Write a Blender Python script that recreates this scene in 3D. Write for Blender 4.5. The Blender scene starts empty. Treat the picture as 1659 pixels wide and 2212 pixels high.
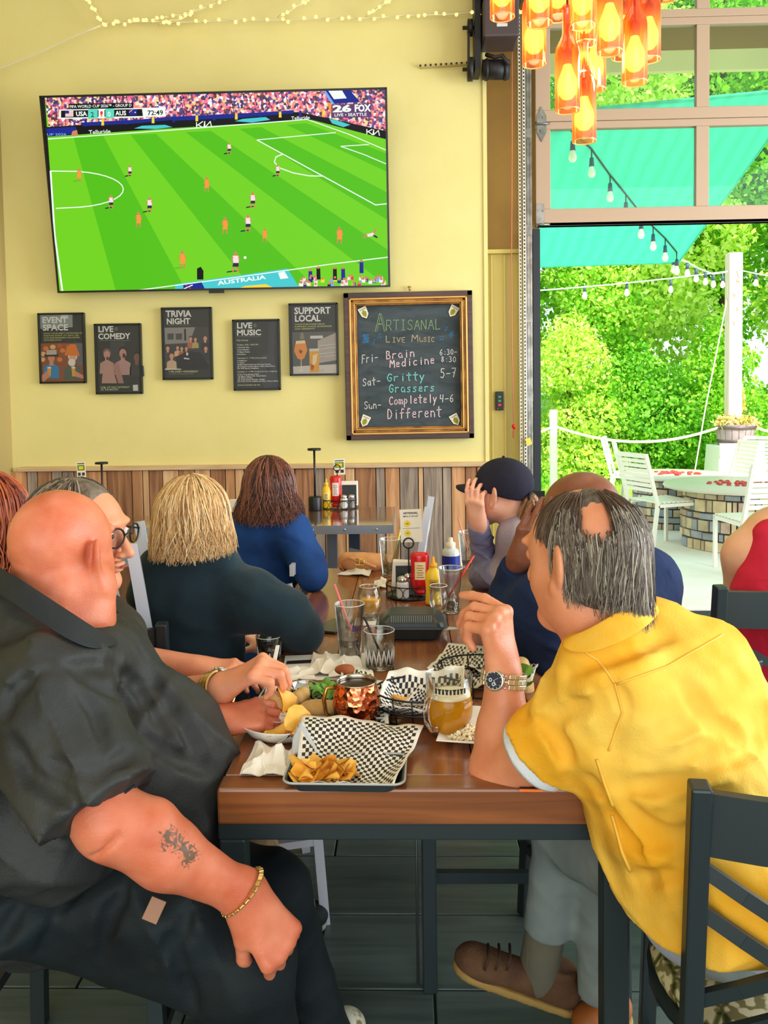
import bpy, bmesh, math, random
import numpy as np
from mathutils import Vector, Matrix, Euler, noise
random.seed(7); np.random.seed(7)
SC = bpy.context.scene
COL = SC.collection
PI = math.pi
R_ = math.radians

# ------------------------------------------------------------------ camera, world, sun, room light, exposure
FPX = 1800.0; CX, CY = 829.5, 940.0; CAMP = Vector((0, 0, 1.48))
CROT = Matrix.Rotation(R_(1.6), 3, 'Z') @ Matrix.Rotation(R_(90 - 2.86), 3, 'X') @ Matrix.Rotation(R_(-0.8), 3, 'Z')
cd = bpy.data.cameras.new('camera'); cam = bpy.data.objects.new('camera', cd); COL.objects.link(cam)
cam.matrix_world = Matrix.Translation(CAMP) @ CROT.to_4x4()
cd.sensor_fit = 'VERTICAL'; cd.sensor_height = 36.0; cd.lens = 36.0 * FPX / 2212
cd.shift_y = -(1106 - CY) / 2212; cd.clip_start = 0.05; cd.clip_end = 300
SC.camera = cam
SC.view_settings.view_transform = 'Standard'; SC.view_settings.look = 'None'
SC.view_settings.exposure = 0.08; SC.view_settings.gamma = 1.0
SC.view_settings.use_curve_mapping = False
SC.cycles.use_denoising = True
SC.cycles.max_bounces = 10; SC.cycles.transparent_max_bounces = 24; SC.cycles.sample_clamp_indirect = 6
SC.cycles.caustics_reflective = False; SC.cycles.caustics_refractive = False

wd = bpy.data.worlds.new('world'); SC.world = wd; wd.use_nodes = True
nt = wd.node_tree; bg = nt.nodes['Background']
tc = nt.nodes.new('ShaderNodeTexCoord'); sx = nt.nodes.new('ShaderNodeSeparateXYZ'); cr = nt.nodes.new('ShaderNodeValToRGB')
nt.links.new(tc.outputs['Generated'], sx.inputs[0]); nt.links.new(sx.outputs[2], cr.inputs[0]); nt.links.new(cr.outputs[0], bg.inputs[0])
cr.color_ramp.elements[0].color = (.85, .92, .95, 1); cr.color_ramp.elements[1].color = (.80, .92, 1.0, 1)
bg.inputs[1].default_value = 1.5

def light(name, kind, loc, rot, energy, size=None, col=(1, 1, 1), size_y=None):
    l = bpy.data.lights.new(name, kind); l.energy = energy; l.color = col
    if kind == 'AREA':
        l.size = size
        if size_y: l.shape = 'RECTANGLE'; l.size_y = size_y
    elif kind == 'POINT': l.shadow_soft_size = size
    elif kind == 'SUN': l.angle = size
    o = bpy.data.objects.new(name, l); COL.objects.link(o); o.location = loc
    o.rotation_euler = [R_(a) for a in rot]
    return o
light('sun', 'SUN', (6, 9, 12), (38, 16, 0), 6.6, R_(3), (1, .97, .88))
light('front_fill_light', 'AREA', (-0.3, -2.8, 1.5), (90, 0, 0), 100, 5.0, (.98, 1, .97), 1.8)  # added fill lamp behind the camera; no window is built there
light('side_fill_light', 'AREA', (4.4, 2.2, 1.9), (90, 0, 90), 260, 3.8, (.95, .99, 1), 2.4)  # added area lamp for daylight from the right; no door is built there
light('ceiling_fill_light', 'AREA', (-0.6, 2.6, 4.3), (0, 0, 0), 16, 1.6, (1, .82, .6))  # added soft overhead lamp with no visible fitting

# ------------------------------------------------------------------ projection helpers: a photo pixel to a real place
def ray(px, py):
    return CROT @ Vector(((px - CX) / FPX, -(py - CY) / FPX, -1))
def P(px, py, Y):            # the point at depth Y
    d = ray(px, py); return CAMP + d * (Y / d.y)
def T(px, py, z=0.76):       # the point on a level plane
    d = ray(px, py); return CAMP + d * ((z - CAMP.z) / d.z)
def S2L(c):
    return tuple(((v / 255) / 12.92 if v / 255 <= .04045 else ((v / 255 + .055) / 1.055) ** 2.4) for v in c)

# ------------------------------------------------------------------ materials
MATS = {}
def mat(name, col, rough=.6, metal=0, col2=None, scale=8, bump=0, bscale=60, spec=.5, trans=0, ior=1.45, emit=None, es=1, coat=0, stretch=None, alpha=1, sheen=0, detail=4, contrast=(.35, .65), distort=0):
    if name in MATS: return MATS[name]
    m = bpy.data.materials.new(name); m.use_nodes = True; MATS[name] = m
    n = m.node_tree; b = n.nodes['Principled BSDF']; L = n.links
    c = (*S2L(col), 1)
    b.inputs['Base Color'].default_value = c; b.inputs['Roughness'].default_value = rough
    b.inputs['Metallic'].default_value = metal; b.inputs['Specular IOR Level'].default_value = spec
    b.inputs['Transmission Weight'].default_value = trans; b.inputs['IOR'].default_value = ior
    b.inputs['Coat Weight'].default_value = coat; b.inputs['Alpha'].default_value = alpha
    b.inputs['Sheen Weight'].default_value = sheen
    if emit: b.inputs['Emission Color'].default_value = (*S2L(emit), 1); b.inputs['Emission Strength'].default_value = es
    co = None
    def coord():
        t = n.nodes.new('ShaderNodeTexCoord'); mp = n.nodes.new('ShaderNodeMapping')
        if stretch: mp.inputs['Scale'].default_value = stretch
        L.new(t.outputs['Object'], mp.inputs[0]); return mp.outputs[0]
    if col2 is not None or bump: co = coord()
    if col2 is not None:
        x = n.nodes.new('ShaderNodeTexNoise'); x.inputs['Scale'].default_value = scale; x.inputs['Detail'].default_value = detail
        x.inputs['Distortion'].default_value = distort
        r = n.nodes.new('ShaderNodeValToRGB'); r.color_ramp.elements[0].position = contrast[0]; r.color_ramp.elements[1].position = contrast[1]
        r.color_ramp.elements[0].color = c; r.color_ramp.elements[1].color = (*S2L(col2), 1)
        L.new(co, x.inputs[0]); L.new(x.outputs[0], r.inputs[0]); L.new(r.outputs[0], b.inputs['Base Color'])
    if bump:
        x = n.nodes.new('ShaderNodeTexNoise'); x.inputs['Scale'].default_value = bscale; x.inputs['Detail'].default_value = 5
        bp = n.nodes.new('ShaderNodeBump'); bp.inputs['Strength'].default_value = min(1, bump); bp.inputs['Distance'].default_value = .01
        L.new(co, x.inputs[0]); L.new(x.outputs[0], bp.inputs['Height']); L.new(bp.outputs[0], b.inputs['Normal'])
    return m
def wood(name, c1, c2, scale=3, axis=0, rough=.6, coat=0, bump=.25, perobj=.0, fine=1.0):
    if name in MATS: return MATS[name]
    m = bpy.data.materials.new(name); m.use_nodes = True; MATS[name] = m
    n = m.node_tree; b = n.nodes['Principled BSDF']; L = n.links
    t = n.nodes.new('ShaderNodeTexCoord'); mp = n.nodes.new('ShaderNodeMapping'); s = [9 * fine, 9 * fine, 9 * fine]; s[axis] = .7
    mp.inputs['Scale'].default_value = s; L.new(t.outputs['Object'], mp.inputs[0])
    oi = n.nodes.new('ShaderNodeObjectInfo'); va = n.nodes.new('ShaderNodeVectorMath'); va.operation = 'MULTIPLY_ADD'
    va.inputs[1].default_value = (37, 17, 23); cb = n.nodes.new('ShaderNodeCombineXYZ')
    for i in range(3): L.new(oi.outputs['Random'], cb.inputs[i])
    L.new(cb.outputs[0], va.inputs[0]); L.new(mp.outputs[0], va.inputs[2])
    x = n.nodes.new('ShaderNodeTexNoise'); x.inputs['Scale'].default_value = scale; x.inputs['Detail'].default_value = 6; x.inputs['Distortion'].default_value = 1.2
    r = n.nodes.new('ShaderNodeValToRGB'); r.color_ramp.elements[0].position = .3; r.color_ramp.elements[1].position = .72
    r.color_ramp.elements[0].color = (*S2L(c1), 1); r.color_ramp.elements[1].color = (*S2L(c2), 1)
    L.new(va.outputs[0], x.inputs[0]); L.new(x.outputs[0], r.inputs[0])
    hs = n.nodes.new('ShaderNodeHueSaturation'); mr = n.nodes.new('ShaderNodeMapRange'); mr.inputs[3].default_value = 1 - perobj; mr.inputs[4].default_value = 1 + perobj
    L.new(oi.outputs['Random'], mr.inputs[0]); L.new(mr.outputs[0], hs.inputs['Value']); L.new(r.outputs[0], hs.inputs['Color'])
    L.new(hs.outputs[0], b.inputs['Base Color'])
    b.inputs['Roughness'].default_value = rough; b.inputs['Coat Weight'].default_value = coat; b.inputs['Coat Roughness'].default_value = .12
    bp = n.nodes.new('ShaderNodeBump'); bp.inputs['Strength'].default_value = bump; bp.inputs['Distance'].default_value = .004
    L.new(x.outputs[0], bp.inputs['Height']); L.new(bp.outputs[0], b.inputs['Normal'])
    return m
def clearmat(name, tint, gloss=.12, rough=.02, alpha_tint=None):   # thin clear glass: tinted see-through with a fresnel sheen
    if name in MATS: return MATS[name]
    m = bpy.data.materials.new(name); m.use_nodes = True; MATS[name] = m
    n = m.node_tree; L = n.links; n.nodes.remove(n.nodes['Principled BSDF']); out = n.nodes['Material Output']
    tr = n.nodes.new('ShaderNodeBsdfTransparent'); tr.inputs[0].default_value = (*S2L(tint), 1)
    gl = n.nodes.new('ShaderNodeBsdfGlossy'); gl.inputs['Roughness'].default_value = rough; gl.inputs[0].default_value = (1, 1, 1, 1)
    lw = n.nodes.new('ShaderNodeLayerWeight'); lw.inputs[0].default_value = .25
    mx = n.nodes.new('ShaderNodeMixShader'); mu = n.nodes.new('ShaderNodeMath'); mu.operation = 'MULTIPLY_ADD'
    mu.inputs[1].default_value = .75; mu.inputs[2].default_value = gloss * .5; mu.use_clamp = True
    L.new(lw.outputs['Fresnel'], mu.inputs[0]); L.new(mu.outputs[0], mx.inputs[0]); L.new(tr.outputs[0], mx.inputs[1]); L.new(gl.outputs[0], mx.inputs[2])
    L.new(mx.outputs[0], out.inputs[0]); return m
def island_mat(name, cols, rough=.5, trans=0, spec=.4, noise_s=None, translucent=0):       # one tint per loose strand or leaf
    if name in MATS: return MATS[name]
    m = bpy.data.materials.new(name); m.use_nodes = True; MATS[name] = m
    n = m.node_tree; b = n.nodes['Principled BSDF']; L = n.links
    g = n.nodes.new('ShaderNodeNewGeometry'); r = n.nodes.new('ShaderNodeValToRGB')
    e = r.color_ramp.elements
    while len(e) < len(cols): e.new(.5)
    for i, c in enumerate(cols): e[i].position = i / (len(cols) - 1); e[i].color = (*S2L(c), 1)
    L.new(g.outputs['Random Per Island'], r.inputs[0]); L.new(r.outputs[0], b.inputs['Base Color'])
    b.inputs['Roughness'].default_value = rough; b.inputs['Specular IOR Level'].default_value = spec
    if translucent:
        tl = n.nodes.new('ShaderNodeBsdfTranslucent'); mx = n.nodes.new('ShaderNodeMixShader'); mx.inputs[0].default_value = translucent
        L.new(r.outputs[0], tl.inputs[0]); L.new(b.outputs[0], mx.inputs[1]); L.new(tl.outputs[0], mx.inputs[2]); L.new(mx.outputs[0], n.nodes['Material Output'].inputs[0])
    return m
def emit(name, col, s=1):
    return mat(name, (0, 0, 0), .5, emit=col, es=s, spec=.2)

# ------------------------------------------------------------------ mesh builder
class MB:
    def __init__(s): s.v = []; s.f = []; s.m = []; s.sm = []
    def add(s, vs, fs, mi=0, smooth=False):
        o = len(s.v); s.v += [tuple(v) for v in vs]; s.f += [tuple(i + o for i in f) for f in fs]
        s.m += [mi] * len(fs); s.sm += [smooth] * len(fs); return s
    def box(s, c, size, rot=None, mi=0, bevel=0, taper=1):
        x, y, z = [d / 2 for d in size]
        if bevel:
            b = min(bevel, x * .99, y * .99, z * .99); vs = []; bm = bmesh.new(); bmesh.ops.create_cube(bm, size=1)
            for v in bm.verts: v.co = Vector((v.co.x * 2 * x, v.co.y * 2 * y, v.co.z * 2 * z))
            bmesh.ops.bevel(bm, geom=bm.edges[:], offset=b, segments=2, affect='EDGES', profile=.5)
            bm.verts.ensure_lookup_table(); vs = [v.co.copy() for v in bm.verts]; fs = [[v.index for v in f.verts] for f in bm.faces]; bm.free()
        else:
            vs = [Vector((a * x * (taper if cc > 0 else 1), b * y * (taper if cc > 0 else 1), cc * z)) for a in (-1, 1) for b in (-1, 1) for cc in (-1, 1)]
            fs = [(0, 1, 3, 2), (4, 6, 7, 5), (0, 4, 5, 1), (2, 3, 7, 6), (0, 2, 6, 4), (1, 5, 7, 3)]
        if rot is not None: vs = [rot @ v for v in vs]
        c = Vector(c); return s.add([v + c for v in vs], fs, mi)
    def bar(s, a, b, w, h=None, mi=0, up=(0, 0, 1), bevel=0):      # square bar from a to b
        a = Vector(a); b = Vector(b); d = b - a; L = d.length
        if L < 1e-6: return s
        z = d / L; u = Vector(up)
        if abs(z.dot(u)) > .98: u = Vector((0, 1, 0))
        x = u.cross(z).normalized(); y = z.cross(x); rot = Matrix((x, y, z)).transposed()
        return s.box((a + b) / 2, (w, h or w, L), rot, mi, bevel)
    def tube(s, pts, r, n=8, mi=0, cap=True, smooth=True, closed=False):
        pts = [Vector(p) for p in pts]; k = len(pts)
        rs = r if isinstance(r, (list, tuple)) else [r] * k
        vs = []; prev = None
        for i, p in enumerate(pts):
            if closed: t = (pts[(i + 1) % k] - pts[i - 1])
            else: t = (pts[min(i + 1, k - 1)] - pts[max(i - 1, 0)])
            t = t.normalized() if t.length > 1e-9 else Vector((0, 0, 1))
            if prev is None:
                a = Vector((0, 0, 1)) if abs(t.z) < .9 else Vector((1, 0, 0)); x = a.cross(t).normalized()
            else:
                x = (prev - t * prev.dot(t)); x = x.normalized() if x.length > 1e-6 else Vector((1, 0, 0)).cross(t).normalized()
            prev = x; y = t.cross(x)
            for j in range(n):
                a = 2 * PI * j / n; vs.append(p + (x * math.cos(a) + y * math.sin(a)) * rs[i])
        fs = []
        for i in range(k if closed else k - 1):
            for j in range(n):
                i2 = (i + 1) % k; fs.append((i * n + j, i * n + (j + 1) % n, i2 * n + (j + 1) % n, i2 * n + j))
        if cap and not closed: fs.append(tuple(range(n))[::-1]); fs.append(tuple((k - 1) * n + j for j in range(n)))
        return s.add(vs, fs, mi, smooth)
    def cyl(s, a, b, r, r2=None, n=16, mi=0, smooth=True):
        return s.tube([a, b], [r, r if r2 is None else r2], n, mi, True, smooth)
    def lathe(s, prof, c=(0, 0, 0), n=24, mi=0, M=None, sx=1, sy=1, smooth=True, start=0, cap=False):
        vs = []; c = Vector(c)
        for (r, z) in prof:
            for j in range(n):
                a = 2 * PI * j / n + start; v = Vector((r * math.cos(a) * sx, r * math.sin(a) * sy, z))
                if M is not None: v = M @ v
                vs.append(v + c)
        fs = [(i * n + j, i * n + (j + 1) % n, (i + 1) * n + (j + 1) % n, (i + 1) * n + j) for i in range(len(prof) - 1) for j in range(n)]
        if cap: fs.append(tuple((len(prof) - 1) * n + j for j in range(n))); fs.append(tuple(range(n))[::-1])
        return s.add(vs, fs, mi, smooth)
    def ball(s, c, r, n=12, mi=0, M=None):
        rr = r if isinstance(r, (list, tuple)) else (r, r, r); m = max(4, n // 2)
        pr = [(max(1e-5, math.sin(PI * i / m)), -math.cos(PI * i / m)) for i in range(m + 1)]
        MM = Matrix.Diagonal(rr)
        if M is not None: MM = M @ MM
        return s.lathe(pr, c, n, mi, MM)
    def prism(s, pts, d, mi=0):                        # planar polygon pushed along d
        k = len(pts); pts = [Vector(p) for p in pts]; d = Vector(d)
        fs = [tuple(range(k))[::-1], tuple(range(k, 2 * k))] + [(i, (i + 1) % k, (i + 1) % k + k, i + k) for i in range(k)]
        return s.add(pts + [p + d for p in pts], fs, mi)
    def grid(s, fn, nu, nv, mi=0, smooth=True, wrap=False):
        vs = [fn(i / nu, j / nv) for j in range(nv + 1) for i in range(nu + (0 if wrap else 1))]; w = nu if wrap else nu + 1
        fs = [(j * w + i, j * w + (i + 1) % w, (j + 1) * w + (i + 1) % w, (j + 1) * w + i) for j in range(nv) for i in range(nu)]
        return s.add(vs, fs, mi, smooth)
    def mesh(s, name):
        me = bpy.data.meshes.new(name); me.from_pydata(s.v, [], s.f)
        me.polygons.foreach_set('material_index', s.m); me.polygons.foreach_set('use_smooth', s.sm); me.update(); return me
def link(o): COL.objects.link(o); return o
def wm(o):
    return o.matrix_basis.copy() if o.parent is None else wm(o.parent) @ o.matrix_parent_inverse @ o.matrix_basis
def attach(o, parent):
    o.parent = parent; o.matrix_parent_inverse = wm(parent).inverted()
def obj(name, mb, mats, parent=None, local=False, label=None, kind=None, doc=None):
    me = mb.mesh(name) if isinstance(mb, MB) else mb
    for m in (mats if isinstance(mats, (list, tuple)) else [mats]): me.materials.append(m)
    o = link(bpy.data.objects.new(name, me))
    if parent is not None:
        if local: o.parent = parent
        else: attach(o, parent)
    if label: o['label'] = label
    if kind: o['kind'] = kind
    return o
def tag(o, label, cat, group=None, kind=None):
    o['label'] = label; o['category'] = cat
    if group: o['group'] = group
    if kind: o['kind'] = kind
    return o
def thing(name, label, cat, loc=(0, 0, 0), rz=0, group=None):
    o = link(bpy.data.objects.new(name, None)); o.empty_display_size = .05; o.location = loc; o.rotation_euler = (0, 0, rz)
    return tag(o, label, cat, group)
def struct(name, mb, mats): return obj(name, mb, mats, kind='structure')
def base_of(mb):
    a = np.array(mb.v); return Vector((*((a.min(0) + a.max(0)) / 2)[:2], a[:, 2].min()))
def solo(name, mb, mats, label, cat, group=None):
    """a thing of one mesh, origin at its base"""
    b = base_of(mb); mb.v = [tuple(Vector(v) - b) for v in mb.v]
    o = obj(name, mb, mats); o.location = b; return tag(o, label, cat, group)
KIDS = {}
def dup(root, loc, rz=None, label=None, group=None, scale=None):
    def rec(o, par):
        c = o.copy(); COL.objects.link(c); c.parent = par
        if par is not None: c.matrix_parent_inverse = o.matrix_parent_inverse
        for ch in KIDS.get(o.name) or [x for x in o.children]: rec(ch, c)
        return c
    r = rec(root, None); r.location = loc
    if rz is not None: r.rotation_euler = (0, 0, rz)
    if scale: r.scale = (scale,) * 3
    if label: r['label'] = label
    if group: r['group'] = group
    return r
def text_mb(txt, size, O, U, V, N, mb, mi=0, align='LEFT', bold=0, sx=1, shear=0, spacing=1, lsp=1, off=.0006):
    """flat lettering laid on a plane: O origin of the base line, U right, V up"""
    c = bpy.data.curves.new('lettering', 'FONT'); c.body = txt; c.size = size; c.align_x = align; c.offset = bold * size; c.shear = shear
    c.space_character = spacing; c.space_line = lsp; c.resolution_u = 2; c.fill_mode = 'BOTH'
    o = bpy.data.objects.new('lettering', c); COL.objects.link(o)
    me = bpy.data.meshes.new_from_object(o.evaluated_get(bpy.context.evaluated_depsgraph_get()))
    vs = [O + U * (v.co.x * sx) + V * v.co.y + N * off for v in me.vertices]; fs = [tuple(p.vertices) for p in me.polygons]
    mb.add(vs, fs, mi); bpy.data.objects.remove(o); bpy.data.curves.remove(c); bpy.data.meshes.remove(me); return mb
class Panel:
    """a flat printed surface; content is given in photo pixels and dropped onto its plane"""
    def __init__(s, O, U, V): s.O = Vector(O); s.U = Vector(U).normalized(); s.V = Vector(V).normalized(); s.N = s.U.cross(s.V).normalized(); s.mb = MB(); s.lay = 0
    def hit(s, px, py, off=0):
        d = ray(px, py); t = (s.O + s.N * off - CAMP).dot(s.N) / d.dot(s.N); return CAMP + d * t
    def poly(s, pts, mi, layer=1):
        ps = [s.hit(*p) + s.N * (layer * .0004) for p in pts]
        s.mb.add(ps, [tuple(range(len(ps)))], mi)
    def line(s, pts, w, mi, layer=2):            # w in metres
        ps = [s.hit(*p) + s.N * (layer * .0004) for p in pts]
        for a, b in zip(ps, ps[1:]):
            d = b - a
            if d.length < 1e-6: continue
            q = s.N.cross(d).normalized() * w / 2; e = d.normalized() * w * .3
            s.mb.add([a - q - e, b - q + e, b + q + e, a + q - e], [(0, 1, 2, 3)], mi)
    def disc(s, px, py, rx, ry, mi, layer=1, n=14, rot=0):
        s.poly([(px + rx * math.cos(a + rot) , py + ry * math.sin(a + rot)) for a in [2 * PI * i / n for i in range(n)]], mi, layer)
    def text(s, t, px, py, hpx, mi, layer=3, align='LEFT', bold=.01, wpx=None, lsp=1.0, shear=0, slope=0):
        """baseline start at the pixel, cap height hpx"""
        a = s.hit(px, py); b = s.hit(px, py - hpx); size = (b - a).length / .70
        U = s.U
        if slope: U = (s.hit(px + 50, py + slope * 50) - a).normalized()
        sx = 1
        if wpx:
            tmp = MB(); text_mb(t, size, Vector(), Vector((1, 0, 0)), Vector((0, 1, 0)), Vector((0, 0, 1)), tmp, 0, 'LEFT', bold, lsp=lsp)
            w = max(v[0] for v in tmp.v); sx = (s.hit(px + wpx, py) - a).length / max(w, 1e-5)
        text_mb(t, size, a + s.N * (layer * .0004), U, s.N.cross(U), s.N, s.mb, mi, align, bold, sx, shear, lsp=lsp)
# ================================================================== THE ROOM
W = 5.30                                   # the far wall's face
WX1 = P(1056, 900, W).x                    # its right-hand corner
OPX = P(1166, 900, W + .1).x               # left edge of the garage opening
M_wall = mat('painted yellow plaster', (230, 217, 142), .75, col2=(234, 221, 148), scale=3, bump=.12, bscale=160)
M_reveal = mat('shadowed brown reveal paint', (176, 140, 74), .7, col2=(168, 132, 70), scale=5)  # recess wall, a darker brown than the main wall
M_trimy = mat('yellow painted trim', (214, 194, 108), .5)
b = MB(); b.box(((WX1 - 2.55) / 2, W + .15, 2.3), (WX1 + 2.55, .3, 4.6)); struct('wall_back', b, M_wall)
b = MB(); b.box((-2.62, 1.0, 2.3), (.14, 8.6, 4.6)); struct('wall_left', b, mat('left wall paint', (190, 170, 110), .8, bump=.1, bscale=120))
b = MB(); b.box((1.2, 1.5, 4.75), (7.8, 8.0, .2)); struct('ceiling', b, mat('ceiling paint', (176, 170, 150), .9, bump=.2, bscale=40))
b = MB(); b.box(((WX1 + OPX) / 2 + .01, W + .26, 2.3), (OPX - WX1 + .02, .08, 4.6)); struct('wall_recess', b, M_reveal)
zl = P(1090, 547, W + .2).z
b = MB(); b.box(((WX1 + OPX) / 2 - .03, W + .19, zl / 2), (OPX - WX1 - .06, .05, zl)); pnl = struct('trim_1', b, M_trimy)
pnl['label'] = 'yellow panel in the recess beside the garage opening'
b = MB(); b.box(((WX1 + OPX) / 2 - .03, W + .17, zl), (OPX - WX1 - .05, .1, .025)); obj('ledge', b, M_trimy, pnl)
for px in (1063, 1090, 1119):
    x = P(px, 700, W + .16).x; b = MB(); b.box((x, W + .158, zl / 2), (.012, .014, zl - .03)); obj('bead', b, M_trimy, pnl)
# floor: slate tiles with recessed joints
b = MB(); b.box((.6, 2.0, -.03), (6.4, 7.4, .04)); FL = struct('floor', b, mat('dark grout', (42, 50, 48), .9))
M_tile = wood('grey slate tile', (62, 76, 74), (92, 104, 100), 2, 0, .38, 0, .12, .12)
tile = MB().box((0, 0, 0), (.594, .294, .014), bevel=.003).mesh('tile'); tile.materials.append(M_tile)
for j in range(14):
    for i in range(-2, 8):
        o = link(bpy.data.objects.new('tile', tile)); o.location = (-1.45 + i * .6 + (.3 if j % 2 else 0), 1.25 + j * .3, -.007)
        attach(o, FL)
# reclaimed plank wainscot
M_pl = [wood('weathered grey plank', (112, 96, 86), (182, 162, 142), 3.2, 2, .8, 0, .5, .12), wood('tan barn plank', (164, 108, 68), (230, 176, 124), 2.6, 2, .75, 0, .5, .12),
        wood('brown barn plank', (134, 86, 58), (196, 142, 98), 3, 2, .78, 0, .5, .12), wood('pale barn plank', (192, 142, 96), (242, 198, 150), 2.4, 2, .75, 0, .4, .1)]
ZT = P(500, 1012, W).z
edges = [-10, 14, 30, 64, 86, 117, 140, 165, 190, 236, 290, 313, 326, 355, 390, 425, 458, 490, 511, 530, 560, 590, 615, 639, 681, 703, 747, 768, 813, 833, 864, 904, 915, 956, 975, 1005, 1030, 1056]
tone = [2, 1, 1, 0, 2, 0, 0, 2, 1, 2, 1, 3, 2, 3, 1, 3, 2, 1, 3, 2, 1, 0, 1, 2, 0, 1, 3, 2, 0, 1, 0, 3, 0, 0, 1, 2, 1]
wn = MB(); wn.box(((WX1 - 2.5) / 2, W - .004, ZT / 2), (WX1 + 2.5, .008, ZT)); WN = struct('wainscot', wn, mat('dark batten gap', (40, 26, 18), .9))
for i in range(len(edges) - 1):
    x0 = P(edges[i], 1100, W).x; x1 = P(edges[i + 1], 1100, W).x
    b = MB(); th = .018 + .008 * random.random(); b.box(((x0 + x1) / 2, W - .006 - th / 2, ZT / 2 - random.random() * .006), (x1 - x0 - .005, th, ZT - .004), bevel=.0025)
    obj('plank', b, M_pl[tone[i]], WN)
b = MB(); b.box(((WX1 - 2.5) / 2, W - .025, ZT + .012), (WX1 + 2.5, .055, .028), bevel=.004); struct('trim_2', b, wood('pale cap rail', (196, 160, 118), (226, 196, 152), 3, 0, .6))
for px in (1056,):
    x = WX1; b = MB(); b.box((x - .012, W - .004, 2.3 + .5), (.024, .012, 3.6)); struct('trim_3', b, M_wall)

# ------------------------------------------------------------------ garage door
DY = W + .12
M_alu = mat('tan powder coated aluminium', (186, 158, 132), .45, metal=.0, bump=.03, bscale=30)
M_steel = mat('galvanised steel', (170, 168, 160), .35, metal=.9, col2=(130, 130, 124), scale=20)
M_dsteel = mat('dark gasket', (34, 42, 48), .45)
M_pane = clearmat('door glass', (236, 250, 244), .06)
def DZ(py): return P(1340, py, DY).z
DR = struct('door_1', MB().box((2.35, DY, DZ(487) + .01), (3.0, .05, .02)), M_dsteel)
DR['label'] = 'glazed overhead garage door, partly raised'
rails = [(487, 450), (278, 262.5), (261.5, 237), (60, 44), (43.4, 26), (-160, -190)]
XL = P(1156, 480, DY).x; XR = 3.8
for a, c in rails:
    z0, z1 = DZ(a), DZ(c); b = MB(); b.box(((XL + XR) / 2, DY, (z0 + z1) / 2), (XR - XL, .05, abs(z1 - z0)), bevel=.004); obj('rail', b, M_alu, DR)
stx = [(1156, 1188), (1501, 1529), (1843, 1871), (2185, 2213)]
for z0, z1 in ((DZ(450), DZ(278)), (DZ(237), DZ(60)), (DZ(26), DZ(-160))):
    for a, c in stx:
        x0, x1 = P(a, 360, DY).x, P(c, 360, DY).x; b = MB(); b.box(((x0 + x1) / 2, DY, (z0 + z1) / 2), (x1 - x0, .046, z1 - z0), bevel=.003); obj('stile', b, M_alu, DR)
    for k in range(3):
        x0, x1 = P(stx[k][1], 360, DY).x, P(stx[k + 1][0], 360, DY).x
        b = MB(); b.box(((x0 + x1) / 2, DY + .008, (z0 + z1) / 2), (x1 - x0 + .01, .006, z1 - z0 + .01)); obj('pane', b, M_pane, DR)
for py, kind in ((268, 'diamond'), (470, 'plate')):
    h = MB(); c = P(1170, py, DY - .03)
    if kind == 'diamond':
        pts = [(0, .11), (.03, .05), (.03, -.05), (0, -.11), (-.03, -.05), (-.03, .05)]
        h.prism([c + Vector((x, 0, z)) for x, z in pts], (0, .006, 0))
    else: h.box(c + Vector((-.01, 0, .02)), (.05, .006, .13))
    h.cyl(c + Vector((-.045, -.01, 0 if kind == 'diamond' else -.045)), c + Vector((.05, -.01, 0 if kind == 'diamond' else -.045)), .006)
    for q in (-.02, .02): h.cyl(c + Vector((q * .4, -.012, q * 2)), c + Vector((q * .4, .0, q * 2)), .005, n=8)
    obj('hinge', h, M_steel, DR)
# tracks and gasket
b = MB(); x = P(1143, 600, W + .05).x; b.box((x, W + .08, 2.3), (.02, .05, 4.6)); b.box((x + .014, W + .05, 2.3), (.01, .012, 4.6)); b.box((x - .022, W + .06, 2.3), (.012, .05, 4.6))
for z in (.4, .9, 1.45, 1.95, 2.5, 3.1, 3.7): b.box((x - .005, W + .046, z), (.05, .006, .06))
TRK = solo('door_track', b, M_steel, 'galvanised vertical steel track along the left side of the garage opening', 'door track')
b = MB(); x = P(1160, 800, W + .1).x; b.box((x, W + .14, DZ(492) / 2), (.045, .09, DZ(492))); struct('trim_4', b, M_dsteel)
# chain of links
CH = thing('hoist_chain', 'long pale hoist chain hanging beside the garage door track', 'chain', P(1127, 1100, W + .02))
lk = MB(); n = 10; L_, r_ = .021, .009
lk.tube([(r_ * math.cos(a), 0, L_ * .5 * (1 if math.sin(a) > 0 else -1) * .55 + r_ * math.sin(a)) for a in [2 * PI * i / n + .01 for i in range(n)]], .0032, 5, closed=True, cap=False)
lkm = lk.mesh('link'); lkm.materials.append(mat('pale steel chain', (206, 204, 190), .4, metal=.5))
zt = P(1127, 30, W).z; k = 0; z = .45
while z < zt and k < 290:
    for s_ in (0, 1):
        o = link(bpy.data.objects.new('link', lkm)); o.location = (P(1124 + s_ * 9, 600, W + .02).x, W + .02, z + s_ * .006); o.rotation_euler = (0, 0, .5 + (k % 2) * PI / 2)
        attach(o, CH)
    k += 2; z += .0235
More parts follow.
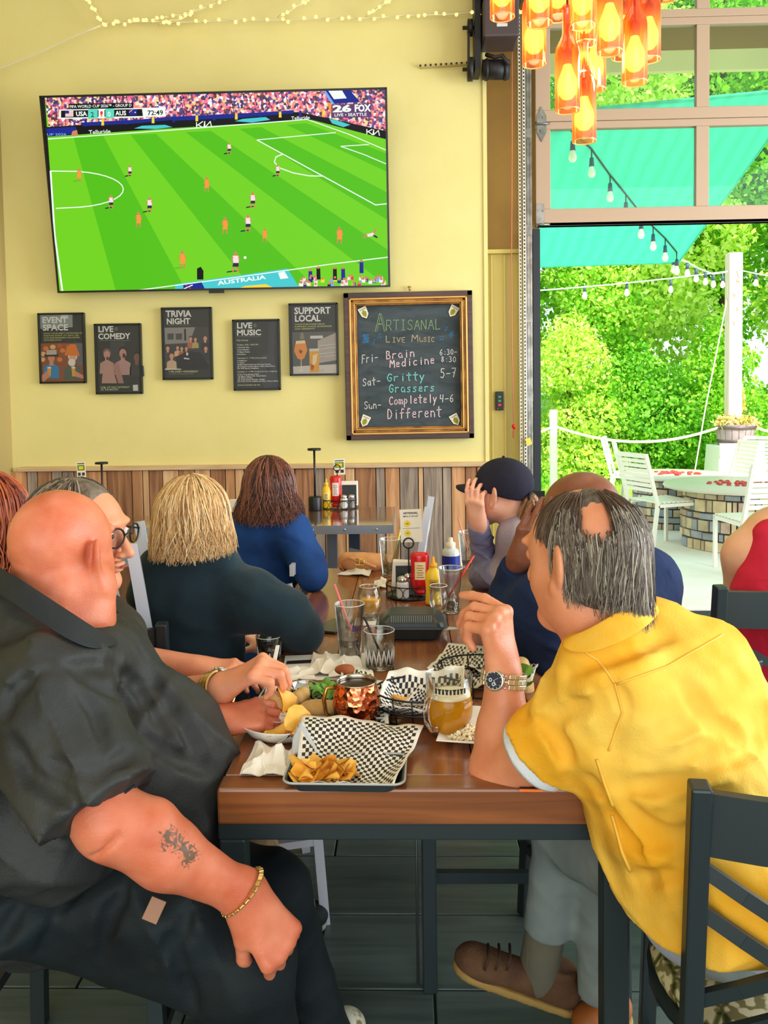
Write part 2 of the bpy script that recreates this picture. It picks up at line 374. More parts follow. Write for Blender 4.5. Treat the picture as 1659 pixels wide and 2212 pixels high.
# pull cord
b = MB(); x = P(1107, 700, W - .0).x
pts = [P(1106, -60, W), P(1106, 300, W), P(1105, 560, W), P(1106, 760, W), P(1110, 915, W)]
b.tube(pts, .0032, 6); c = solo('pull_cord', b, mat('faded red cord', (214, 120, 92), .8), 'thin red cord hanging with a knotted end beside the switch box', 'cord')
kn = MB(); kp = P(1110, 921, W); kn.ball(kp, (.014, .012, .016), 8); kn.ball(kp + Vector((.006, -.006, -.01)), (.01, .01, .009), 8); kn.tube([kp, kp + Vector((-.004, 0, -.035)), kp + Vector((-.003, 0, -.075))], .003, 6)
obj('knot', kn, mat('red knot', (206, 44, 40), .7), c)
b = MB(); c0 = P(1141, 955, W); b.prism([c0 + Vector(v) for v in ((-.02, 0, .02), (.012, 0, .03), (.026, 0, -.012), (-.006, 0, -.026))], (0, -.002, 0)); b.tube([c0 + Vector((0, 0, .02)), c0 + Vector((-.03, .02, .05))], .001, 4)
solo('paper_tag', b, mat('yellow tag', (236, 214, 90), .6), 'small yellow tag tied to the hoist chain', 'tag')
# switch box
c0 = P(1078, 866, W + .15); sb = thing('switch_box', 'small black wall switch box with two green buttons above a red one', 'switch', c0)
obj('box_body', MB().box(c0 + Vector((0, -.015, 0)), (.05, .03, .122), bevel=.004), mat('black plastic', (24, 26, 28), .45), sb)
for k, cc in enumerate(((60, 140, 100), (60, 140, 100), (226, 50, 44))):
    obj('button', MB().box(c0 + Vector((0, -.033, .026 - k * .026)), (.02, .01, .016), bevel=.003), mat('button %s' % ('red' if k == 2 else 'green'), cc, .4), sb)
for q in (-1, 1): obj('screw', MB().cyl(c0 + Vector((q * .012, -.031, q * .052)), c0 + Vector((q * .012, -.034, q * .052)), .004, n=8), M_steel, sb)
# door operator
def op():
    Y = W - .02; M_op = mat('brown grey enamel', (74, 62, 62), .45); M_bl = mat('black machine paint', (30, 28, 30), .5)
    g = thing('door_operator', 'dark grey garage door motor unit bolted at the top of the wall corner', 'motor', P(1065, 175, Y))
    def bx(a, b_, c_, d_, y0, y1):
        p = P(a, b_, Y); q = P(c_, d_, Y); return ((p.x + q.x) / 2, Y - (y0 + y1) / 2, (p.z + q.z) / 2), (abs(q.x - p.x), y1 - y0, abs(p.z - q.z))
    obj('housing', MB().box(*bx(1036, 36, 1111, 113, 0, .24), bevel=.012), M_op, g)
    obj('back_plate', MB().box(*bx(1020, -40, 1034, 172, 0, .16)), M_bl, g)
    obj('top_plate', MB().box(*bx(1022, -30, 1120, 24, .02, .2)), M_bl, g)
    b = MB(); p = P(1042, 151, Y - .12); q = P(1100, 150, Y - .12); b.cyl(p, q, .058, n=20); b.cyl(p + (q - p) * .1, p + (q - p) * .2, .063, n=20); b.cyl(p + (q - p) * .8, p + (q - p) * .9, .063, n=20)
    obj('motor', b, M_bl, g)
    b = MB()
    for py in (60, 150):
        p = P(1010, py, Y - .1); b.cyl(p, p + Vector((.03, 0, 0)), .05 if py == 60 else .07, n=18); b.cyl(p - Vector((.03, 0, 0)), p + Vector((.06, 0, 0)), .012, n=8)
    b.bar(P(1012, 45, Y - .1), P(1012, 160, Y - .1), .012, .05); obj('chain_wheel', b, M_bl, g)
    b = MB(); b.tube([P(1050, 118, Y - .16), P(1070, 124, Y - .2), P(1085, 120, Y - .18), P(1098, 138, Y - .2)], .012, 8); obj('cable', b, M_bl, g)
    b = MB(); b.box(*bx(1064, 88, 1086, 94, .241, .243)); b.box(*bx(1058, 169, 1088, 174, .15, .152)); obj('sticker', b, mat('white sticker', (210, 210, 210), .5), g)
    b = MB(); p = P(908, 145, Y); q = P(1030, 137, Y); b.bar(p, q, .012, .045, up=(0, 1, 0)); obj('bracket', b, M_steel if 0 else mat('cream slotted angle', (206, 190, 130), .5), g)
    b = MB()
    for t in [i / 11 for i in range(12)]: c_ = p + (q - p) * t + Vector((0, -.026, 0)); b.cyl(c_, c_ + Vector((0, .004, 0)), .007, n=8)
    obj('slot', b, mat('slot dark', (80, 66, 40), .8), g, kind='stuff')
op()

# ------------------------------------------------------------------ fairy lights across the top of the wall
def fairy():
    Y = W - .1; M_w = mat('pale string', (230, 220, 180), .6); M_b = emit('warm fairy bulb', (255, 214, 120), 2.2)
    def strand(name, pts, label, r=.004, bulbs=0, jit=5):
        b = MB(); q = []
        for (a, c) in zip(pts, pts[1:]):
            for i in range(8): t = i / 8; q.append((a[0] + (c[0] - a[0]) * t, a[1] + (c[1] - a[1]) * t + 1.5 * math.sin(t * 9 + a[0])))
        q.append(pts[-1]); b.tube([P(x, y, Y) for x, y in q], r, 5)
        if bulbs: b.tube([P(x, y + 2.5 * math.sin(x * .09), Y + .01) for x, y in q], r * .7, 4)
        s_ = solo(name, b, M_w, label, 'string lights' if bulbs else 'cord', None)
        bm_ = MB().ball((0, 0, 0), .011, 8).mesh('bulb'); bm_.materials.append(M_b)
        for i in range(bulbs):
            t = (i + random.random() * .7) / bulbs * (len(q) - 1); j = min(int(t), len(q) - 2); f = t - j
            x = q[j][0] * (1 - f) + q[j + 1][0] * f; y = q[j][1] * (1 - f) + q[j + 1][1] * f
            o = link(bpy.data.objects.new('bulb', bm_)); o.location = P(x, y + random.uniform(-jit, jit), Y - .01); attach(o, s_)
    strand('tie_cord', [(-40, 166), (218, 55)], 'plain pale cord slanting from the left edge up to the fairy lights', .005)
    strand('fairy_lights', [(175, -20), (222, 50)], 'short fairy light strand rising steeply at upper left', bulbs=8)
    strand('fairy_lights', [(222, 50), (300, 46), (400, 30), (500, -6)], 'fairy light strand rising from the cord knot toward the top edge', bulbs=16)
    strand('fairy_lights', [(222, 50), (520, 45), (800, 38), (1050, 26), (1140, 22)], 'longest fairy light strand running level across the wall top', bulbs=44, jit=4)
    strand('fairy_lights', [(340, 52), (400, 38), (420, 20)], 'short fairy light strand between the two long ones', bulbs=6)
    strand('fairy_lights', [(600, 38), (650, 8), (670, -8)], 'fairy light strand rising above the middle of the television', bulbs=6)
    strand('fairy_lights', [(790, 36), (838, 2), (850, -10)], 'fairy light strand rising above the right end of the television', bulbs=7)
fairy()
# ================================================================== OUTSIDE
random.seed(11)
b = MB(); b.box((3.5, 8.2, -.06), (9.0, 5.2, .12)); struct('patio_floor', b, mat('pale concrete', (244, 240, 228), .85, col2=(232, 226, 210), scale=1.6, bump=.15, bscale=30))
b = MB()
def lawnz(x, y): return -.02 + max(0, y - 10.7) * .12 + .04 * math.sin(x * 1.7 + y)
b.grid(lambda u, v: Vector((-4 + u * 18, 10.7 + v * 12, lawnz(-4 + u * 18, 10.7 + v * 12))), 30, 24)
struct('lawn', b, mat('lawn ground', (110, 170, 50), .95, col2=(150, 210, 70), scale=4, bump=.4, bscale=30))
g = MB()
for i in range(9000):
    x = random.uniform(0.5, 7); y = 10.75 + random.random() ** 1.6 * 4; z = lawnz(x, y); h = random.uniform(.05, .16) * (1 + .5 * (y > 12)); a = random.uniform(0, PI); w = .008
    dx, dy = math.cos(a) * w, math.sin(a) * w; t = Vector((x + random.uniform(-.05, .05), y + random.uniform(-.05, .05), z + h))
    g.add([(x - dx, y - dy, z), (x + dx, y + dy, z), t], [(0, 1, 2)])
M_lf = [island_mat('maple leaf', [(96, 178, 28), (150, 220, 48), (196, 240, 84), (120, 200, 40)], .5, translucent=.35), island_mat('bush leaf', [(70, 150, 30), (128, 206, 50), (176, 232, 80)], .5, translucent=.35),
        island_mat('conifer spray', [(52, 120, 40), (96, 170, 60), (130, 200, 80)], .55, translucent=.25), island_mat('lime leaf', [(180, 226, 60), (214, 244, 100), (236, 250, 150)], .5, translucent=.35)]
tag(obj('grass', g, M_lf[3]), 'tufted grass at the far edge of the patio', 'grass', kind='stuff')
M_bark = wood('bark', (70, 52, 40), (120, 94, 74), 4, 2, .9)
def leafmesh(cs, n, size, droop=.4, seed=0):
    if n > 3000: n = int(n * 2.2); size *= .6
    rng = np.random.RandomState(seed); V = []; F = []
    tot = sum(r[0] * r[1] * r[2] for _, r in cs) ; k = 0
    Vs = []; 
    for c, r in cs:
        m = int(n * (r[0] * r[1] * r[2]) ** .67 / sum((q[0] * q[1] * q[2]) ** .67 for _, q in cs))
        d = rng.normal(size=(m, 3)); d /= np.linalg.norm(d, axis=1)[:, None]; rad = rng.uniform(.55, 1.06, m) ** .6
        # clumps: push the shell in and out
        ph = np.sin(d[:, 0] * 9 + c[0] * 3) * np.sin(d[:, 1] * 8 + 1) * np.sin(d[:, 2] * 10 + c[2] * 2)
        p = np.array(c) + d * np.array(r) * (rad * (1 + .22 * ph))[:, None]
        m_ = m; a = rng.normal(size=(m, 3)); a[:, 2] -= droop; a /= np.linalg.norm(a, axis=1)[:, None]
        w = np.cross(a, rng.normal(size=(m, 3))); w /= np.linalg.norm(w, axis=1)[:, None]
        s = (size * rng.uniform(.6, 1.4, m))[:, None]; nn = np.cross(a, w)
        q = np.stack([p, p + a * s * .5 + w * s * .32 + nn * s * .06, p + a * s, p + a * s * .5 - w * s * .32 + nn * s * .06], 1); Vs.append(q)
    V = np.concatenate(Vs).reshape(-1, 3); N = len(V) // 4; me = bpy.data.meshes.new('foliage')
    me.vertices.add(len(V)); me.vertices.foreach_set('co', V.ravel()); me.loops.add(len(V)); me.loops.foreach_set('vertex_index', np.arange(len(V)))
    me.polygons.add(N); me.polygons.foreach_set('loop_start', np.arange(0, len(V), 4)); me.polygons.foreach_set('loop_total', np.full(N, 4)); me.update(); me.validate(); return me
def tree(label, x, y, h, r, kind, n, size, group=None, trunk=.12, low=.25, cat='tree', name='leafy_tree', seed=0):
    z0 = lawnz(x, y) - .1; rg = random.Random(seed); t = thing(name, label, cat, (x, y, z0), group=group); cs = []
    nb = 11
    for i in range(nb):
        f = low + (1 - low) * (i + .5) / nb; rr = r * (math.sin(PI * min(1, .25 + .75 * (f - low) / (1 - low) * .95)) ** .6); a = rg.uniform(0, 2 * PI); q = rr * rg.uniform(.1, .55)
        cs.append(((x + math.cos(a) * q, y + math.sin(a) * q, z0 + h * f), (rr * rg.uniform(.55, .8), rr * rg.uniform(.5, .8), h * (1 - low) / nb * rg.uniform(1.1, 1.9))))
    me = leafmesh(cs, n, size, seed=seed); obj('foliage', me, M_lf[kind], t, kind='stuff')
    tb = MB(); pts = [(x + .05 * math.sin(i * 1.3 + x), y, z0 + h * .85 * i / 6) for i in range(7)]; tb.tube(pts, [trunk * (1 - .12 * i) for i in range(7)], 8)
    for c, r_ in cs[::2]: tb.tube([(x, y, c[2] - .5), ((x + c[0]) / 2, (y + c[1]) / 2, c[2] - .2), c], [trunk * .35, trunk * .25, trunk * .12], 5)
    obj('trunk', tb, M_bark, t)
tree('tall maple rising behind the rope post at the left of the opening', 1.6, 14.5, 8.5, 2.0, 0, 15000, .17, seed=1)
tree('broad bright maple left of the white pole', 3.6, 14.0, 7.6, 1.7, 3, 13000, .17, seed=2)
tree('dark conifer with visible trunk behind the rope sag', 4.1, 16.0, 10.5, 1.8, 2, 15000, .2, seed=3)
tree('maple behind the white pole', 5.6, 15.0, 9.5, 2.0, 0, 14000, .18, seed=4)
tree('tall lime-green tree at the right edge of the opening', 7.6, 14.2, 9.0, 2.1, 3, 13000, .19, seed=5)
tree('dark green tree far behind the barrel planter', 6.6, 18.0, 12, 2.6, 1, 7000, .24, seed=6)
tree('tall tree far behind at the left whose top shows in the upper panes', 2.4, 18.5, 13, 2.8, 1, 2900, .25, seed=7)
tree('distant tall tree filling the right upper pane', 9.4, 18.5, 14, 3.0, 2, 2900, .27, seed=8)
for i, (x, y, h, r, k, lab) in enumerate([(1.2, 12.0, 2.0, .9, 1, 'round bush at the foot of the leftmost rope post'), (2.35, 12.3, 2.4, 1.0, 3, 'bright bush right of the rope post'), (3.5, 12.4, 2.0, 1.0, 1, 'leafy bush below the lowest sag of the rope'),
        (4.6, 12.2, 2.3, .9, 0, 'bush left of the barrel planter'), (6.1, 12.4, 2.6, 1.1, 1, 'dense bush behind the barrel planter'), (7.4, 12.2, 2.2, 1.0, 3, 'bush right of the barrel planter'), (2.9, 13.2, 3.6, 1.2, 0, 'tall shrub in the middle of the hedge bank')]):
    tree(lab, x, y, h, r, k, 5200, .11, trunk=.03, low=.05, cat='bush', name='leafy_bush', seed=20 + i)

# shade sails
M_sail = bpy.data.materials.new('teal sail cloth'); M_sail.use_nodes = True
n = M_sail.node_tree; bs = n.nodes['Principled BSDF']; bs.inputs['Base Color'].default_value = (*S2L((84, 214, 176)), 1); bs.inputs['Roughness'].default_value = .8
tl = n.nodes.new('ShaderNodeBsdfTranslucent'); tl.inputs[0].default_value = (*S2L((112, 240, 196)), 1); mx = n.nodes.new('ShaderNodeMixShader'); mx.inputs[0].default_value = .62
wv = n.nodes.new('ShaderNodeTexWave'); wv.inputs['Scale'].default_value = 2.2; wv.inputs['Distortion'].default_value = 3; wv.inputs['Detail'].default_value = 3; tcn = n.nodes.new('ShaderNodeTexCoord')
rp = n.nodes.new('ShaderNodeValToRGB'); rp.color_ramp.elements[0].color = (*S2L((122, 230, 206)), 1); rp.color_ramp.elements[1].color = (*S2L((130, 238, 214)), 1)
n.links.new(tcn.outputs['Object'], wv.inputs[0]); n.links.new(wv.outputs[0], rp.inputs[0]); n.links.new(rp.outputs[0], tl.inputs[0]); n.links.new(rp.outputs[0], bs.inputs['Base Color'])
n.links.new(bs.outputs[0], mx.inputs[1]); n.links.new(tl.outputs[0], mx.inputs[2]); n.links.new(mx.outputs[0], n.nodes['Material Output'].inputs[0])
def sail(cs, label, sag=.05):
    c00, c10, c11, c01 = [Vector(c) for c in cs]; b = MB()
    f = lambda u, v: (c00 * (1 - u) * (1 - v) + c10 * u * (1 - v) + c11 * u * v + c01 * (1 - u) * v) + Vector((0, 0, -sag * 16 * u * (1 - u) * v * (1 - v)))
    b.grid(f, 20, 14); b.grid(lambda u, v: f(u, v) + Vector((0, 0, -.006)), 20, 14)
    b.tube([f(t / 20, 0) for t in range(21)], .012, 6); b.tube([f(t / 20, 1) for t in range(21)], .012, 6); b.tube([f(1, t / 14) for t in range(15)], .012, 6)
    return solo('shade_sail', b, M_sail, label, 'shade sail')
sail([P(1000, 262, 6.3), P(1740, 190, 6.6), P(1465, 567, 9.0), P(1040, 580, 9.2)], 'large teal shade sail stretched over the patio')
sail([P(1535, 236, 10.5), P(1900, 175, 10.0), P(2000, 215, 12), P(1545, 240, 12)], 'second teal shade sail showing as a strip in the upper right pane', .02)
# eave of a neighbouring shelter in the top panes
b = MB(); p = P(1188, 60, 6.1); q = P(1700, 118, 6.1); b.box((p.x + 1.4, 6.1, (p.z + q.z) / 2), (3.6, .12, abs(p.z - q.z))); 
EV = solo('porch_beam', b, mat('brown porch beam', (166, 122, 60), .7), 'brown timber porch beam seen through the top panes', 'beam')
b = MB(); q2 = P(1700, 150, 6.0); b.box((p.x + 1.4, 6.0, (q2.z + q.z) / 2), (3.6, .05, abs(q2.z - q.z))); obj('fascia', b, mat('cream fascia', (250, 226, 160), .7), EV)
# rope fence post, pole, barrel
M_white = mat('white post paint', (244, 238, 226), .6)  # plain white of the rope-fence post
M_pole = wood('pale timber pole', (214, 190, 170), (244, 230, 216), 2.5, 2, .8)
p = P(1195, 885, 10.6); b = MB(); b.box((p.x, 10.6, p.z / 2), (.085, .085, p.z), bevel=.006); solo('fence_post', b, M_white, 'short white rope-fence post at the left of the opening', 'post')
pb = P(1583, 905, 11.0); pt = P(1583, 547, 11.0); b = MB(); b.box((pb.x, 11.0, (pt.z + .02) / 2), (.17, .17, pt.z - .02), bevel=.01)
for i in range(4): b.box((pb.x + .02 * (-1) ** i, 10.9, pt.z - .35 - .18 * i), (.03, .03, .03))
solo('timber_pole', b, M_pole, 'tall pale timber pole standing in the barrel planter', 'pole')
z0, z1 = P(1595, 962, 10.9).z, P(1595, 917, 10.9).z; xb = P(1595, 930, 10.9).x
bt = thing('barrel_planter', 'weathered half barrel planter at the foot of the tall pole', 'planter', (xb, 11, z0))
def stave(a0, a1):
    m = MB(); vs = []
    for a in (a0, (a0 + a1) / 2, a1):
        for z, r in ((z0, .215), (z1, .255)):
            vs += [Vector((xb + math.cos(a) * r, 11 + math.sin(a) * r, z)), Vector((xb + math.cos(a) * (r - .02), 11 + math.sin(a) * (r - .02), z))]
    fs = []
    for i in (0, 4): fs += [(i, i + 4, i + 6, i + 2), (i + 1, i + 3, i + 7, i + 5), (i + 2, i + 6, i + 7, i + 3), (i, i + 1, i + 5, i + 4)]
    fs += [(0, 2, 3, 1), (8, 9, 11, 10)]; return m.add(vs, fs)
for i in range(18): obj('stave', stave(2 * PI * i / 18, 2 * PI * (i + .93) / 18), mat('barrel oak', (150, 132, 136), .8, col2=(176, 160, 160), scale=8), bt)
for f in (.2, .85):
    r = .215 + .04 * f + .004; zz = z0 + (z1 - z0) * f; obj('hoop', MB().lathe([(r, zz - .02), (r + .003, zz - .02), (r + .003, zz + .02), (r, zz + .02)], (xb, 11, 0), 24), mat('hoop iron', (110, 94, 90), .5, metal=.5), bt)
obj('soil', MB().cyl((xb, 11, z1 - .05), (xb, 11, z1 - .03), .24, n=20), mat('soil', (70, 52, 40), .9), bt)
fm = leafmesh([((xb - .1, 10.95, z1 + .03), (.17, .16, .09)), ((xb + .12, 10.95, z1 + .02), (.15, .16, .08)), ((xb + .1, 11.05, z1 + .25), (.04, .04, .28))], 900, .05, seed=77)
tag(obj('trailing_flowers', fm, island_mat('planter flowers', [(240, 220, 120), (250, 240, 170), (244, 190, 110), (190, 220, 100)], .6)), 'pale yellow flowers growing in the barrel planter', 'flowers', kind='stuff')
b = MB(); b.box((xb, 11.05, z0 / 2), (.62, .6, z0 - .01), taper=.86, bevel=.0)
for k in range(4): b.box((xb, 10.74 + .012 * k, .1 + k * .2), (.66 - .03 * k, .02, .16))
solo('planter_pedestal', b, mat('white pedestal', (232, 228, 232), .7), 'white boxed pedestal under the barrel planter', 'pedestal')
M_rope = mat('white rope', (240, 232, 200), .8)
def hang(a, c, sag, n=14): a = Vector(a); c = Vector(c); return [a + (c - a) * (i / n) - Vector((0, 0, sag * 4 * (i / n) * (1 - i / n))) for i in range(n + 1)]
b = MB(); b.tube(hang(P(1196, 920, 10.6), P(1556, 922, 10.95), .2), .018, 7); b.tube(hang(P(1196, 920, 10.6), P(1140, 935, 10.6), .03), .018, 7); b.tube(hang(P(1636, 925, 10.95), P(1760, 945, 10.9), .03), .018, 7)
solo('fence_rope', b, M_rope, 'white rope sagging between the short post and the barrel planter', 'rope')
b = MB(); b.tube([P(1572, 640, 11), P(1524, 880, 10.3), P(1498, 1035, 9.6)], .008, 6); solo('guy_rope', b, M_rope, 'thin guy rope slanting down left from the tall pole', 'rope')
# festoon strings
M_cab = mat('pale cable', (206, 226, 220), .6); M_cabd = mat('dark cable', (50, 66, 62), .6); M_bg = mat('frosted bulb', (252, 246, 226), .25, emit=(255, 240, 200), es=.25)
soc = MB().cyl((0, 0, 0), (0, 0, -.07), .016, .022, 8).mesh('socket'); soc.materials.append(mat('blue grey socket', (70, 92, 110), .5))
blb = MB().lathe([(.001, -.16), (.018, -.155), (.031, -.135), (.03, -.11), (.02, -.085), (.015, -.065)], n=10).mesh('bulb'); blb.materials.append(M_bg)
def festoon(label, pts, drops, mat_, dl=.09):
    b = MB(); b.tube(pts, .009, 6)
    s_ = solo('festoon_cable', b, mat_, label, 'string lights')
    for p, d in drops:
        t = link(bpy.data.objects.new('socket', soc)); t.location = p - Vector((0, 0, d)); attach(t, s_)
        q = link(bpy.data.objects.new('bulb', blb)); q.location = p - Vector((0, 0, d)); attach(q, s_)
    b2 = MB()
    for p, d in drops:
        if d > .02: b2.cyl(p, p - Vector((0, 0, d)), .006, n=5)
    if b2.v: obj('drop_wire', b2, mat_, s_, kind='stuff')
q = [(1215, 262, 6.2), (1237, 285, 6.5), (1278, 322, 6.9), (1318, 378, 7.3), (1352, 420, 7.6), (1385, 462, 7.9), (1411, 490, 8.2), (1437, 515, 8.5), (1462, 545, 8.8)]
pts = [P(*a) for a in q]; festoon('dark festoon string hanging under the large teal sail', pts, [(p, .07) for p in pts[1:]], M_cabd)
q = [(1462, 545, 8.8), (1456, 556, 9), (1462, 560, 9.1), (1485, 566, 9.4), (1504, 578, 9.8), (1524, 586, 10.2), (1541, 592, 10.5), (1570, 588, 10.9)]
pts = [P(*a) for a in q]; festoon('festoon string from the sail corner to the tall pole', pts, [(p, .01) for p in pts[1:-1]], M_cab)
pts = hang(P(1130, 630, 9.5), P(1572, 586, 10.9), .02); festoon('long nearly level festoon cable ending at the tall pole', pts, [(P(1263, 612, 10), .03), (P(1354, 606, 10.2), .03), (P(1449, 600, 10.5), .03), (P(1561, 590, 10.8), .03)], M_cab)
pts = hang(P(1593, 582, 10.9), P(1800, 600, 10), .05); festoon('festoon cable running right from the tall pole', pts, [(P(1633, 588, 10.8), .02)], M_cab)
# stone fire tables
def fire_table(cx, cy, r, h, label, seed):
    rg = random.Random(seed); t = thing('stone_fire_table', label, 'fire table', (cx, cy, 0))
    obj('core', MB().cyl((cx, cy, 0), (cx, cy, h - .04), r * .86, n=40), mat('dark mortar', (96, 90, 80), .9), t)
    obj('tabletop', MB().lathe([(.001, h - .035), (r * 1.13, h - .035), (r * 1.15, h - .02), (r * 1.13, h), (.001, h)], (cx, cy, 0), 48), mat('pale stone top', (214, 208, 190), .35), t)
    b = MB()
    for i in range(50):
        a = rg.uniform(0, 2 * PI); q = rg.uniform(0, .24); b.ball((cx + math.cos(a) * q * 1.3, cy + math.sin(a) * q, h + .005), (.025, .02, .014), 6)
    obj('ember_glass', b, mat('red fire glass', (196, 60, 54), .3), t, kind='stuff')
    ms = [mat('fieldstone %s' % n_, c, .85, col2=c2, scale=9, bump=.4, bscale=25) for n_, c, c2 in (('buff', (206, 192, 160), (176, 160, 132)), ('grey', (160, 164, 168), (130, 136, 146)), ('sand', (222, 206, 168), (196, 176, 140)), ('rose', (204, 180, 160), (170, 146, 128)), ('blue', (140, 150, 164), (168, 174, 180)))]
    z = .0
    while z < h - .06:
        hh = min(rg.uniform(.05, .13), h - .045 - z); a = -PI - .1 + rg.random() * .2
        while a < .15:
            da = rg.uniform(.1, .36) / (r / .5); m = MB(); rr = r * .9 + rg.uniform(-.01, .018); g_ = .012; k = 3; vs = []
            z1_ = z + hh - rg.uniform(.006, .012)
            for i in range(k + 1):
                aa = a + g_ + (da - 2 * g_) * i / k
                for (q, zz) in ((r * .8, z), (rr, z + .004), (rr, z1_ - .004), (r * .8, z1_)): vs.append(Vector((cx + math.cos(aa) * q, cy + math.sin(aa) * q, zz)))
            fs = [(i * 4 + j, i * 4 + j + 1, i * 4 + j + 5, i * 4 + j + 4) for i in range(k) for j in range(3)] + [(3, 2, 1, 0), (k * 4, k * 4 + 1, k * 4 + 2, k * 4 + 3)]
            m.add(vs, [tuple(f[::-1]) for f in fs]); obj('stone', m, ms[rg.randrange(5)], t); a += da
        z += hh
    obj('vent', MB().box((cx + .12, cy - r * .93, h * .8), (.12, .02, .03)), mat('vent black', (30, 30, 30), .6), t)
c1 = T(1655, 1200, 0); fire_table(c1.x, c1.y + .55, .62, .58, 'nearer round stone fire table in front of the white chairs', 3)
c2 = T(1480, 1145, 0); fire_table(c2.x, c2.y + .4, .5, .56, 'farther round stone fire table behind the left patio chairs', 4)
# patio chairs
M_ch = mat('white patio chair paint', (238, 234, 220), .45)
def patio_chair():
    t = thing('patio_chair', '', 'chair'); w = .22; d = .22
    for s_ in (-1, 1):
        obj('front_leg', MB().bar((s_ * w, d, 0), (s_ * w, d, .44), .03, bevel=.003), M_ch, t, True)
        obj('rear_leg', MB().bar((s_ * w, -d - .06, 0), (s_ * w, -d, .44), .03).bar((s_ * w, -d, .42), (s_ * w * .96, -d - .12, .88), .03), M_ch, t, True)
        obj('side_rail', MB().bar((s_ * w, -d, .42), (s_ * w, d, .42), .03), M_ch, t, True)
    sl = MB().box((0, 0, 0), (.45, .032, .012), bevel=.003).mesh('seat_slat'); sl.materials.append(M_ch)
    for i in range(9):
        o = link(bpy.data.objects.new('seat_slat', sl)); o.location = (0, -d + .02 + i * .051, .445); o.parent = t
    sl = MB().box((0, 0, 0), (.42, .012, .034), bevel=.003).mesh('back_slat'); sl.materials.append(M_ch)
    for i in range(8):
        z = .56 + i * .045; o = link(bpy.data.objects.new('back_slat', sl)); o.location = (0, -d - .03 - .12 * (z - .42) / .46 + .02, z); o.parent = t
    obj('top_rail', MB().bar((-w, -d - .12, .885), (w, -d - .12, .885), .03), M_ch, t, True); return t
pc = patio_chair()
spots = [((1365, 1100), 10.4, -1.9, 'leftmost white slatted patio chair, facing the farther fire table'), ((1395, 1130), 9.3, -1.75, 'second white slatted patio chair from the left'),
         ((1430, 1195), 7.9, -1.2, 'white patio chair turned sideways between the two fire tables'), ((1555, 1120), 9.3, 1.7, 'white slatted chair behind the nearer fire table'),
         ((1630, 1195), 6.75, .12, 'white slatted chair nearest the dining room, back toward it'), ((1640, 1100), 9.9, 2.6, 'white chair beside the barrel pedestal')]
for i, ((px, py), Y, a, lab) in enumerate(spots):
    p = P(px, py, Y); loc = (p.x, Y, 0)
    if i == 0: pc.location = loc; pc.rotation_euler = (0, 0, a); pc['label'] = lab
    else: dup(pc, loc, a, lab)
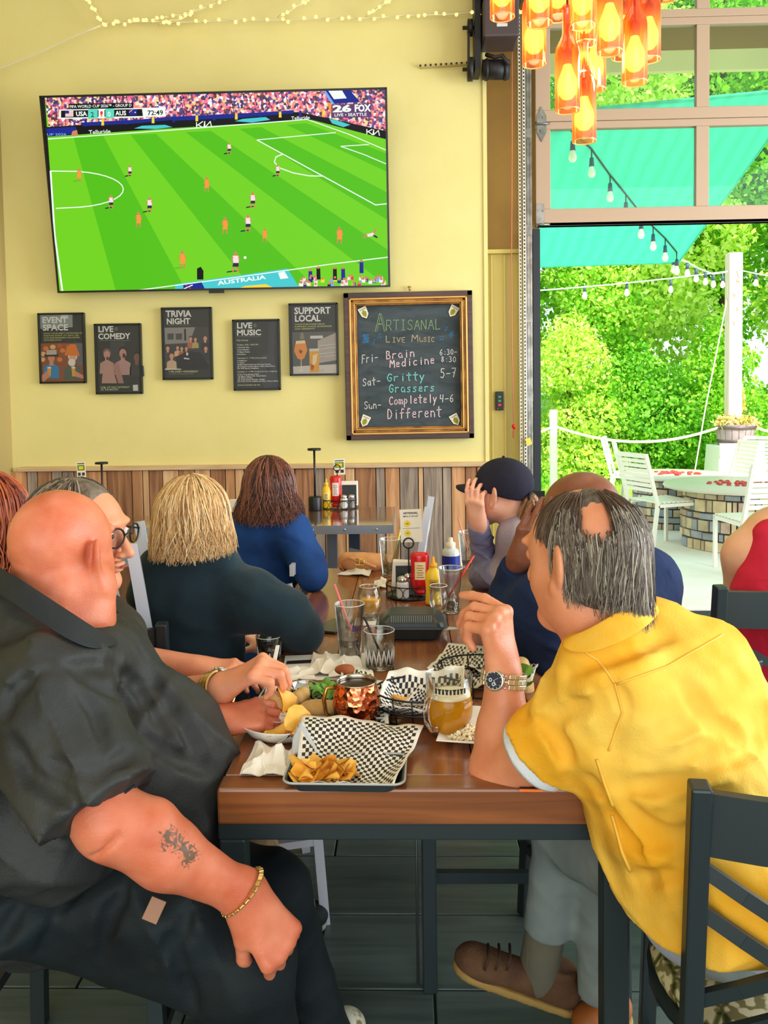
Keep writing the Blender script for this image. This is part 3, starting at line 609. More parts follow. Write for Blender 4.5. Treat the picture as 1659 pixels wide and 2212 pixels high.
# ================================================================== TELEVISION
def rgb(name, c, s=0, rough=.6):
    return mat(name, c, rough) if not s else emit(name, c, s)
def tv():
    g = thing('television', 'huge wall-mounted television showing a football match', 'television', P(480, 628, 5.2))
    BL, BR = P(125, 633, 5.17), P(843, 620, 5.17); TL = P(94, 207, 5.0); U = (BR - BL).normalized(); h = (TL - BL); V = (h - U * h.dot(U)).normalized()
    pn = Panel(BL, U, V); N = pn.N; w = (BR - BL).length; hh = h.dot(V)
    R = Matrix((U, V, N)).transposed()
    M_fr = mat('television black', (12, 12, 14), .35)
    obj('casing', MB().box(BL + U * w / 2 + V * hh / 2 - N * .03, (w, hh, .056), R, bevel=.006), M_fr, g)
    f = MB(); e = .012
    for a, s in (((w / 2, e / 2), (w, e)), ((w / 2, hh - e / 2), (w, e)), ((e / 2, hh / 2), (e, hh)), ((w - e / 2, hh / 2), (e, hh))): f.box(BL + U * a[0] + V * a[1], (*s, .01), R)
    obj('bezel', f, M_fr, g)
    b = MB(); b.box(BL + U * w * .48 - V * .008, (.09, .02, .03), R); obj('sensor_bar', b, M_fr, g)
    b = MB(); b.box(P(480, 420, 5.2) + Vector((0, .03, 0)), (.5, .12, .4)); obj('wall_mount', b, M_fr, g)
    # ---- the picture on the screen
    mats = [emit('screen grass bright', (112, 208, 30), 1.0)]; idx = {}
    def c(name, col, s=1.0):
        if name not in idx: idx[name] = len(mats); mats.append(emit('screen ' + name, col, s))
        return idx[name]
    GD = c('grass dark', (82, 190, 20)); WH = c('white', (240, 250, 240)); BK = c('black', (14, 14, 22)); NV = c('navy', (22, 40, 140)); TQ = c('turquoise', (70, 200, 206)); OR = c('orange', (250, 150, 60)); PK = c('kit white', (250, 220, 226)); DK = c('kit dark', (40, 40, 60)); GR = c('run grass', (86, 190, 20)); YL = c('yellow', (250, 214, 60)); RD = c('red', (224, 50, 70)); SKN = c('skin', (210, 130, 90)); TE = c('score teal', (90, 214, 190)); LB = c('light blue', (120, 170, 240))
    cm = bpy.data.materials.new('screen crowd'); cm.use_nodes = True; n = cm.node_tree; bs = n.nodes['Principled BSDF']; bs.inputs['Base Color'].default_value = (0, 0, 0, 1)
    vo = n.nodes.new('ShaderNodeTexVoronoi'); vo.inputs['Scale'].default_value = 75; tcx = n.nodes.new('ShaderNodeTexCoord'); r = n.nodes.new('ShaderNodeValToRGB'); sp = n.nodes.new('ShaderNodeSeparateXYZ')
    n.links.new(tcx.outputs['Object'], vo.inputs['Vector']); n.links.new(vo.outputs['Color'], sp.inputs[0]); n.links.new(sp.outputs[0], r.inputs[0]); r.color_ramp.interpolation = 'CONSTANT'
    cols = [(236, 90, 130), (60, 40, 90), (250, 190, 200), (150, 60, 100), (246, 236, 250), (90, 40, 60), (240, 150, 120), (70, 70, 150), (250, 120, 150), (244, 214, 150)]
    e_ = r.color_ramp.elements
    while len(e_) < len(cols): e_.new(.5)
    for i, cc in enumerate(cols): e_[i].position = i / len(cols); e_[i].color = (*S2L(cc), 1)
    n.links.new(r.outputs[0], bs.inputs['Emission Color']); bs.inputs['Emission Strength'].default_value = 1.0
    CR = len(mats); mats.append(cm)
    def A(x, y): return (60 + x / 2.0232, 160 + y / 2.0232)     # zoomed crop to photo pixels
    def poly(pts, m, l=1): pn.poly([A(*p) for p in pts], m, l)
    def line(pts, w_, m, l=4): pn.line([A(*p) for p in pts], w_ * .0012, m, l)
    poly([(74, 98), (1566, 58), (1576, 930), (136, 955)], 0, 0.5)
    poly([(74, 98), (1566, 58), (1570, 262), (1290, 190), (1180, 172), (92, 232)], CR, 1)
    # mown stripes
    xs_t = [200, 330, 450, 560, 690, 800, 925, 1020, 1130, 1215]; ys_t = [276, 270, 266, 261, 254, 248, 240, 232, 222, 214]
    xs_b = [385, 690, 980, 1260, 1576, 1576, 1576, 1576, 1576, 1576]; ys_b = [948, 944, 937, 932, 930, 770, 640, 520, 430, 350]
    for i in range(0, 10, 2):
        if i + 1 > 9: break
        pts = [(xs_t[i], ys_t[i]), (xs_t[i + 1], ys_t[i + 1]), (xs_b[i + 1], ys_b[i + 1])]
        if i == 4: pts += [(1576, 930)]
        pts += [(xs_b[i], ys_b[i])]
        # curve of the camera lens: stripes bow a little
        poly(pts, GD, 1.5)
    # hoardings
    poly([(80, 232), (600, 200), (1180, 166), (1300, 190), (1570, 250), (1570, 286), (1240, 200), (640, 236), (88, 274)], BK, 2)
    poly([(80, 238), (210, 230), (215, 262), (88, 272)], NV, 2.5); poly([(230, 212), (470, 200), (640, 186), (640, 200), (470, 216), (240, 228)], NV, 2.5)
    poly([(640, 186), (1050, 166), (1160, 158), (1160, 172), (910, 192), (640, 204)], NV, 2.6)
    poly([(465, 238), (500, 226), (600, 222), (632, 232), (560, 240)], TQ, 3); poly([(905, 206), (940, 196), (1040, 188), (1060, 200), (980, 212)], TQ, 3); poly([(1318, 196), (1350, 202), (1410, 222), (1380, 232), (1330, 216)], TQ, 3)
    pn.text('Telluride', *A(268, 262), 8, WH, wpx=47, slope=-.05); pn.text('Telluride', *A(1152, 200), 7, WH, wpx=40, slope=-.05)
    pn.text('UP 2026', *A(84, 270), 5, LB, wpx=42)
    def kia(x, y, s, sl=0):
        for seg in ([(0, 0), (.0, -.9)], [(0, -.35), (.9, -1)], [(.25, -.5), (.95, 0), (1.05, 0), (1.2, -1)], [(1.2, -1), (1.2, 0), (2.0, -.95), (2.2, 0)]):
            line([(x + a * s, y + b_ * s * .9 + sl * a * s) for a, b_ in seg], 4.5, WH, 5)
    kia(738, 236, 30, -.05); kia(1482, 262, 25, .12)
    poly([(195, 250), (215, 244), (220, 268), (190, 270)], SKN, 3)
    # pitch markings
    line([(90, 284), (640, 244), (1225, 198)], 4.5, WH)
    line([(1225, 200), (1400, 262), (1572, 335)], 4, WH); line([(100, 425), (118, 700), (152, 950)], 9, WH); line([(1002, 288), (1345, 256)], 4, WH); line([(1002, 288), (1290, 446), (1520, 572), (1576, 566)], 5, WH)
    line([(1368, 316), (1490, 308)], 4, WH); line([(1368, 316), (1470, 352), (1574, 396)], 4, WH)
    el = [(100 + 0, 424)] + [(170 + 248 * math.sin(t), 504 - 80 * math.cos(t)) for t in [PI * i / 16 * .98 for i in range(1, 16)]] + [(124, 587)]
    line(el, 5, WH); line([(1115, 350), (1085, 362), (1078, 385), (1100, 410), (1160, 432), (1230, 445), (1290, 446)], 5, WH)
    line([(480, 945), (900, 890), (1330, 830), (1576, 800)], 5, WH)
    # players
    def man(x, y, h, top, leg, lean=0):
        poly([(x + 10 - 50 * 0, y + h - 4), (x - h * .45, y + h + 2), (x - h * .4, y + h - 4), (x, y + h - 8)], GD if leg is OR else DK, 3)
        k = h / 60
        poly([(x - 8 * k, y + 12 * k), (x + 9 * k, y + 12 * k), (x + 8 * k + lean, y + 34 * k), (x - 8 * k + lean, y + 34 * k)], top, 5); poly([(x - 8 * k + lean, y + 33 * k), (x + 8 * k + lean, y + 33 * k), (x + 9 * k, y + 44 * k), (x - 9 * k, y + 44 * k)], leg, 5.4)
        poly([(x - 8 * k, y + 43 * k), (x - 3 * k, y + 43 * k), (x - 5 * k, y + 60 * k), (x - 9 * k, y + 60 * k)], SKN, 5); poly([(x + 3 * k, y + 43 * k), (x + 8 * k, y + 43 * k), (x + 10 * k, y + 60 * k), (x + 5 * k, y + 60 * k)], SKN, 5)
        poly([(x - 9 * k, y + 13 * k), (x - 13 * k, y + 28 * k), (x - 10 * k, y + 28 * k), (x - 6 * k, y + 16 * k)], SKN, 5); poly([(x + 9 * k, y + 13 * k), (x + 14 * k, y + 27 * k), (x + 11 * k, y + 28 * k), (x + 6 * k, y + 16 * k)], SKN, 5)
        pn.disc(*A(x, y + 6 * k), 2.6 * k, 3.0 * k, SKN, 5.6)
    for x, y, h, t in ((224, 412, 58, 0), (446, 398, 50, 1), (364, 528, 60, 1), (532, 538, 66, 1), (484, 602, 68, 0), (782, 450, 64, 0), (880, 298, 52, 1), (1092, 395, 52, 1), (983, 516, 68, 1), (962, 614, 74, 1), (862, 626, 72, 0), (1035, 674, 58, 0), (1362, 668, 74, 0), (676, 772, 78, 0), (908, 776, 90, 1)):
        man(x, y, h, (OR, PK)[t], (OR, DK)[t], 2)
    poly([(1482, 700), (1512, 692), (1516, 706), (1486, 712)], PK, 5); poly([(1464, 712), (1484, 702), (1486, 708), (1468, 718)], SKN, 5); poly([(1508, 694), (1520, 676), (1526, 678), (1516, 700)], SKN, 5); poly([(1512, 700), (1530, 712), (1526, 718), (1508, 708)], DK, 5); pn.disc(*A(1476, 700), 2, 2, SKN, 5.5); pn.disc(*A(950, 802), 3, 3, WH, 5); poly([(740, 850), (756, 842), (768, 860), (768, 898), (740, 898)], BK, 5)
    # dug-out roof and bench
    poly([(644, 918), (1135, 850), (1182, 925), (1182, 938), (644, 944)], TQ, 3); pn.text('AUSTRALIA', *A(832, 922), 8.5, WH, wpx=105, slope=-.13, bold=.03)
    poly([(680, 922), (760, 910), (775, 940), (680, 942)], NV, 4); line([(684, 938), (720, 922)], 5, WH, 5); line([(690, 922), (715, 940)], 4, RD, 5); poly([(918, 938), (950, 926), (1040, 918), (1080, 936)], YL, 4); poly([(1094, 868), (1122, 862), (1140, 892), (1104, 896)], WH, 4)
    rr = random.Random(5)
    for i in range(46):
        x = 1190 + rr.random() * 375; y = 885 + rr.random() * 36; m = rr.choice([NV, PK, WH, LB, BK, RD, YL]); poly([(x - 7, y), (x + 7, y - 3), (x + 8, y + 14), (x - 8, y + 14)], m, 4); pn.disc(*A(x, y - 3), 2.4, 2.8, SKN, 4.5)
    for x, y in ((1235, 860), (1270, 848), (1342, 850), (1378, 850), (1458, 820)): poly([(x - 8, y), (x + 8, y), (x + 10, y + 50), (x - 8, y + 50)], rr.choice([NV, BK, BK]), 4.2); pn.disc(*A(x, y - 3), 3, 3, SKN, 4.6)
    for i in range(14): x = 220 + i * 96 + rr.random() * 40; y = 232 - (x - 80) * .045 - 22; poly([(x - 5, y), (x + 5, y), (x + 6, y + 26), (x - 6, y + 26)], YL if i % 2 else NV, 3)
    for x in (430, 676, 885, 1128): line([(x, 90), (x + 22, 220 - x * .03)], 3, DK, 1.3)
    # score bug
    poly([(180, 130), (462, 126), (462, 150), (180, 154)], BK, 6); pn.text('FIFA WORLD CUP 2026™ - GROUP D', *A(184, 149), 6, WH, 7, wpx=134, bold=.01)
    poly([(138, 156), (508, 148), (514, 190), (138, 196)], WH, 6); poly([(146, 160), (500, 153), (504, 184), (146, 191)], BK, 6.5)
    poly([(508, 148), (600, 146), (604, 186), (510, 188)], WH, 6.6); pn.text('72:49', *A(524, 180), 10, BK, 7.5, wpx=34, bold=.02)
    pn.text('USA', *A(212, 184), 9.5, WH, 7.5, wpx=24, bold=.03); pn.text('AUS', *A(385, 181), 9.5, WH, 7.5, wpx=23, bold=.03)
    poly([(264, 154), (306, 153), (306, 195), (264, 196)], TE, 7); poly([(340, 152), (378, 151), (378, 193), (340, 194)], TE, 7); pn.text('2', *A(277, 188), 10.5, BK, 7.5); pn.text('0', *A(350, 186), 10.5, WH, 7.5)
    poly([(310, 153), (336, 152), (336, 194), (310, 195)], WH, 7); pn.disc(*A(323, 170), 3, 4, RD, 7.3); poly([(318, 176), (328, 176), (326, 188), (320, 188)], OR, 7.3)
    poly([(165, 160), (200, 159), (200, 186), (165, 187)], WH, 7)
    for k in range(4): line([(165, 162 + k * 7), (200, 161 + k * 7)], 2.6, RD, 7.3)
    poly([(165, 160), (181, 160), (181, 173), (165, 173)], NV, 7.6); poly([(443, 155), (478, 154), (478, 180), (443, 181)], NV, 7); line([(444, 156), (458, 168)], 2, RD, 7.3); line([(444, 168), (458, 156)], 2, WH, 7.3); pn.disc(*A(470, 168), 1.4, 1.4, WH, 7.5)
    # tunnel banner and channel mark
    poly([(1290, 64), (1400, 62), (1452, 122), (1330, 130)], NV, 3); poly([(1310, 68), (1370, 66), (1394, 106), (1338, 110)], WH, 3.5); poly([(1288, 68), (1298, 66), (1340, 130), (1328, 132)], LB, 3.5)
    poly([(1310, 128), (1330, 126), (1334, 172), (1322, 176)], OR, 6); poly([(1326, 134), (1500, 128), (1502, 188), (1326, 192)], c('shade', (96, 60, 110)), 6)
    pn.text('26', *A(1334, 166), 14, WH, 8, wpx=40, bold=.05); pn.text('FOX', *A(1428, 164), 14.5, WH, 8, wpx=36, bold=.045); pn.text('LIVE • SEATTLE', *A(1340, 186), 6.5, WH, 8, wpx=70, bold=.015); pn.text('FIFA', *A(1524, 220), 4, WH, 5, wpx=18)
    obj('screen', pn.mb, mats, g)
tv()

# ================================================================== POSTERS
PY_ = W - .02
M_frame = mat('black poster frame', (16, 17, 18), .4)
PC = {}
def pm(col, key=None):
    k = tuple(col)
    if k not in PC: PC[k] = mat('print %d %d %d' % k, k, .55)
    return PC[k]
def poster(corner, label, draw):
    (x0, y0), (x1, y1), (x2, y2), (x3, y3) = corner     # TL TR BR BL
    BL, BR, TL = P(x3, y3, PY_), P(x2, y2, PY_), P(x0, y0, PY_); U = (BR - BL).normalized(); V = Vector((0, 0, 1)); U.z *= .2; U = Vector((1, 0, U.z)).normalized(); V = Vector((-U.z, 0, U.x))
    w = (BR - BL).length; h = (TL - BL).dot(V); g = thing('framed_poster', label, 'poster', BL + U * w / 2); pn = Panel(BL + Vector((0, -.006, 0)), U, V)
    R = Matrix((U, V, pn.N)).transposed(); f = MB(); e = .012
    for a, s in (((w / 2, e / 2), (w, e)), ((w / 2, h - e / 2), (w, e)), ((e / 2, h / 2), (e, h)), ((w - e / 2, h / 2), (e, h))): f.box(BL + U * a[0] + V * a[1] - Vector((0, .004, 0)), (*s, .03), R, bevel=.002)
    obj('frame', f, M_frame, g); mats = []
    def C(col):
        m = pm(col)
        if m not in mats: mats.append(m)
        return mats.index(m)
    C((44, 48, 46)); pn.mb.add([BL + U * a + V * b + Vector((0, -.006, 0)) for a, b in ((e, e), (w - e, e), (w - e, h - e), (e, h - e))], [(0, 1, 2, 3)], 0)
    draw(pn, C); obj('print', pn.mb, mats, g)
    gl = MB(); gl.box(BL + U * w / 2 + V * h / 2 - Vector((0, .014, 0)), (w - e, h - e, .0015), R); obj('glazing', gl, clearmat('poster acrylic', (250, 250, 250), 0, .5), g)
k2 = 3.318
def A2(x, y): return (60 + x / k2, 620 + y / k2)
k3 = 2.86
def A3(x, y): return (480 + x / k3, 610 + y / k3)
WHT, DRK, OLV, SKI = (240, 240, 236), (36, 40, 40), (200, 204, 120), (222, 160, 130)
def tx(pn, C, t, x, y, h, w, col=WHT, A=A2, bold=.03, lsp=1): pn.text(t, *A(x, y), h / (k2 if A is A2 else k3), C(col), 4, wpx=w / (k2 if A is A2 else k3), bold=bold, lsp=lsp)
def pl(pn, C, pts, col, l=1, A=A2): pn.poly([A(*p) for p in pts], C(col), l)
def figure(pn, C, x, y, s, skin, hair, shirt, A=A2, l=3, hat=None):
    pl(pn, C, [(x - s * 1.2, y + s * 3.2), (x - s * 1.1, y + s * 1.5), (x - s * .4, y + s * 1.1), (x + s * .4, y + s * 1.1), (x + s * 1.1, y + s * 1.5), (x + s * 1.2, y + s * 3.2)], shirt, l, A)
    pl(pn, C, [(x - s * .3, y + s * .6), (x + s * .3, y + s * .6), (x + s * .3, y + s * 1.3), (x - s * .3, y + s * 1.3)], skin, l + .3, A)
    k = k2 if A is A2 else k3
    pn.disc(*A(x, y - s * .15), s * .66 / k, s * .75 / k, C(hair), l + .5); pn.disc(*A(x, y + s * .12), s * .52 / k, s * .66 / k, C(skin), l + .9)
def d_event(pn, C):
    pl(pn, C, [(84, 198), (320, 194), (322, 288), (88, 300)], (150, 160, 156)); pl(pn, C, [(390, 196), (404, 196), (406, 290), (396, 292)], (200, 205, 200)); pl(pn, C, [(238, 196), (290, 195), (292, 228), (238, 230)], (206, 208, 204), 1.5)
    tx(pn, C, 'EVENT', 104, 258, 42, 180); tx(pn, C, 'SPACE', 108, 312, 42, 182)
    for i, t in enumerate(('HOLD YOUR NEXT OUTDOOR OR', 'INDOOR EVENT AT ARW. SEE', 'OUR BARTENDERS FOR MORE', 'INFORMATION')): tx(pn, C, t, 114, 338 + i * 16, 9, (282, 252, 258, 128)[i], OLV, bold=.02)
    pl(pn, C, [(86, 404), (410, 402), (412, 684), (96, 688)], (150, 84, 50)); pl(pn, C, [(330, 404), (410, 402), (411, 560), (360, 560)], (110, 110, 116), 1.4)
    for i, (x, y) in enumerate(((130, 440), (180, 430), (230, 420), (250, 455), (110, 480), (290, 425), (230, 520), (105, 520))): pn.disc(*A2(x, y), 6, 5, C([(236, 130, 50), (250, 190, 120), (200, 90, 40)][i % 3]), 1.6)
    figure(pn, C, 170, 500, 48, (226, 150, 120), (60, 40, 40), (40, 140, 200)); figure(pn, C, 322, 505, 50, (236, 176, 150), (240, 236, 226), (80, 104, 92))
    pl(pn, C, [(118, 482), (222, 480), (216, 498), (124, 500)], (30, 30, 34), 4.2); pl(pn, C, [(136, 452), (206, 450), (208, 484), (134, 486)], (200, 190, 180), 4.4)
    pl(pn, C, [(262, 490), (282, 430), (310, 408), (344, 412), (358, 450), (374, 494)], (240, 130, 40), 4.4); pn.disc(*A2(316, 540), 8, 8, C((244, 236, 226)), 4.5)
    for x in (155, 328): pl(pn, C, [(x - 14, 580), (x + 14, 578), (x + 10, 640), (x - 8, 642)], (244, 170, 60), 4.8); pn.disc(*A2(x, 578), 4.6, 2, C((250, 240, 220)), 5)
    pl(pn, C, [(96, 640), (140, 600), (160, 640), (110, 684)], (226, 150, 120), 4.9); pl(pn, C, [(340, 600), (410, 640), (408, 660), (336, 640)], (226, 150, 120), 4.9)
poster([(82, 677), (185, 676), (187, 828), (88, 829)], 'framed poster headed EVENT SPACE with two men in hats', d_event)
def d_comedy(pn, C):
    tx(pn, C, 'LIVE', 505, 322, 40, 110); tx(pn, C, 'COMEDY', 505, 374, 40, 232); pn.line([A2(512, 384), A2(735, 382)], .002, C((150, 150, 150)), 3)
    pn.disc(*A2(634, 300), 4, 4.5, C((96, 100, 92)), 2)
    pl(pn, C, [(590, 392), (700, 390), (640, 690), (600, 690)], (60, 66, 68), 1.2)
    figure(pn, C, 568, 480, 44, (204, 150, 140), (130, 96, 90), (190, 150, 140)); pl(pn, C, [(540, 600), (600, 560), (640, 690), (530, 690)], (196, 150, 140), 4)
    figure(pn, C, 682, 470, 50, (200, 148, 136), (40, 30, 34), (190, 148, 146)); pl(pn, C, [(610, 560), (650, 540), (690, 690), (650, 690)], (180, 130, 122), 4.2)
    figure(pn, C, 782, 500, 44, (130, 90, 80), (30, 28, 32), (50, 56, 60)); pn.disc(*A2(690, 492), 3, 5, C((80, 30, 30)), 5); pn.disc(*A2(572, 512), 2.5, 4, C((90, 40, 40)), 5)
    pl(pn, C, [(510, 692), (760, 690), (760, 700), (512, 700)], (44, 48, 46), 5)
    tx(pn, C, '8 PM, 1ST ONLY SATURDAY', 524, 726, 13, 208, (214, 220, 170), bold=.01); tx(pn, C, 'OF THE MONTH', 524, 742, 13, 124, (214, 220, 170), bold=.01)
    pn.line([A2(500, 760), A2(816, 758)], .003, C(WHT), 4); pl(pn, C, [(754, 702), (790, 700), (792, 744), (756, 744)], (226, 226, 224), 4)
poster([(205, 700), (305, 699), (309, 851), (209, 852)], 'framed poster headed LIVE COMEDY with laughing faces', d_comedy)
def d_trivia(pn, C):
    tx(pn, C, 'TRIVIA', 990, 214, 44, 184); tx(pn, C, 'NIGHT', 995, 266, 40, 170); pn.line([A2(1000, 275), A2(1170, 273)], .0015, C((150, 150, 150)), 3)
    pl(pn, C, [(978, 290), (1296, 286), (1302, 590), (986, 590)], (60, 62, 66)); pl(pn, C, [(980, 292), (1200, 288), (1160, 400), (984, 410)], (150, 144, 140), 1.4)
    for x in (1000, 1060): pl(pn, C, [(x, 334), (x + 46, 332), (x + 46, 376), (x + 2, 378)], (70, 72, 74), 1.8)
    pl(pn, C, [(1060, 500), (1150, 460), (1240, 470), (1300, 560), (1300, 590), (1080, 590)], (22, 26, 34), 3.6)
    for x, y, s, sh in ((1004, 438, 24, (70, 70, 80)), (1074, 434, 20, (220, 190, 150)), (1104, 440, 20, (200, 90, 60)), (1137, 440, 20, (60, 60, 70)), (1168, 370, 22, (180, 110, 70)), (1202, 374, 20, (190, 170, 110)), (1272, 366, 26, (40, 44, 48)), (1276, 440, 24, (50, 50, 56)), (1032, 492, 30, (214, 180, 150))): figure(pn, C, x, y, s, SKI, (70, 40, 34), sh, l=2.4 + y / 500)
    pl(pn, C, [(1120, 300), (1134, 300), (1136, 384), (1122, 384)], (40, 40, 44), 2); pl(pn, C, [(1136, 470), (1150, 470), (1150, 490), (1136, 490)], (236, 236, 240), 5); pl(pn, C, [(1120, 505), (1160, 512), (1158, 520), (1120, 516)], (220, 220, 220), 5)
    pl(pn, C, [(984, 584), (1100, 586), (1100, 592), (984, 594)], (236, 226, 210), 5); tx(pn, C, '7 PM, EVERY WEDNESDAY', 1010, 614, 13, 212, (214, 220, 170), bold=.01); pn.line([A2(1008, 624), A2(1190, 622)], .0012, C(OLV), 3); pn.line([A2(988, 656), A2(1300, 654)], .0012, C(WHT), 3)
poster([(349, 665), (458, 663), (461, 820), (353, 821)], 'framed poster headed TRIVIA NIGHT with a group photo', d_trivia)
def d_music(pn, C):
    tx(pn, C, 'LIVE', 90, 284, 34, 96, A=A3); tx(pn, C, 'MUSIC', 90, 328, 34, 150, A=A3); pn.line([A3(92, 336), A3(240, 334)], .0015, C((150, 150, 150)), 3); pn.disc(*A3(202, 266), 4, 4.5, C((96, 100, 92)), 2)
    pl(pn, C, [(230, 470), (260, 440), (320, 450), (350, 640), (260, 650), (215, 560)], (62, 66, 74), 1.3, A3); pl(pn, C, [(290, 240), (330, 240), (320, 450), (280, 450)], (56, 60, 66), 1.2, A3); pn.disc(*A3(286, 540), 6, 7, C((40, 42, 48)), 1.8)
    rr = random.Random(3); lay = [(90, 362, 70, 'Play lineup', 1), (92, 390, 130, 'Fridays, 6:30 - 8:30 PM', 1)]
    for i in range(4): lay.append((92, 406 + i * 14, (76, 74, 80, 54)[i], ('3 Wood & Wire', '10 Slow Mondays', '17 Maple Theory', '24 Hay Barons')[i], 0))
    lay.append((94, 472, 180, 'Saturdays, 5 - 7 PM (unless noted)', 1))
    for i in range(5): lay.append((94, 488 + i * 12, (60, 44, 206, 234, 132)[i], ('4 Wildflower', '11 Duet', '18 Mountain Road and the Late Friends', '25 Copper Lantern Band - Patio Party Show', '30 Old Stone Fiddlers')[i], 0))
    lay.append((96, 556, 244, 'Sundays, 4 - 6 PM, Songs from lots of genres', 1))
    for i in range(5): lay.append((96, 572 + i * 11, (132, 174, 92, 166, 250)[i], ('5 Two Tree Strings & Bow', '12 Open Fields with Guest Band', '19 Piano Picks', '22 Tape Reel Winter Guild', '26 Front Porch Fiddle and River Dance Band')[i], 0))
    lay.append((96, 638, 140, 'Seasonal schedule may vary', 1))
    for x, y, w, t, h in lay: tx(pn, C, t, x, y, 8 if h else 7.5, w, (214, 220, 190) if h else WHT, A3, bold=.02)
    pn.line([A3(80, 662), A3(358, 660)], .003, C(WHT), 4)
poster([(502, 691), (605, 690), (607, 842), (506, 844)], 'framed poster headed LIVE MUSIC filled with small lines of text', d_music)
def d_support(pn, C):
    tx(pn, C, 'SUPPORT', 446, 196, 40, 224, A=A3); tx(pn, C, 'LOCAL', 448, 242, 38, 160, A=A3)
    for i, t in enumerate(('YOUR PURCHASE HELPS', 'SUPPORT LOCAL BUSINESSES', 'AND RESIDENTS')): tx(pn, C, t, 448, 264 + i * 14, 8, (186, 230, 124)[i], OLV, A3, .02)
    pl(pn, C, [(432, 308), (704, 304), (708, 568), (440, 572)], (90, 92, 84), 1, A3); pl(pn, C, [(590, 360), (704, 310), (707, 480), (590, 500)], (180, 170, 160), 1.4, A3); pl(pn, C, [(438, 520), (708, 505), (708, 568), (440, 572)], (214, 206, 196), 1.6, A3)
    for y in (380, 400, 430, 450): pn.line([A3(600, y + 12), A3(704, y)], .003, C((220, 216, 208)), 2)
    pl(pn, C, [(484, 312), (500, 308), (508, 350), (480, 352)], (140, 130, 110), 2, A3); pl(pn, C, [(544, 330), (622, 328), (622, 346), (544, 348)], (214, 214, 210), 2, A3)
    pl(pn, C, [(456, 362), (512, 358), (526, 420), (508, 466), (490, 480), (466, 470), (444, 424)], (240, 150, 60), 3, A3); pl(pn, C, [(458, 362), (510, 358), (514, 376), (454, 380)], (250, 220, 170), 3.4, A3); pn.line([A3(488, 478), A3(488, 540)], .004, C((240, 232, 220)), 3); pn.disc(*A3(488, 545), 6, 2, C((230, 224, 214)), 3); pn.text('lp', *A3(476, 434), 7, C((90, 40, 20)), 5, bold=.03)
    pl(pn, C, [(538, 420), (598, 418), (600, 554), (542, 558)], (236, 170, 50), 3, A3); pl(pn, C, [(538, 410), (598, 408), (598, 424), (538, 426)], (220, 216, 206), 3.4, A3); pl(pn, C, [(560, 450), (590, 440), (580, 500), (556, 520)], (250, 220, 170), 3.6, A3); pl(pn, C, [(548, 500), (570, 520), (560, 545), (546, 540)], (190, 90, 30), 3.6, A3)
    for y in (350, 400, 460, 540): pn.line([A3(520, y + 10), A3(534, y + 14), A3(538, y)], .0018, C((210, 50, 40)), 4) if y < 380 else pn.line([A3(606, y + 10), A3(622, y + 6), A3(628, y - 6)], .0018, C((210, 50, 40)), 4)
poster([(624, 656), (730, 654), (732, 810), (627, 812)], 'framed poster headed SUPPORT LOCAL with beer glass and can', d_support)

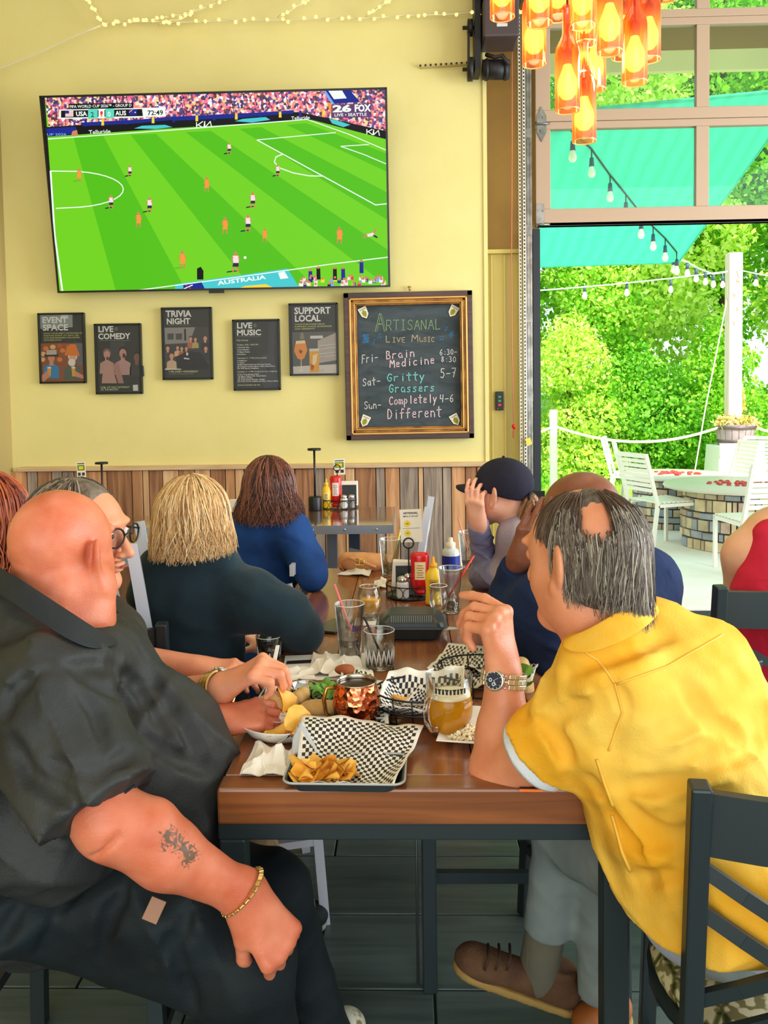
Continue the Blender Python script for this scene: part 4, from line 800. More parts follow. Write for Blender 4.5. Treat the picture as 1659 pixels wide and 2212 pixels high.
# ================================================================== CHALKBOARD
GL = {  # single stroke letters, box 0..1 wide, 0..1 high (up)
 'A': [[(0, 0), (.5, 1), (1, 0)], [(.2, .4), (.8, .4)]], 'R': [[(0, 0), (0, 1), (.7, 1), (.85, .75), (.6, .5), (0, .5)], [(.4, .5), (.9, 0)]], 'T': [[(0, 1), (1, 1)], [(.5, 1), (.5, 0)]],
 'I': [[(.2, 1), (.8, 1)], [(.5, 1), (.5, 0)], [(.2, 0), (.8, 0)]], 'S': [[(.9, .85), (.5, 1), (.1, .8), (.3, .55), (.8, .4), (.85, .15), (.4, 0), (.05, .15)]], 'N': [[(0, 0), (0, 1), (.85, 0), (.85, 1)]],
 'L': [[(.1, 1), (.1, 0), (.85, .05)]], 'V': [[(0, 1), (.45, 0), (.9, 1)]], 'E': [[(.85, 1), (.1, 1), (.1, 0), (.85, 0)], [(.1, .5), (.7, .5)]], 'M': [[(0, 0), (.1, 1), (.5, .35), (.9, 1), (1, 0)]],
 'U': [[(.05, 1), (.05, .2), (.4, 0), (.8, .2), (.85, 1)], [(.85, 1), (.9, 0)]], 'C': [[(.9, .85), (.5, 1), (.1, .7), (.08, .3), (.4, 0), (.9, .12)]], 'F': [[(.9, 1), (.1, .97), (.05, 0)], [(.08, .55), (.7, .55)]],
 'B': [[(.1, 0), (.1, 1), (.7, .9), (.6, .55), (.15, .52)], [(.15, .52), (.85, .42), (.8, .1), (.1, 0)]], 'G': [[(.9, .85), (.45, 1), (.08, .6), (.15, .15), (.55, 0), (.85, .2), (.88, .48), (.5, .48)]], 'D': [[(.1, 0), (.1, 1), (.6, .9), (.9, .5), (.65, .1), (.1, 0)]],
 'r': [[(.15, .6), (.15, 0)], [(.15, .4), (.45, .62), (.8, .58)]], 'a': [[(.8, .55), (.35, .6), (.08, .3), (.35, 0), (.75, .15), (.8, .6), (.9, 0)]], 'i': [[(.4, .6), (.45, 0)], [(.38, .85), (.42, .8)]], 'n': [[(.1, .6), (.12, 0)], [(.12, .4), (.5, .62), (.8, .45), (.85, 0)]],
 'e': [[(.1, .32), (.8, .36), (.65, .6), (.3, .58), (.08, .28), (.3, .02), (.8, .08)]], 'd': [[(.8, .5), (.4, .6), (.08, .28), (.35, 0), (.8, .18)], [(.82, 1), (.85, 0)]], 'c': [[(.8, .55), (.4, .6), (.08, .3), (.35, 0), (.85, .08)]],
 't': [[(.45, 1), (.45, .05), (.7, 0)], [(.05, .66), (.9, .7)]], 'y': [[(.1, .6), (.4, .1)], [(.85, .62), (.2, -.4)]], 's': [[(.8, .55), (.35, .62), (.2, .42), (.75, .24), (.6, .02), (.1, .05)]], 'o': [[(.5, .62), (.1, .4), (.15, .08), (.5, 0), (.85, .2), (.8, .5), (.5, .62)]],
 'm': [[(.02, .6), (.05, 0)], [(.05, .4), (.3, .6), (.45, .4), (.48, 0)], [(.48, .4), (.75, .6), (.92, .4), (.95, 0)]], 'p': [[(.15, .6), (.15, -.4)], [(.15, .5), (.6, .62), (.85, .35), (.5, .05), (.15, .1)]], 'l': [[(.45, 1), (.5, 0)]], 'f': [[(.85, .9), (.5, 1), (.38, .7), (.38, 0)], [(.05, .5), (.8, .55)]],
 'u': [[(.1, .6), (.15, .1), (.5, 0), (.8, .2), (.82, .6), (.88, 0)]], '6': [[(.75, 1), (.25, .7), (.1, .25), (.45, 0), (.85, .2), (.7, .5), (.2, .4)]], '3': [[(.1, .9), (.5, 1), (.8, .78), (.4, .55), (.85, .3), (.5, 0), (.05, .1)]], '0': [[(.5, 1), (.12, .7), (.12, .25), (.5, 0), (.88, .3), (.85, .75), (.5, 1)]],
 '8': [[(.5, .55), (.2, .8), (.5, 1), (.8, .8), (.5, .55), (.15, .25), (.5, 0), (.85, .25), (.5, .55)]], '5': [[(.85, 1), (.2, 1), (.15, .6), (.6, .62), (.85, .35), (.5, 0), (.05, .1)]], '7': [[(.05, .95), (.9, 1), (.4, 0)], [(.25, .5), (.75, .52)]], '4': [[(.2, 1), (.1, .45), (.85, .5)], [(.85, 1), (.7, 0)]],
 '-': [[(.1, .42), (.9, .46)]], ':': [[(.45, .65), (.5, .6)], [(.45, .15), (.5, .1)]], ' ': []}
def chalkboard():
    Y0 = W - .045; TLb, TRb, BRb, BLb = (746, 634), (1022, 628), (1024, 946), (749, 951)
    BL, BR, TL = P(*BLb, Y0), P(*BRb, Y0), P(*TLb, Y0); U = (BR - BL); U.y = 0; U.normalize(); V = Vector((-U.z, 0, U.x)); w = (BR - BL).dot(U); h = (TL - BL).dot(V)
    g = thing('chalkboard', 'large framed chalkboard listing live music in coloured chalk', 'chalkboard', BL + U * w / 2)
    pn = Panel(BL + Vector((0, .02, 0)), U, V); R = Matrix((U, V, pn.N)).transposed(); M1 = wood('dark walnut moulding', (62, 42, 40), (92, 64, 56), 4, 0, .5); M2 = mat('antique gold moulding', (176, 120, 50), .4, metal=.35, col2=(120, 74, 30), scale=14); M3 = mat('bright gilt edge', (206, 158, 84), .35, metal=.4)
    def ring(o0, o1, z, th, m, name):
        b = MB()
        for a, s in (((w / 2, (o0 + o1) / 2), (w - 2 * o0, o1 - o0)), ((w / 2, h - (o0 + o1) / 2), (w - 2 * o0, o1 - o0)), (((o0 + o1) / 2, h / 2), (o1 - o0, h - 2 * o0)), ((w - (o0 + o1) / 2, h / 2), (o1 - o0, h - 2 * o0))): b.box(BL + U * a[0] + V * a[1] + pn.N * z, (*s, th), R, bevel=.004)
        obj(name, b, m, g)
    ring(0, .034, 0, .05, M1, 'outer_frame'); ring(.033, .046, .004, .05, M3, 'gilt_bead'); ring(.045, .062, -.004, .045, M2, 'gold_frame'); ring(.061, .07, 0, .045, M3, 'gilt_bead'); ring(.069, .08, -.006, .04, M2, 'gold_frame')
    obj('slate', MB().box(BL + U * w / 2 + V * h / 2 - pn.N * .022, (w - .12, h - .12, .004), R), mat('smeared slate', (52, 62, 66), .8, col2=(72, 82, 86), scale=5, stretch=(1, 1, 2.5), distort=1), g)
    mats = []; 
    def C(name, col):
        m = mat('chalk ' + name, col, .9)
        if m not in mats: mats.append(m)
        return mats.index(m)
    WH, GN, PKc, CY_, BL_, TN = C('white', (226, 224, 220)), C('green', (140, 168, 120)), C('pink', (238, 206, 216)), C('cyan', (130, 220, 214)), C('blue', (50, 130, 190)), C('tan', (190, 176, 140))
    rg = random.Random(2)
    def flush(name):
        if pn.mb.v: obj(name, pn.mb, list(mats), g); pn.mb = MB()
    def word(t, x, y, wpx, hpx, m, thick=.0042, rise=0, A=A3):
        n = len(t); cw = wpx / n
        for i, ch in enumerate(t):
            for st in GL[ch]:
                pts = [A(x + cw * (i + .06 + (.25 + .45 * a if ch in 'il:' else a * .8)), y - b * hpx + rise * (cw * i) + rg.uniform(-1, 1)) for a, b in st]; pn.line(pts, thick, m, 3)
        flush('chalk_word')
    pn.O = pn.O + pn.N * .0005
    word('A', 940, 304, 72, 118, GN, .0035); word('A', 950, 304, 72, 112, GN, .002); word('RTISANAL', 1012, 296, 344, 62, GN, .0038, -.02)
    word('L', 1008, 370, 36, 40, TN, .004); word('IVE', 1048, 370, 88, 30, TN, .0036); word('M', 1168, 366, 48, 44, TN, .004); word('USIC', 1218, 368, 96, 30, TN, .0036)
    word('Fri-', 862, 500, 104, 52, WH, .004, -.15); word('Brain', 1010, 474, 184, 50, PKc, .0052, -.1); word('Medicine', 1034, 526, 284, 50, PKc, .0052, -.1); word('6:30-', 1342, 450, 112, 34, WH, .0038, -.05); word('8:30', 1350, 492, 98, 34, WH, .0038)
    word('Sat-', 866, 640, 116, 46, WH, .004, -.1); word('Gritty', 1016, 612, 240, 48, CY_, .005, -.05); word('Grassers', 1028, 680, 290, 50, CY_, .005, -.03); word('5-7', 1346, 590, 104, 56, WH, .004, -.08)
    word('Sun-', 876, 782, 110, 46, WH, .004, -.05); word('Completely', 1030, 756, 300, 50, PKc, .0052, -.06); word('4-6', 1342, 740, 92, 46, WH, .0042, -.02); word('Different', 1018, 844, 342, 62, PKc, .0052, -.05)
    def note(x, y, two=True):
        pn.disc(*A3(x, y), 1.5, 1.1, BL_, 3); pn.line([A3(x + 4, y), A3(x + 4, y - 22)], .0022, BL_, 3)
        if two: pn.disc(*A3(x + 16, y - 2), 1.5, 1.1, BL_, 3); pn.line([A3(x + 20, y - 2), A3(x + 20, y - 24)], .0022, BL_, 3); pn.line([A3(x + 4, y - 22), A3(x + 20, y - 24)], .003, BL_, 3)
        else: pn.line([A3(x + 4, y - 22), A3(x + 12, y - 14)], .0022, BL_, 3)
        flush('chalk_note')
    note(934, 372, False); note(962, 342); note(1380, 296, False); note(1346, 356)
    for i in range(7): pn.line([A3(868 + rg.uniform(-4, 4), 325 + i * 8), A3(908 + rg.uniform(-6, 6), 322 + i * 8)], .0035, BL_, 3)
    pn.line([A3(872, 318), A3(900, 372)], .003, BL_, 3.3); pn.line([A3(1404, 330), A3(1410, 310), A3(1426, 306), A3(1428, 324), A3(1414, 338), A3(1408, 342)], .004, BL_, 3); pn.line([A3(1410, 312), A3(1420, 330)], .005, BL_, 3)
    flush('chalk_scribble')
    # hop-in-a-glass stickers at the corners
    CRm, GH = C('cream sticker', (232, 228, 204)), C('hop green', (150, 150, 50)); BKc = C('black outline', (20, 22, 22))
    for cx, cy, a in ((876, 188, -.45), (1426, 178, .5), (882, 856, .4), (1440, 848, -.5)):
        def q(pts, m, l): pn.poly([A3(cx + x * math.cos(a) - y * math.sin(a), cy + x * math.sin(a) + y * math.cos(a)) for x, y in pts], m, l)
        q([(-30, -38), (30, -38), (30, -20), (25, 20), (0, 44), (-25, 20), (-30, -20)], BKc, 3.2); q([(-27, -35), (27, -35), (27, -24), (23, 17), (0, 39), (-23, 17), (-27, -24)], CRm, 3.6); q([(0, -18), (14, -4), (13, 14), (0, 30), (-13, 14), (-14, -4)], GH, 4); q([(-20, -24), (20, -24), (20, -21), (-20, -21)], BKc, 4); flush('corner_sticker')
    b = MB(); p = P(885, 628, Y0 + .02); b.cyl(p, p + Vector((0, 0, .03)), .006, n=8); b.lathe([(.01, 0), (.014, .004), (.01, .008)], p + Vector((0, 0, .02)), 10); obj('hanger', b, M3, g)
chalkboard()
# ================================================================== SOFT BODIES: smooth blended solids, meshed once
def V3(*a): return Vector(a)
def _n(v): return np.array([v[0], v[1], v[2]], float)
def rc(a, b, ra, rb=None, k=.02, cut=0, flat=None, op='+'):
    """tapered round limb from a to b; cut=1 ends it flat at b; flat=(direction, factor) squashes it"""
    return dict(t='c', a=_n(a), b=_n(b), ra=ra, rb=ra if rb is None else rb, k=k, cut=cut, flat=None if flat is None else (_n(Vector(flat[0]).normalized()), flat[1]), op=op)
def el(c, r, M=None, k=.02, op='+'):
    return dict(t='e', c=_n(c), r=np.array(r if isinstance(r, (tuple, list)) else (r, r, r), float), M=np.eye(3) if M is None else np.array(M), k=k, op=op)
def _pb(p):
    if p['t'] == 'c':
        r = max(p['ra'], p['rb']); e = r; return np.minimum(p['a'], p['b']) - e, np.maximum(p['a'], p['b']) + e
    e = np.abs(p['M']) @ p['r']; return p['c'] - e, p['c'] + e
def sdf_mesh(prims, res, disp=None, name='soft', clip=None, smooth=1):
    lo = np.min([_pb(p)[0] for p in prims if p['op'] == '+'], 0) - .03; hi = np.max([_pb(p)[1] for p in prims if p['op'] == '+'], 0) + .03
    n = np.ceil((hi - lo) / res).astype(int) + 1; ax = [lo[i] + np.arange(n[i]) * res for i in range(3)]
    D = np.full(n, .2, np.float32)
    for p in prims:
        a, b = _pb(p); m = p['k'] * 1.2 + .012 + 2 * res
        i0 = np.maximum(0, np.floor((a - m - lo) / res).astype(int)); i1 = np.minimum(n, np.ceil((b + m - lo) / res).astype(int) + 1)
        if (i1 <= i0).any(): continue
        X = (ax[0][i0[0]:i1[0]])[:, None, None]; Y = (ax[1][i0[1]:i1[1]])[None, :, None]; Z = (ax[2][i0[2]:i1[2]])[None, None, :]
        if p['t'] == 'c':
            q = [X - p['a'][0], Y - p['a'][1], Z - p['a'][2]]; ba = p['b'] - p['a']
            if p['flat']:
                dr, f = p['flat']; s = (q[0] * dr[0] + q[1] * dr[1] + q[2] * dr[2]) * (1 / f - 1); q = [q[i] + s * dr[i] for i in range(3)]; sb = float(ba @ dr) * (1 / f - 1); ba = ba + dr * sb
            L2 = max(1e-9, float(ba @ ba)); h = (q[0] * ba[0] + q[1] * ba[1] + q[2] * ba[2]) / L2; hc = np.clip(h, -9 if p['cut'] == 2 else 0, 9 if p['cut'] else 1)
            d = np.sqrt((q[0] - ba[0] * hc) ** 2 + (q[1] - ba[1] * hc) ** 2 + (q[2] - ba[2] * hc) ** 2) - (p['ra'] + (p['rb'] - p['ra']) * np.clip(h, 0, 1))
            if p['cut']: d = np.maximum(d, (h - 1) * math.sqrt(L2))
            if p['cut'] == 2: d = np.maximum(d, -h * math.sqrt(L2))
            if p['flat']: d = d * (p['flat'][1] if p['flat'][1] < 1 else 1) ** .5
        else:
            q = [X - p['c'][0], Y - p['c'][1], Z - p['c'][2]]; M = p['M']; r = p['r']
            u = [(q[0] * M[0][i] + q[1] * M[1][i] + q[2] * M[2][i]) for i in range(3)]
            k0 = np.sqrt(sum((u[i] / r[i]) ** 2 for i in range(3))); k1 = np.sqrt(sum((u[i] / r[i] ** 2) ** 2 for i in range(3))); d = k0 * (k0 - 1) / np.maximum(k1, 1e-6)
        S = D[i0[0]:i1[0], i0[1]:i1[1], i0[2]:i1[2]]; k = max(p['k'], 1e-4)
        if p['op'] == '+': h = np.maximum(k - np.abs(S - d), 0) / k; S[...] = np.minimum(S, d) - h * h * k * .25
        else: h = np.maximum(k - np.abs(S + d), 0) / k; S[...] = np.maximum(S, -d) + h * h * k * .25
    if disp is not None:
        idx = np.where(np.abs(D) < .045); pts = np.stack([ax[i][idx[i]] for i in range(3)], 1); D[idx] += disp(pts).astype(np.float32)
    if clip:
        for pt, nn in clip:
            nn = _n(Vector(nn).normalized()); pt = _n(pt); D = np.maximum(D, ((ax[0][:, None, None] - pt[0]) * nn[0] + (ax[1][None, :, None] - pt[1]) * nn[1] + (ax[2][None, None, :] - pt[2]) * nn[2]))
    D[0] = D[-1] = .1; D[:, 0] = D[:, -1] = .1; D[:, :, 0] = D[:, :, -1] = .1
    S = D < 0
    c8 = [S[i:n[0] - 1 + i, j:n[1] - 1 + j, k:n[2] - 1 + k] for i in (0, 1) for j in (0, 1) for k in (0, 1)]
    cnt = sum(c.astype(np.int8) for c in c8); act = (cnt > 0) & (cnt < 8); I = np.full(act.shape, -1, np.int64); ii = np.argwhere(act); I[act] = np.arange(len(ii))
    off = np.array([(i, j, k) for i in (0, 1) for j in (0, 1) for k in (0, 1)]); cv = np.stack([D[ii[:, 0] + o[0], ii[:, 1] + o[1], ii[:, 2] + o[2]] for o in off], 1)
    acc = np.zeros((len(ii), 3)); ct = np.zeros(len(ii))
    for a in range(8):
        for b in range(a + 1, 8):
            if np.abs(off[a] - off[b]).sum() != 1: continue
            m = (cv[:, a] < 0) != (cv[:, b] < 0); t = cv[m, a] / (cv[m, a] - cv[m, b]); acc[m] += off[a] + (off[b] - off[a]) * t[:, None]; ct[m] += 1
    V = (ii + acc / ct[:, None]) * res + lo; F = []
    for axx in range(3):
        u, w = [(1, 2), (2, 0), (0, 1)][axx]; s0 = [slice(None)] * 3; s1 = [slice(None)] * 3; s0[axx] = slice(0, n[axx] - 1); s1[axx] = slice(1, n[axx])
        A = S[tuple(s0)]; B = S[tuple(s1)]; ch = np.argwhere(A != B); ch = ch[(ch[:, u] > 0) & (ch[:, w] > 0) & (ch[:, u] < n[u] - 1) & (ch[:, w] < n[w] - 1)]
        def cell(du, dw): q = ch.copy(); q[:, u] += du; q[:, w] += dw; return I[q[:, 0], q[:, 1], q[:, 2]]
        Q = np.stack([cell(-1, -1), cell(0, -1), cell(0, 0), cell(-1, 0)], 1); fl = B[tuple(ch.T)]; Q[fl] = Q[fl][:, ::-1]; F.append(Q)
    F = np.concatenate(F); F = F[(F >= 0).all(1)]
    for _ in range(smooth):       # one relaxing pass
        s = np.zeros_like(V); c = np.zeros(len(V))
        for a in range(4):
            for b in ((a + 1) % 4, (a + 3) % 4): np.add.at(s, F[:, a], V[F[:, b]]); np.add.at(c, F[:, a], 1)
        V = V * .5 + .5 * s / np.maximum(c, 1)[:, None]
    return V, F
def to_mesh(vf, name='soft'):
    o = 0; Vs = []; Fs = []
    for V, F in vf: Vs.append(V); Fs.append(F + o); o += len(V)
    V = np.concatenate(Vs); F = np.concatenate(Fs); me = bpy.data.meshes.new(name)
    me.vertices.add(len(V)); me.vertices.foreach_set('co', V.astype(np.float32).ravel()); me.loops.add(F.size); me.loops.foreach_set('vertex_index', F.ravel().astype(np.int32))
    me.polygons.add(len(F)); me.polygons.foreach_set('loop_start', np.arange(0, F.size, 4, dtype=np.int32)); me.polygons.foreach_set('loop_total', np.full(len(F), 4, np.int32))
    me.polygons.foreach_set('use_smooth', np.ones(len(F), bool)); me.update(); me.validate(); return me
def soft(name, groups, m, parent, label=None, kind=None):
    """groups: list of (prims, res[, disp[, clip]])"""
    return obj(name, to_mesh([sdf_mesh(g[0], g[1], g[2] if len(g) > 2 else None, clip=g[3] if len(g) > 3 else None) for g in groups]), m, parent, label=label, kind=kind)
from mathutils.bvhtree import BVHTree
def on_surface(vf, pxs, off=0.0, sub=5):
    t = BVHTree.FromPolygons([tuple(v) for v in vf[0]], [tuple(int(i) for i in f) for f in vf[1]]); out = []
    for a, c in zip(pxs, pxs[1:]):
        for k in range(sub + (c is pxs[-1])):
            x = a[0] + (c[0] - a[0]) * k / sub; y = a[1] + (c[1] - a[1]) * k / sub; h = t.ray_cast(CAMP, ray(x, y).normalized())
            if h[0] is not None and (not out or (h[0] - out[-1]).length < .12): out.append(h[0] + h[1] * off * (1 if h[1].dot(ray(x, y)) < 0 else -1))
    return out
def garment(name, prims, res, disp, m, parent, creases=(), seams=(), seam_m=None, clip=None):
    """clothing with creases pressed in and stitched seams laid on"""
    rough = sdf_mesh(prims, .011, disp); P2 = list(prims)
    for pxs, r in creases:
        q = on_surface(rough, pxs, .001, 3)
        for i in range(len(q) - 1): P2.append(rc(q[i], q[i + 1], r * math.sin(PI * (i + .7) / (len(q) + .4)), r * math.sin(PI * (i + 1.7) / (len(q) + .4)), k=.016, op='-'))
    vf = sdf_mesh(P2, res, disp, clip=clip); o = obj(name, to_mesh([vf]), m, parent)
    for pxs, r in seams:
        q = on_surface(vf, pxs, .0012, 8)
        if len(q) > 2: obj('seam', MB().tube(q, r, 5), seam_m, o)
    return o
def folds(amp=.004, f=18, seed=0, d=(.4, .3, 1)):
    rg = np.random.RandomState(seed); K = rg.normal(size=(5, 3)); K /= np.linalg.norm(K, axis=1)[:, None]; dd = np.array(d, float); dd /= np.linalg.norm(dd); ph = rg.uniform(0, 6, 5)
    def fn(p):
        w = sum(np.sin(p @ K[i] * f * .5 + ph[i]) for i in range(3)); a = np.sin(p @ dd * f + w * 1.3); b = np.sin(p @ K[3] * f * 1.7 + w + ph[3]); c = np.sin(p @ K[4] * f * .6 + ph[4])
        return -amp * ((1 - np.abs(a)) ** 2 * 1.2 * (.5 + .5 * c) + .35 * (1 - np.abs(b)) ** 2) + amp * .5
    return fn
def frame(fwd, up=(0, 0, 1)):
    """columns: right, forward, up"""
    f = Vector(fwd).normalized(); r = f.cross(Vector(up)).normalized(); u = r.cross(f); return Matrix((r, f, u)).transposed()
def head_prims(c, M, s=1.0, w=1.0, jaw=1.0, neck=None, nr=.055, ears=True, nose=1.0, lips=True):
    c = Vector(c); g = lambda *v: c + M @ (Vector((v[0] * w, v[1], v[2])) * s); p = []
    p.append(el(g(0, -.014, .032), (.074 * w * s, .094 * s, .084 * s), M)); p.append(el(g(0, .03, .012), (.064 * w * s, .06 * s, .075 * s), M, k=.03))
    p.append(rc(g(0, .012, -.03), g(0, .058, -.086), .058 * jaw * s, .030 * jaw * s, k=.03)); p.append(el(g(.036, .045, -.035), .028 * s, M, k=.03)); p.append(el(g(-.036, .045, -.035), .028 * s, M, k=.03))
    p.append(rc(g(.05, .0, -.045), g(.02, .055, -.09), .022 * jaw * s, .018 * s, k=.03)); p.append(rc(g(-.05, .0, -.045), g(-.02, .055, -.09), .022 * jaw * s, .018 * s, k=.03))
    p.append(el(g(0, .083, .035), (.05 * s, .014 * s, .011 * s), M, k=.015))
    for q in (-1, 1): p.append(el(g(q * .032, .094, .012), (.018 * s, .014 * s, .011 * s), M, k=.014, op='-')); p.append(el(g(q * .031, .080, .012), (.012 * s, .012 * s, .0115 * s), M, k=.003))
    p.append(rc(g(0, .088, .018), g(0, .108 * nose, -.026), .0075 * s, .0115 * s, k=.01))
    for q in (-1, 1): p.append(el(g(q * .011, .100, -.031), (.0085 * s, .011 * s, .0075 * s), M, k=.006))
    if lips: p += [el(g(0, .091, -.051), (.021 * s, .010 * s, .0055 * s), M, k=.004), el(g(0, .089, -.062), (.018 * s, .010 * s, .0065 * s), M, k=.004), rc(g(-.02, .101, -.056), g(.02, .101, -.056), .0022 * s, k=.003, op='-')]
    p.append(el(g(0, .076, -.092), (.022 * s, .016 * s, .017 * s), M, k=.015))
    if neck is not None: p.append(rc(g(0, -.028, -.05), neck, nr, nr * 1.12, k=.03))
    if ears:
        for q in (-1, 1):
            E = M @ Euler((.15, 0, q * .62)).to_matrix()
            e = g(q * .083, -.016, -.002); p.append(el(e, (.0075 * s, .022 * s, .036 * s), E, k=.005)); p.append(el(e + M @ Vector((q * .009, .007, .004)) * s, (.0065 * s, .012 * s, .023 * s), E, k=.004, op='-')); p.append(el(g(q * .079, -.004, -.033), (.0075 * s, .010 * s, .013 * s), M, k=.006)); p.append(rc(g(q * .074, -.026, .022), g(q * .072, -.024, -.028), .0045 * s, k=.008, op='-'))
    return p
def hand_prims(wr, d, dorsal, side=1, curls=((40, 50, 35),) * 4, thumb=((-.6, .7, -.4), (-.2, .9, -.4)), s=1.0, spread=.06, wr_r=.026):
    """side=+1: thumb on local -x. local y along the hand, z out of its back"""
    wr = Vector(wr); y = Vector(d).normalized(); z = (Vector(dorsal) - y * Vector(dorsal).dot(y)).normalized(); x = y.cross(z) * side; M = Matrix((x, y, z)).transposed()
    g = lambda *v: wr + M @ (Vector(v) * s); p = []
    xs = (-.030, -.010, .010, .028); ys = (.086, .090, .086, .078); ln = (.95, 1.05, 1.0, .8)
    for i in range(4):
        kn = g(xs[i], ys[i], .002); p.append(rc(g(xs[i] * .5, .0, 0), kn, .014 * s, .0115 * s, k=.014)); p.append(el(kn + M @ Vector((0, 0, .004 * s)), .0095 * s, k=.006))
        a = 0; q = kn; dirx = xs[i] * spread * 20
        for j, L in enumerate((.043, .027, .021)):
            a += R_(curls[i][j]); v = M @ Vector((dirx * .1 * math.cos(a), math.cos(a), -math.sin(a))); e = q + v.normalized() * L * ln[i] * s; r0 = (.0096, .0086, .0078)[j] * s; r1 = (.0086, .0078, .0066)[j] * s
            p.append(rc(q, e, r0, r1, k=.003)); q = e
    p.append(rc(g(0, -.012, -.001), g(0, .02, 0), wr_r * s, .027 * s, k=.02, flat=(z, .72)))
    p.append(rc(g(-.024, .012, -.006), g(-.036, .040, -.012), .016 * s, .013 * s, k=.015)); q = g(-.036, .040, -.012)
    for j, (v, L) in enumerate(zip(thumb, (.036, .028))):
        e = q + M @ (Vector(v).normalized() * L * s); p.append(rc(q, e, (.0118, .0105)[j] * s, (.0105, .0082)[j] * s, k=.004)); q = e
    return p
def strands(c, M, R, n, zend, w=.0022, az=(0, 2 * PI), top=0.0, lift=(0, .008), wave=.004, seed=0, part=(0, 0, 1), flare=1.0, th0=(.05, .9), seg=9, curl=0, jitter=.0, tend=PI / 2, avoid=None):
    """hair: each lock starts on the scalp, follows the skull down and hangs to zend (local z)"""
    rg = random.Random(seed); b = MB(); c = Vector(c)
    for i in range(n):
        a = rg.uniform(*az); t0 = rg.uniform(*th0) * PI / 2; ze = zend(a) if callable(zend) else zend; ze += rg.uniform(-.014, .012) if jitter == 0 else rg.uniform(-.016, .034) * (1 if rg.random() < .6 else .4); lf = rg.uniform(*lift); ph = rg.uniform(0, 6); pts = []; pr = rg.uniform(.6, 1.4)
        arc = max(0.05, tend - t0) * .09; hang = max(0, -ze * 1.0); tot = arc + hang
        for j in range(seg + 1):
            s_ = tot * j / seg; sw = wave * math.sin(ph + s_ * 30 * pr) * (j / seg)
            if s_ < arc:
                t = t0 + s_ / .09; rr = 1 + lf / .09
                q = Vector((R[0] * rr * math.sin(t) * math.cos(a), R[1] * rr * math.sin(t) * math.sin(a), R[2] * rr * math.cos(t)))
            else:
                f = (s_ - arc) / max(hang, 1e-4); rr = (1 + lf / .09) * (1 + (flare - 1) * f) * math.sin(min(tend, PI / 2)); q = Vector((R[0] * rr * math.cos(a) , R[1] * rr * math.sin(a), R[2] * math.cos(tend) - (s_ - arc)))
                q += Vector((math.cos(a), math.sin(a), 0)) * curl * f * f
            q += Vector((-math.sin(a), math.cos(a), 0)) * (sw + jitter * (j / seg) * math.sin(ph * 7)) + Vector((0, 0, 1)) * 0
            pts.append(c + M @ q)
        if avoid and any((q - avoid[0]).length < avoid[1] * (.75 + .35 * rg.random()) for q in pts): continue
        b.tube(pts, [w * (1.1 - .8 * (j / seg) ** 2) for j in range(seg + 1)], 3, cap=False)
    return b
def skin(name, c1, c2, rough=.42, tattoo=None):
    m = mat(name, c1, rough, col2=c2, scale=14, bump=.12, bscale=260, spec=.45, contrast=(.3, .7))
    b = m.node_tree.nodes['Principled BSDF']; b.inputs['Subsurface Weight'].default_value = .12; b.inputs['Subsurface Radius'].default_value = (.02, .008, .004); b.inputs['Subsurface Scale'].default_value = .3
    if tattoo:
        n = m.node_tree; L = n.links; src = b.inputs['Base Color'].links[0].from_socket; last = src
        tcn = n.nodes.new('ShaderNodeTexCoord')
        for (p, r, sc, thr) in tattoo:
            d = n.nodes.new('ShaderNodeVectorMath'); d.operation = 'DISTANCE'; d.inputs[1].default_value = p; L.new(tcn.outputs['Object'], d.inputs[0])
            nz = n.nodes.new('ShaderNodeTexNoise'); nz.inputs['Scale'].default_value = sc; nz.inputs['Distortion'].default_value = 2.5; nz.inputs['Detail'].default_value = 2; L.new(tcn.outputs['Object'], nz.inputs[0])
            a = n.nodes.new('ShaderNodeMath'); a.operation = 'MULTIPLY_ADD'; a.inputs[1].default_value = 1 / r; L.new(d.outputs['Value'], a.inputs[0]); L.new(nz.outputs[0], a.inputs[2])
            c = n.nodes.new('ShaderNodeMapRange'); c.inputs[1].default_value = thr - .05; c.inputs[2].default_value = thr + .05; c.inputs[3].default_value = .85; c.inputs[4].default_value = 0; L.new(a.outputs[0], c.inputs[0])
            x = n.nodes.new('ShaderNodeMixRGB'); x.inputs[2].default_value = (*S2L((74, 74, 56)), 1); L.new(c.outputs[0], x.inputs[0]); L.new(last, x.inputs[1]); last = x.outputs[0]
        L.new(last, b.inputs['Base Color'])
    return m
def cloth(name, c1, c2=None, rough=.85, bump=.5, bs=26, sheen=.0):
    new = name not in MATS; m = mat(name, c1, rough, col2=c2 or tuple(int(v * .86) for v in c1), scale=6, spec=.25, sheen=sheen)
    if new:
        n = m.node_tree; L = n.links; t = n.nodes.new('ShaderNodeTexCoord'); last = None
        for sc, di, st, ty in ((bs, min(.034, .42 / bs), min(1, bump * 1.3), 'RIDGED_MULTIFRACTAL'), (bs * .45, min(.055, .7 / bs), min(1, bump), 'FBM'), (420, .0015, .5, 'FBM')):
            x = n.nodes.new('ShaderNodeTexNoise'); x.noise_type = ty; x.inputs['Scale'].default_value = sc * .5; x.inputs['Detail'].default_value = 2; x.inputs['Distortion'].default_value = .7 if sc < 400 else 0
            bp = n.nodes.new('ShaderNodeBump'); bp.inputs['Strength'].default_value = st; bp.inputs['Distance'].default_value = di; L.new(t.outputs['Object'], x.inputs[0]); L.new(x.outputs[0], bp.inputs['Height'])
            if last: L.new(last, bp.inputs['Normal'])
            last = bp.outputs[0]
        L.new(last, m.node_tree.nodes['Principled BSDF'].inputs['Normal'])
    return m
def person(label, at): return thing('person', label, 'person', at)
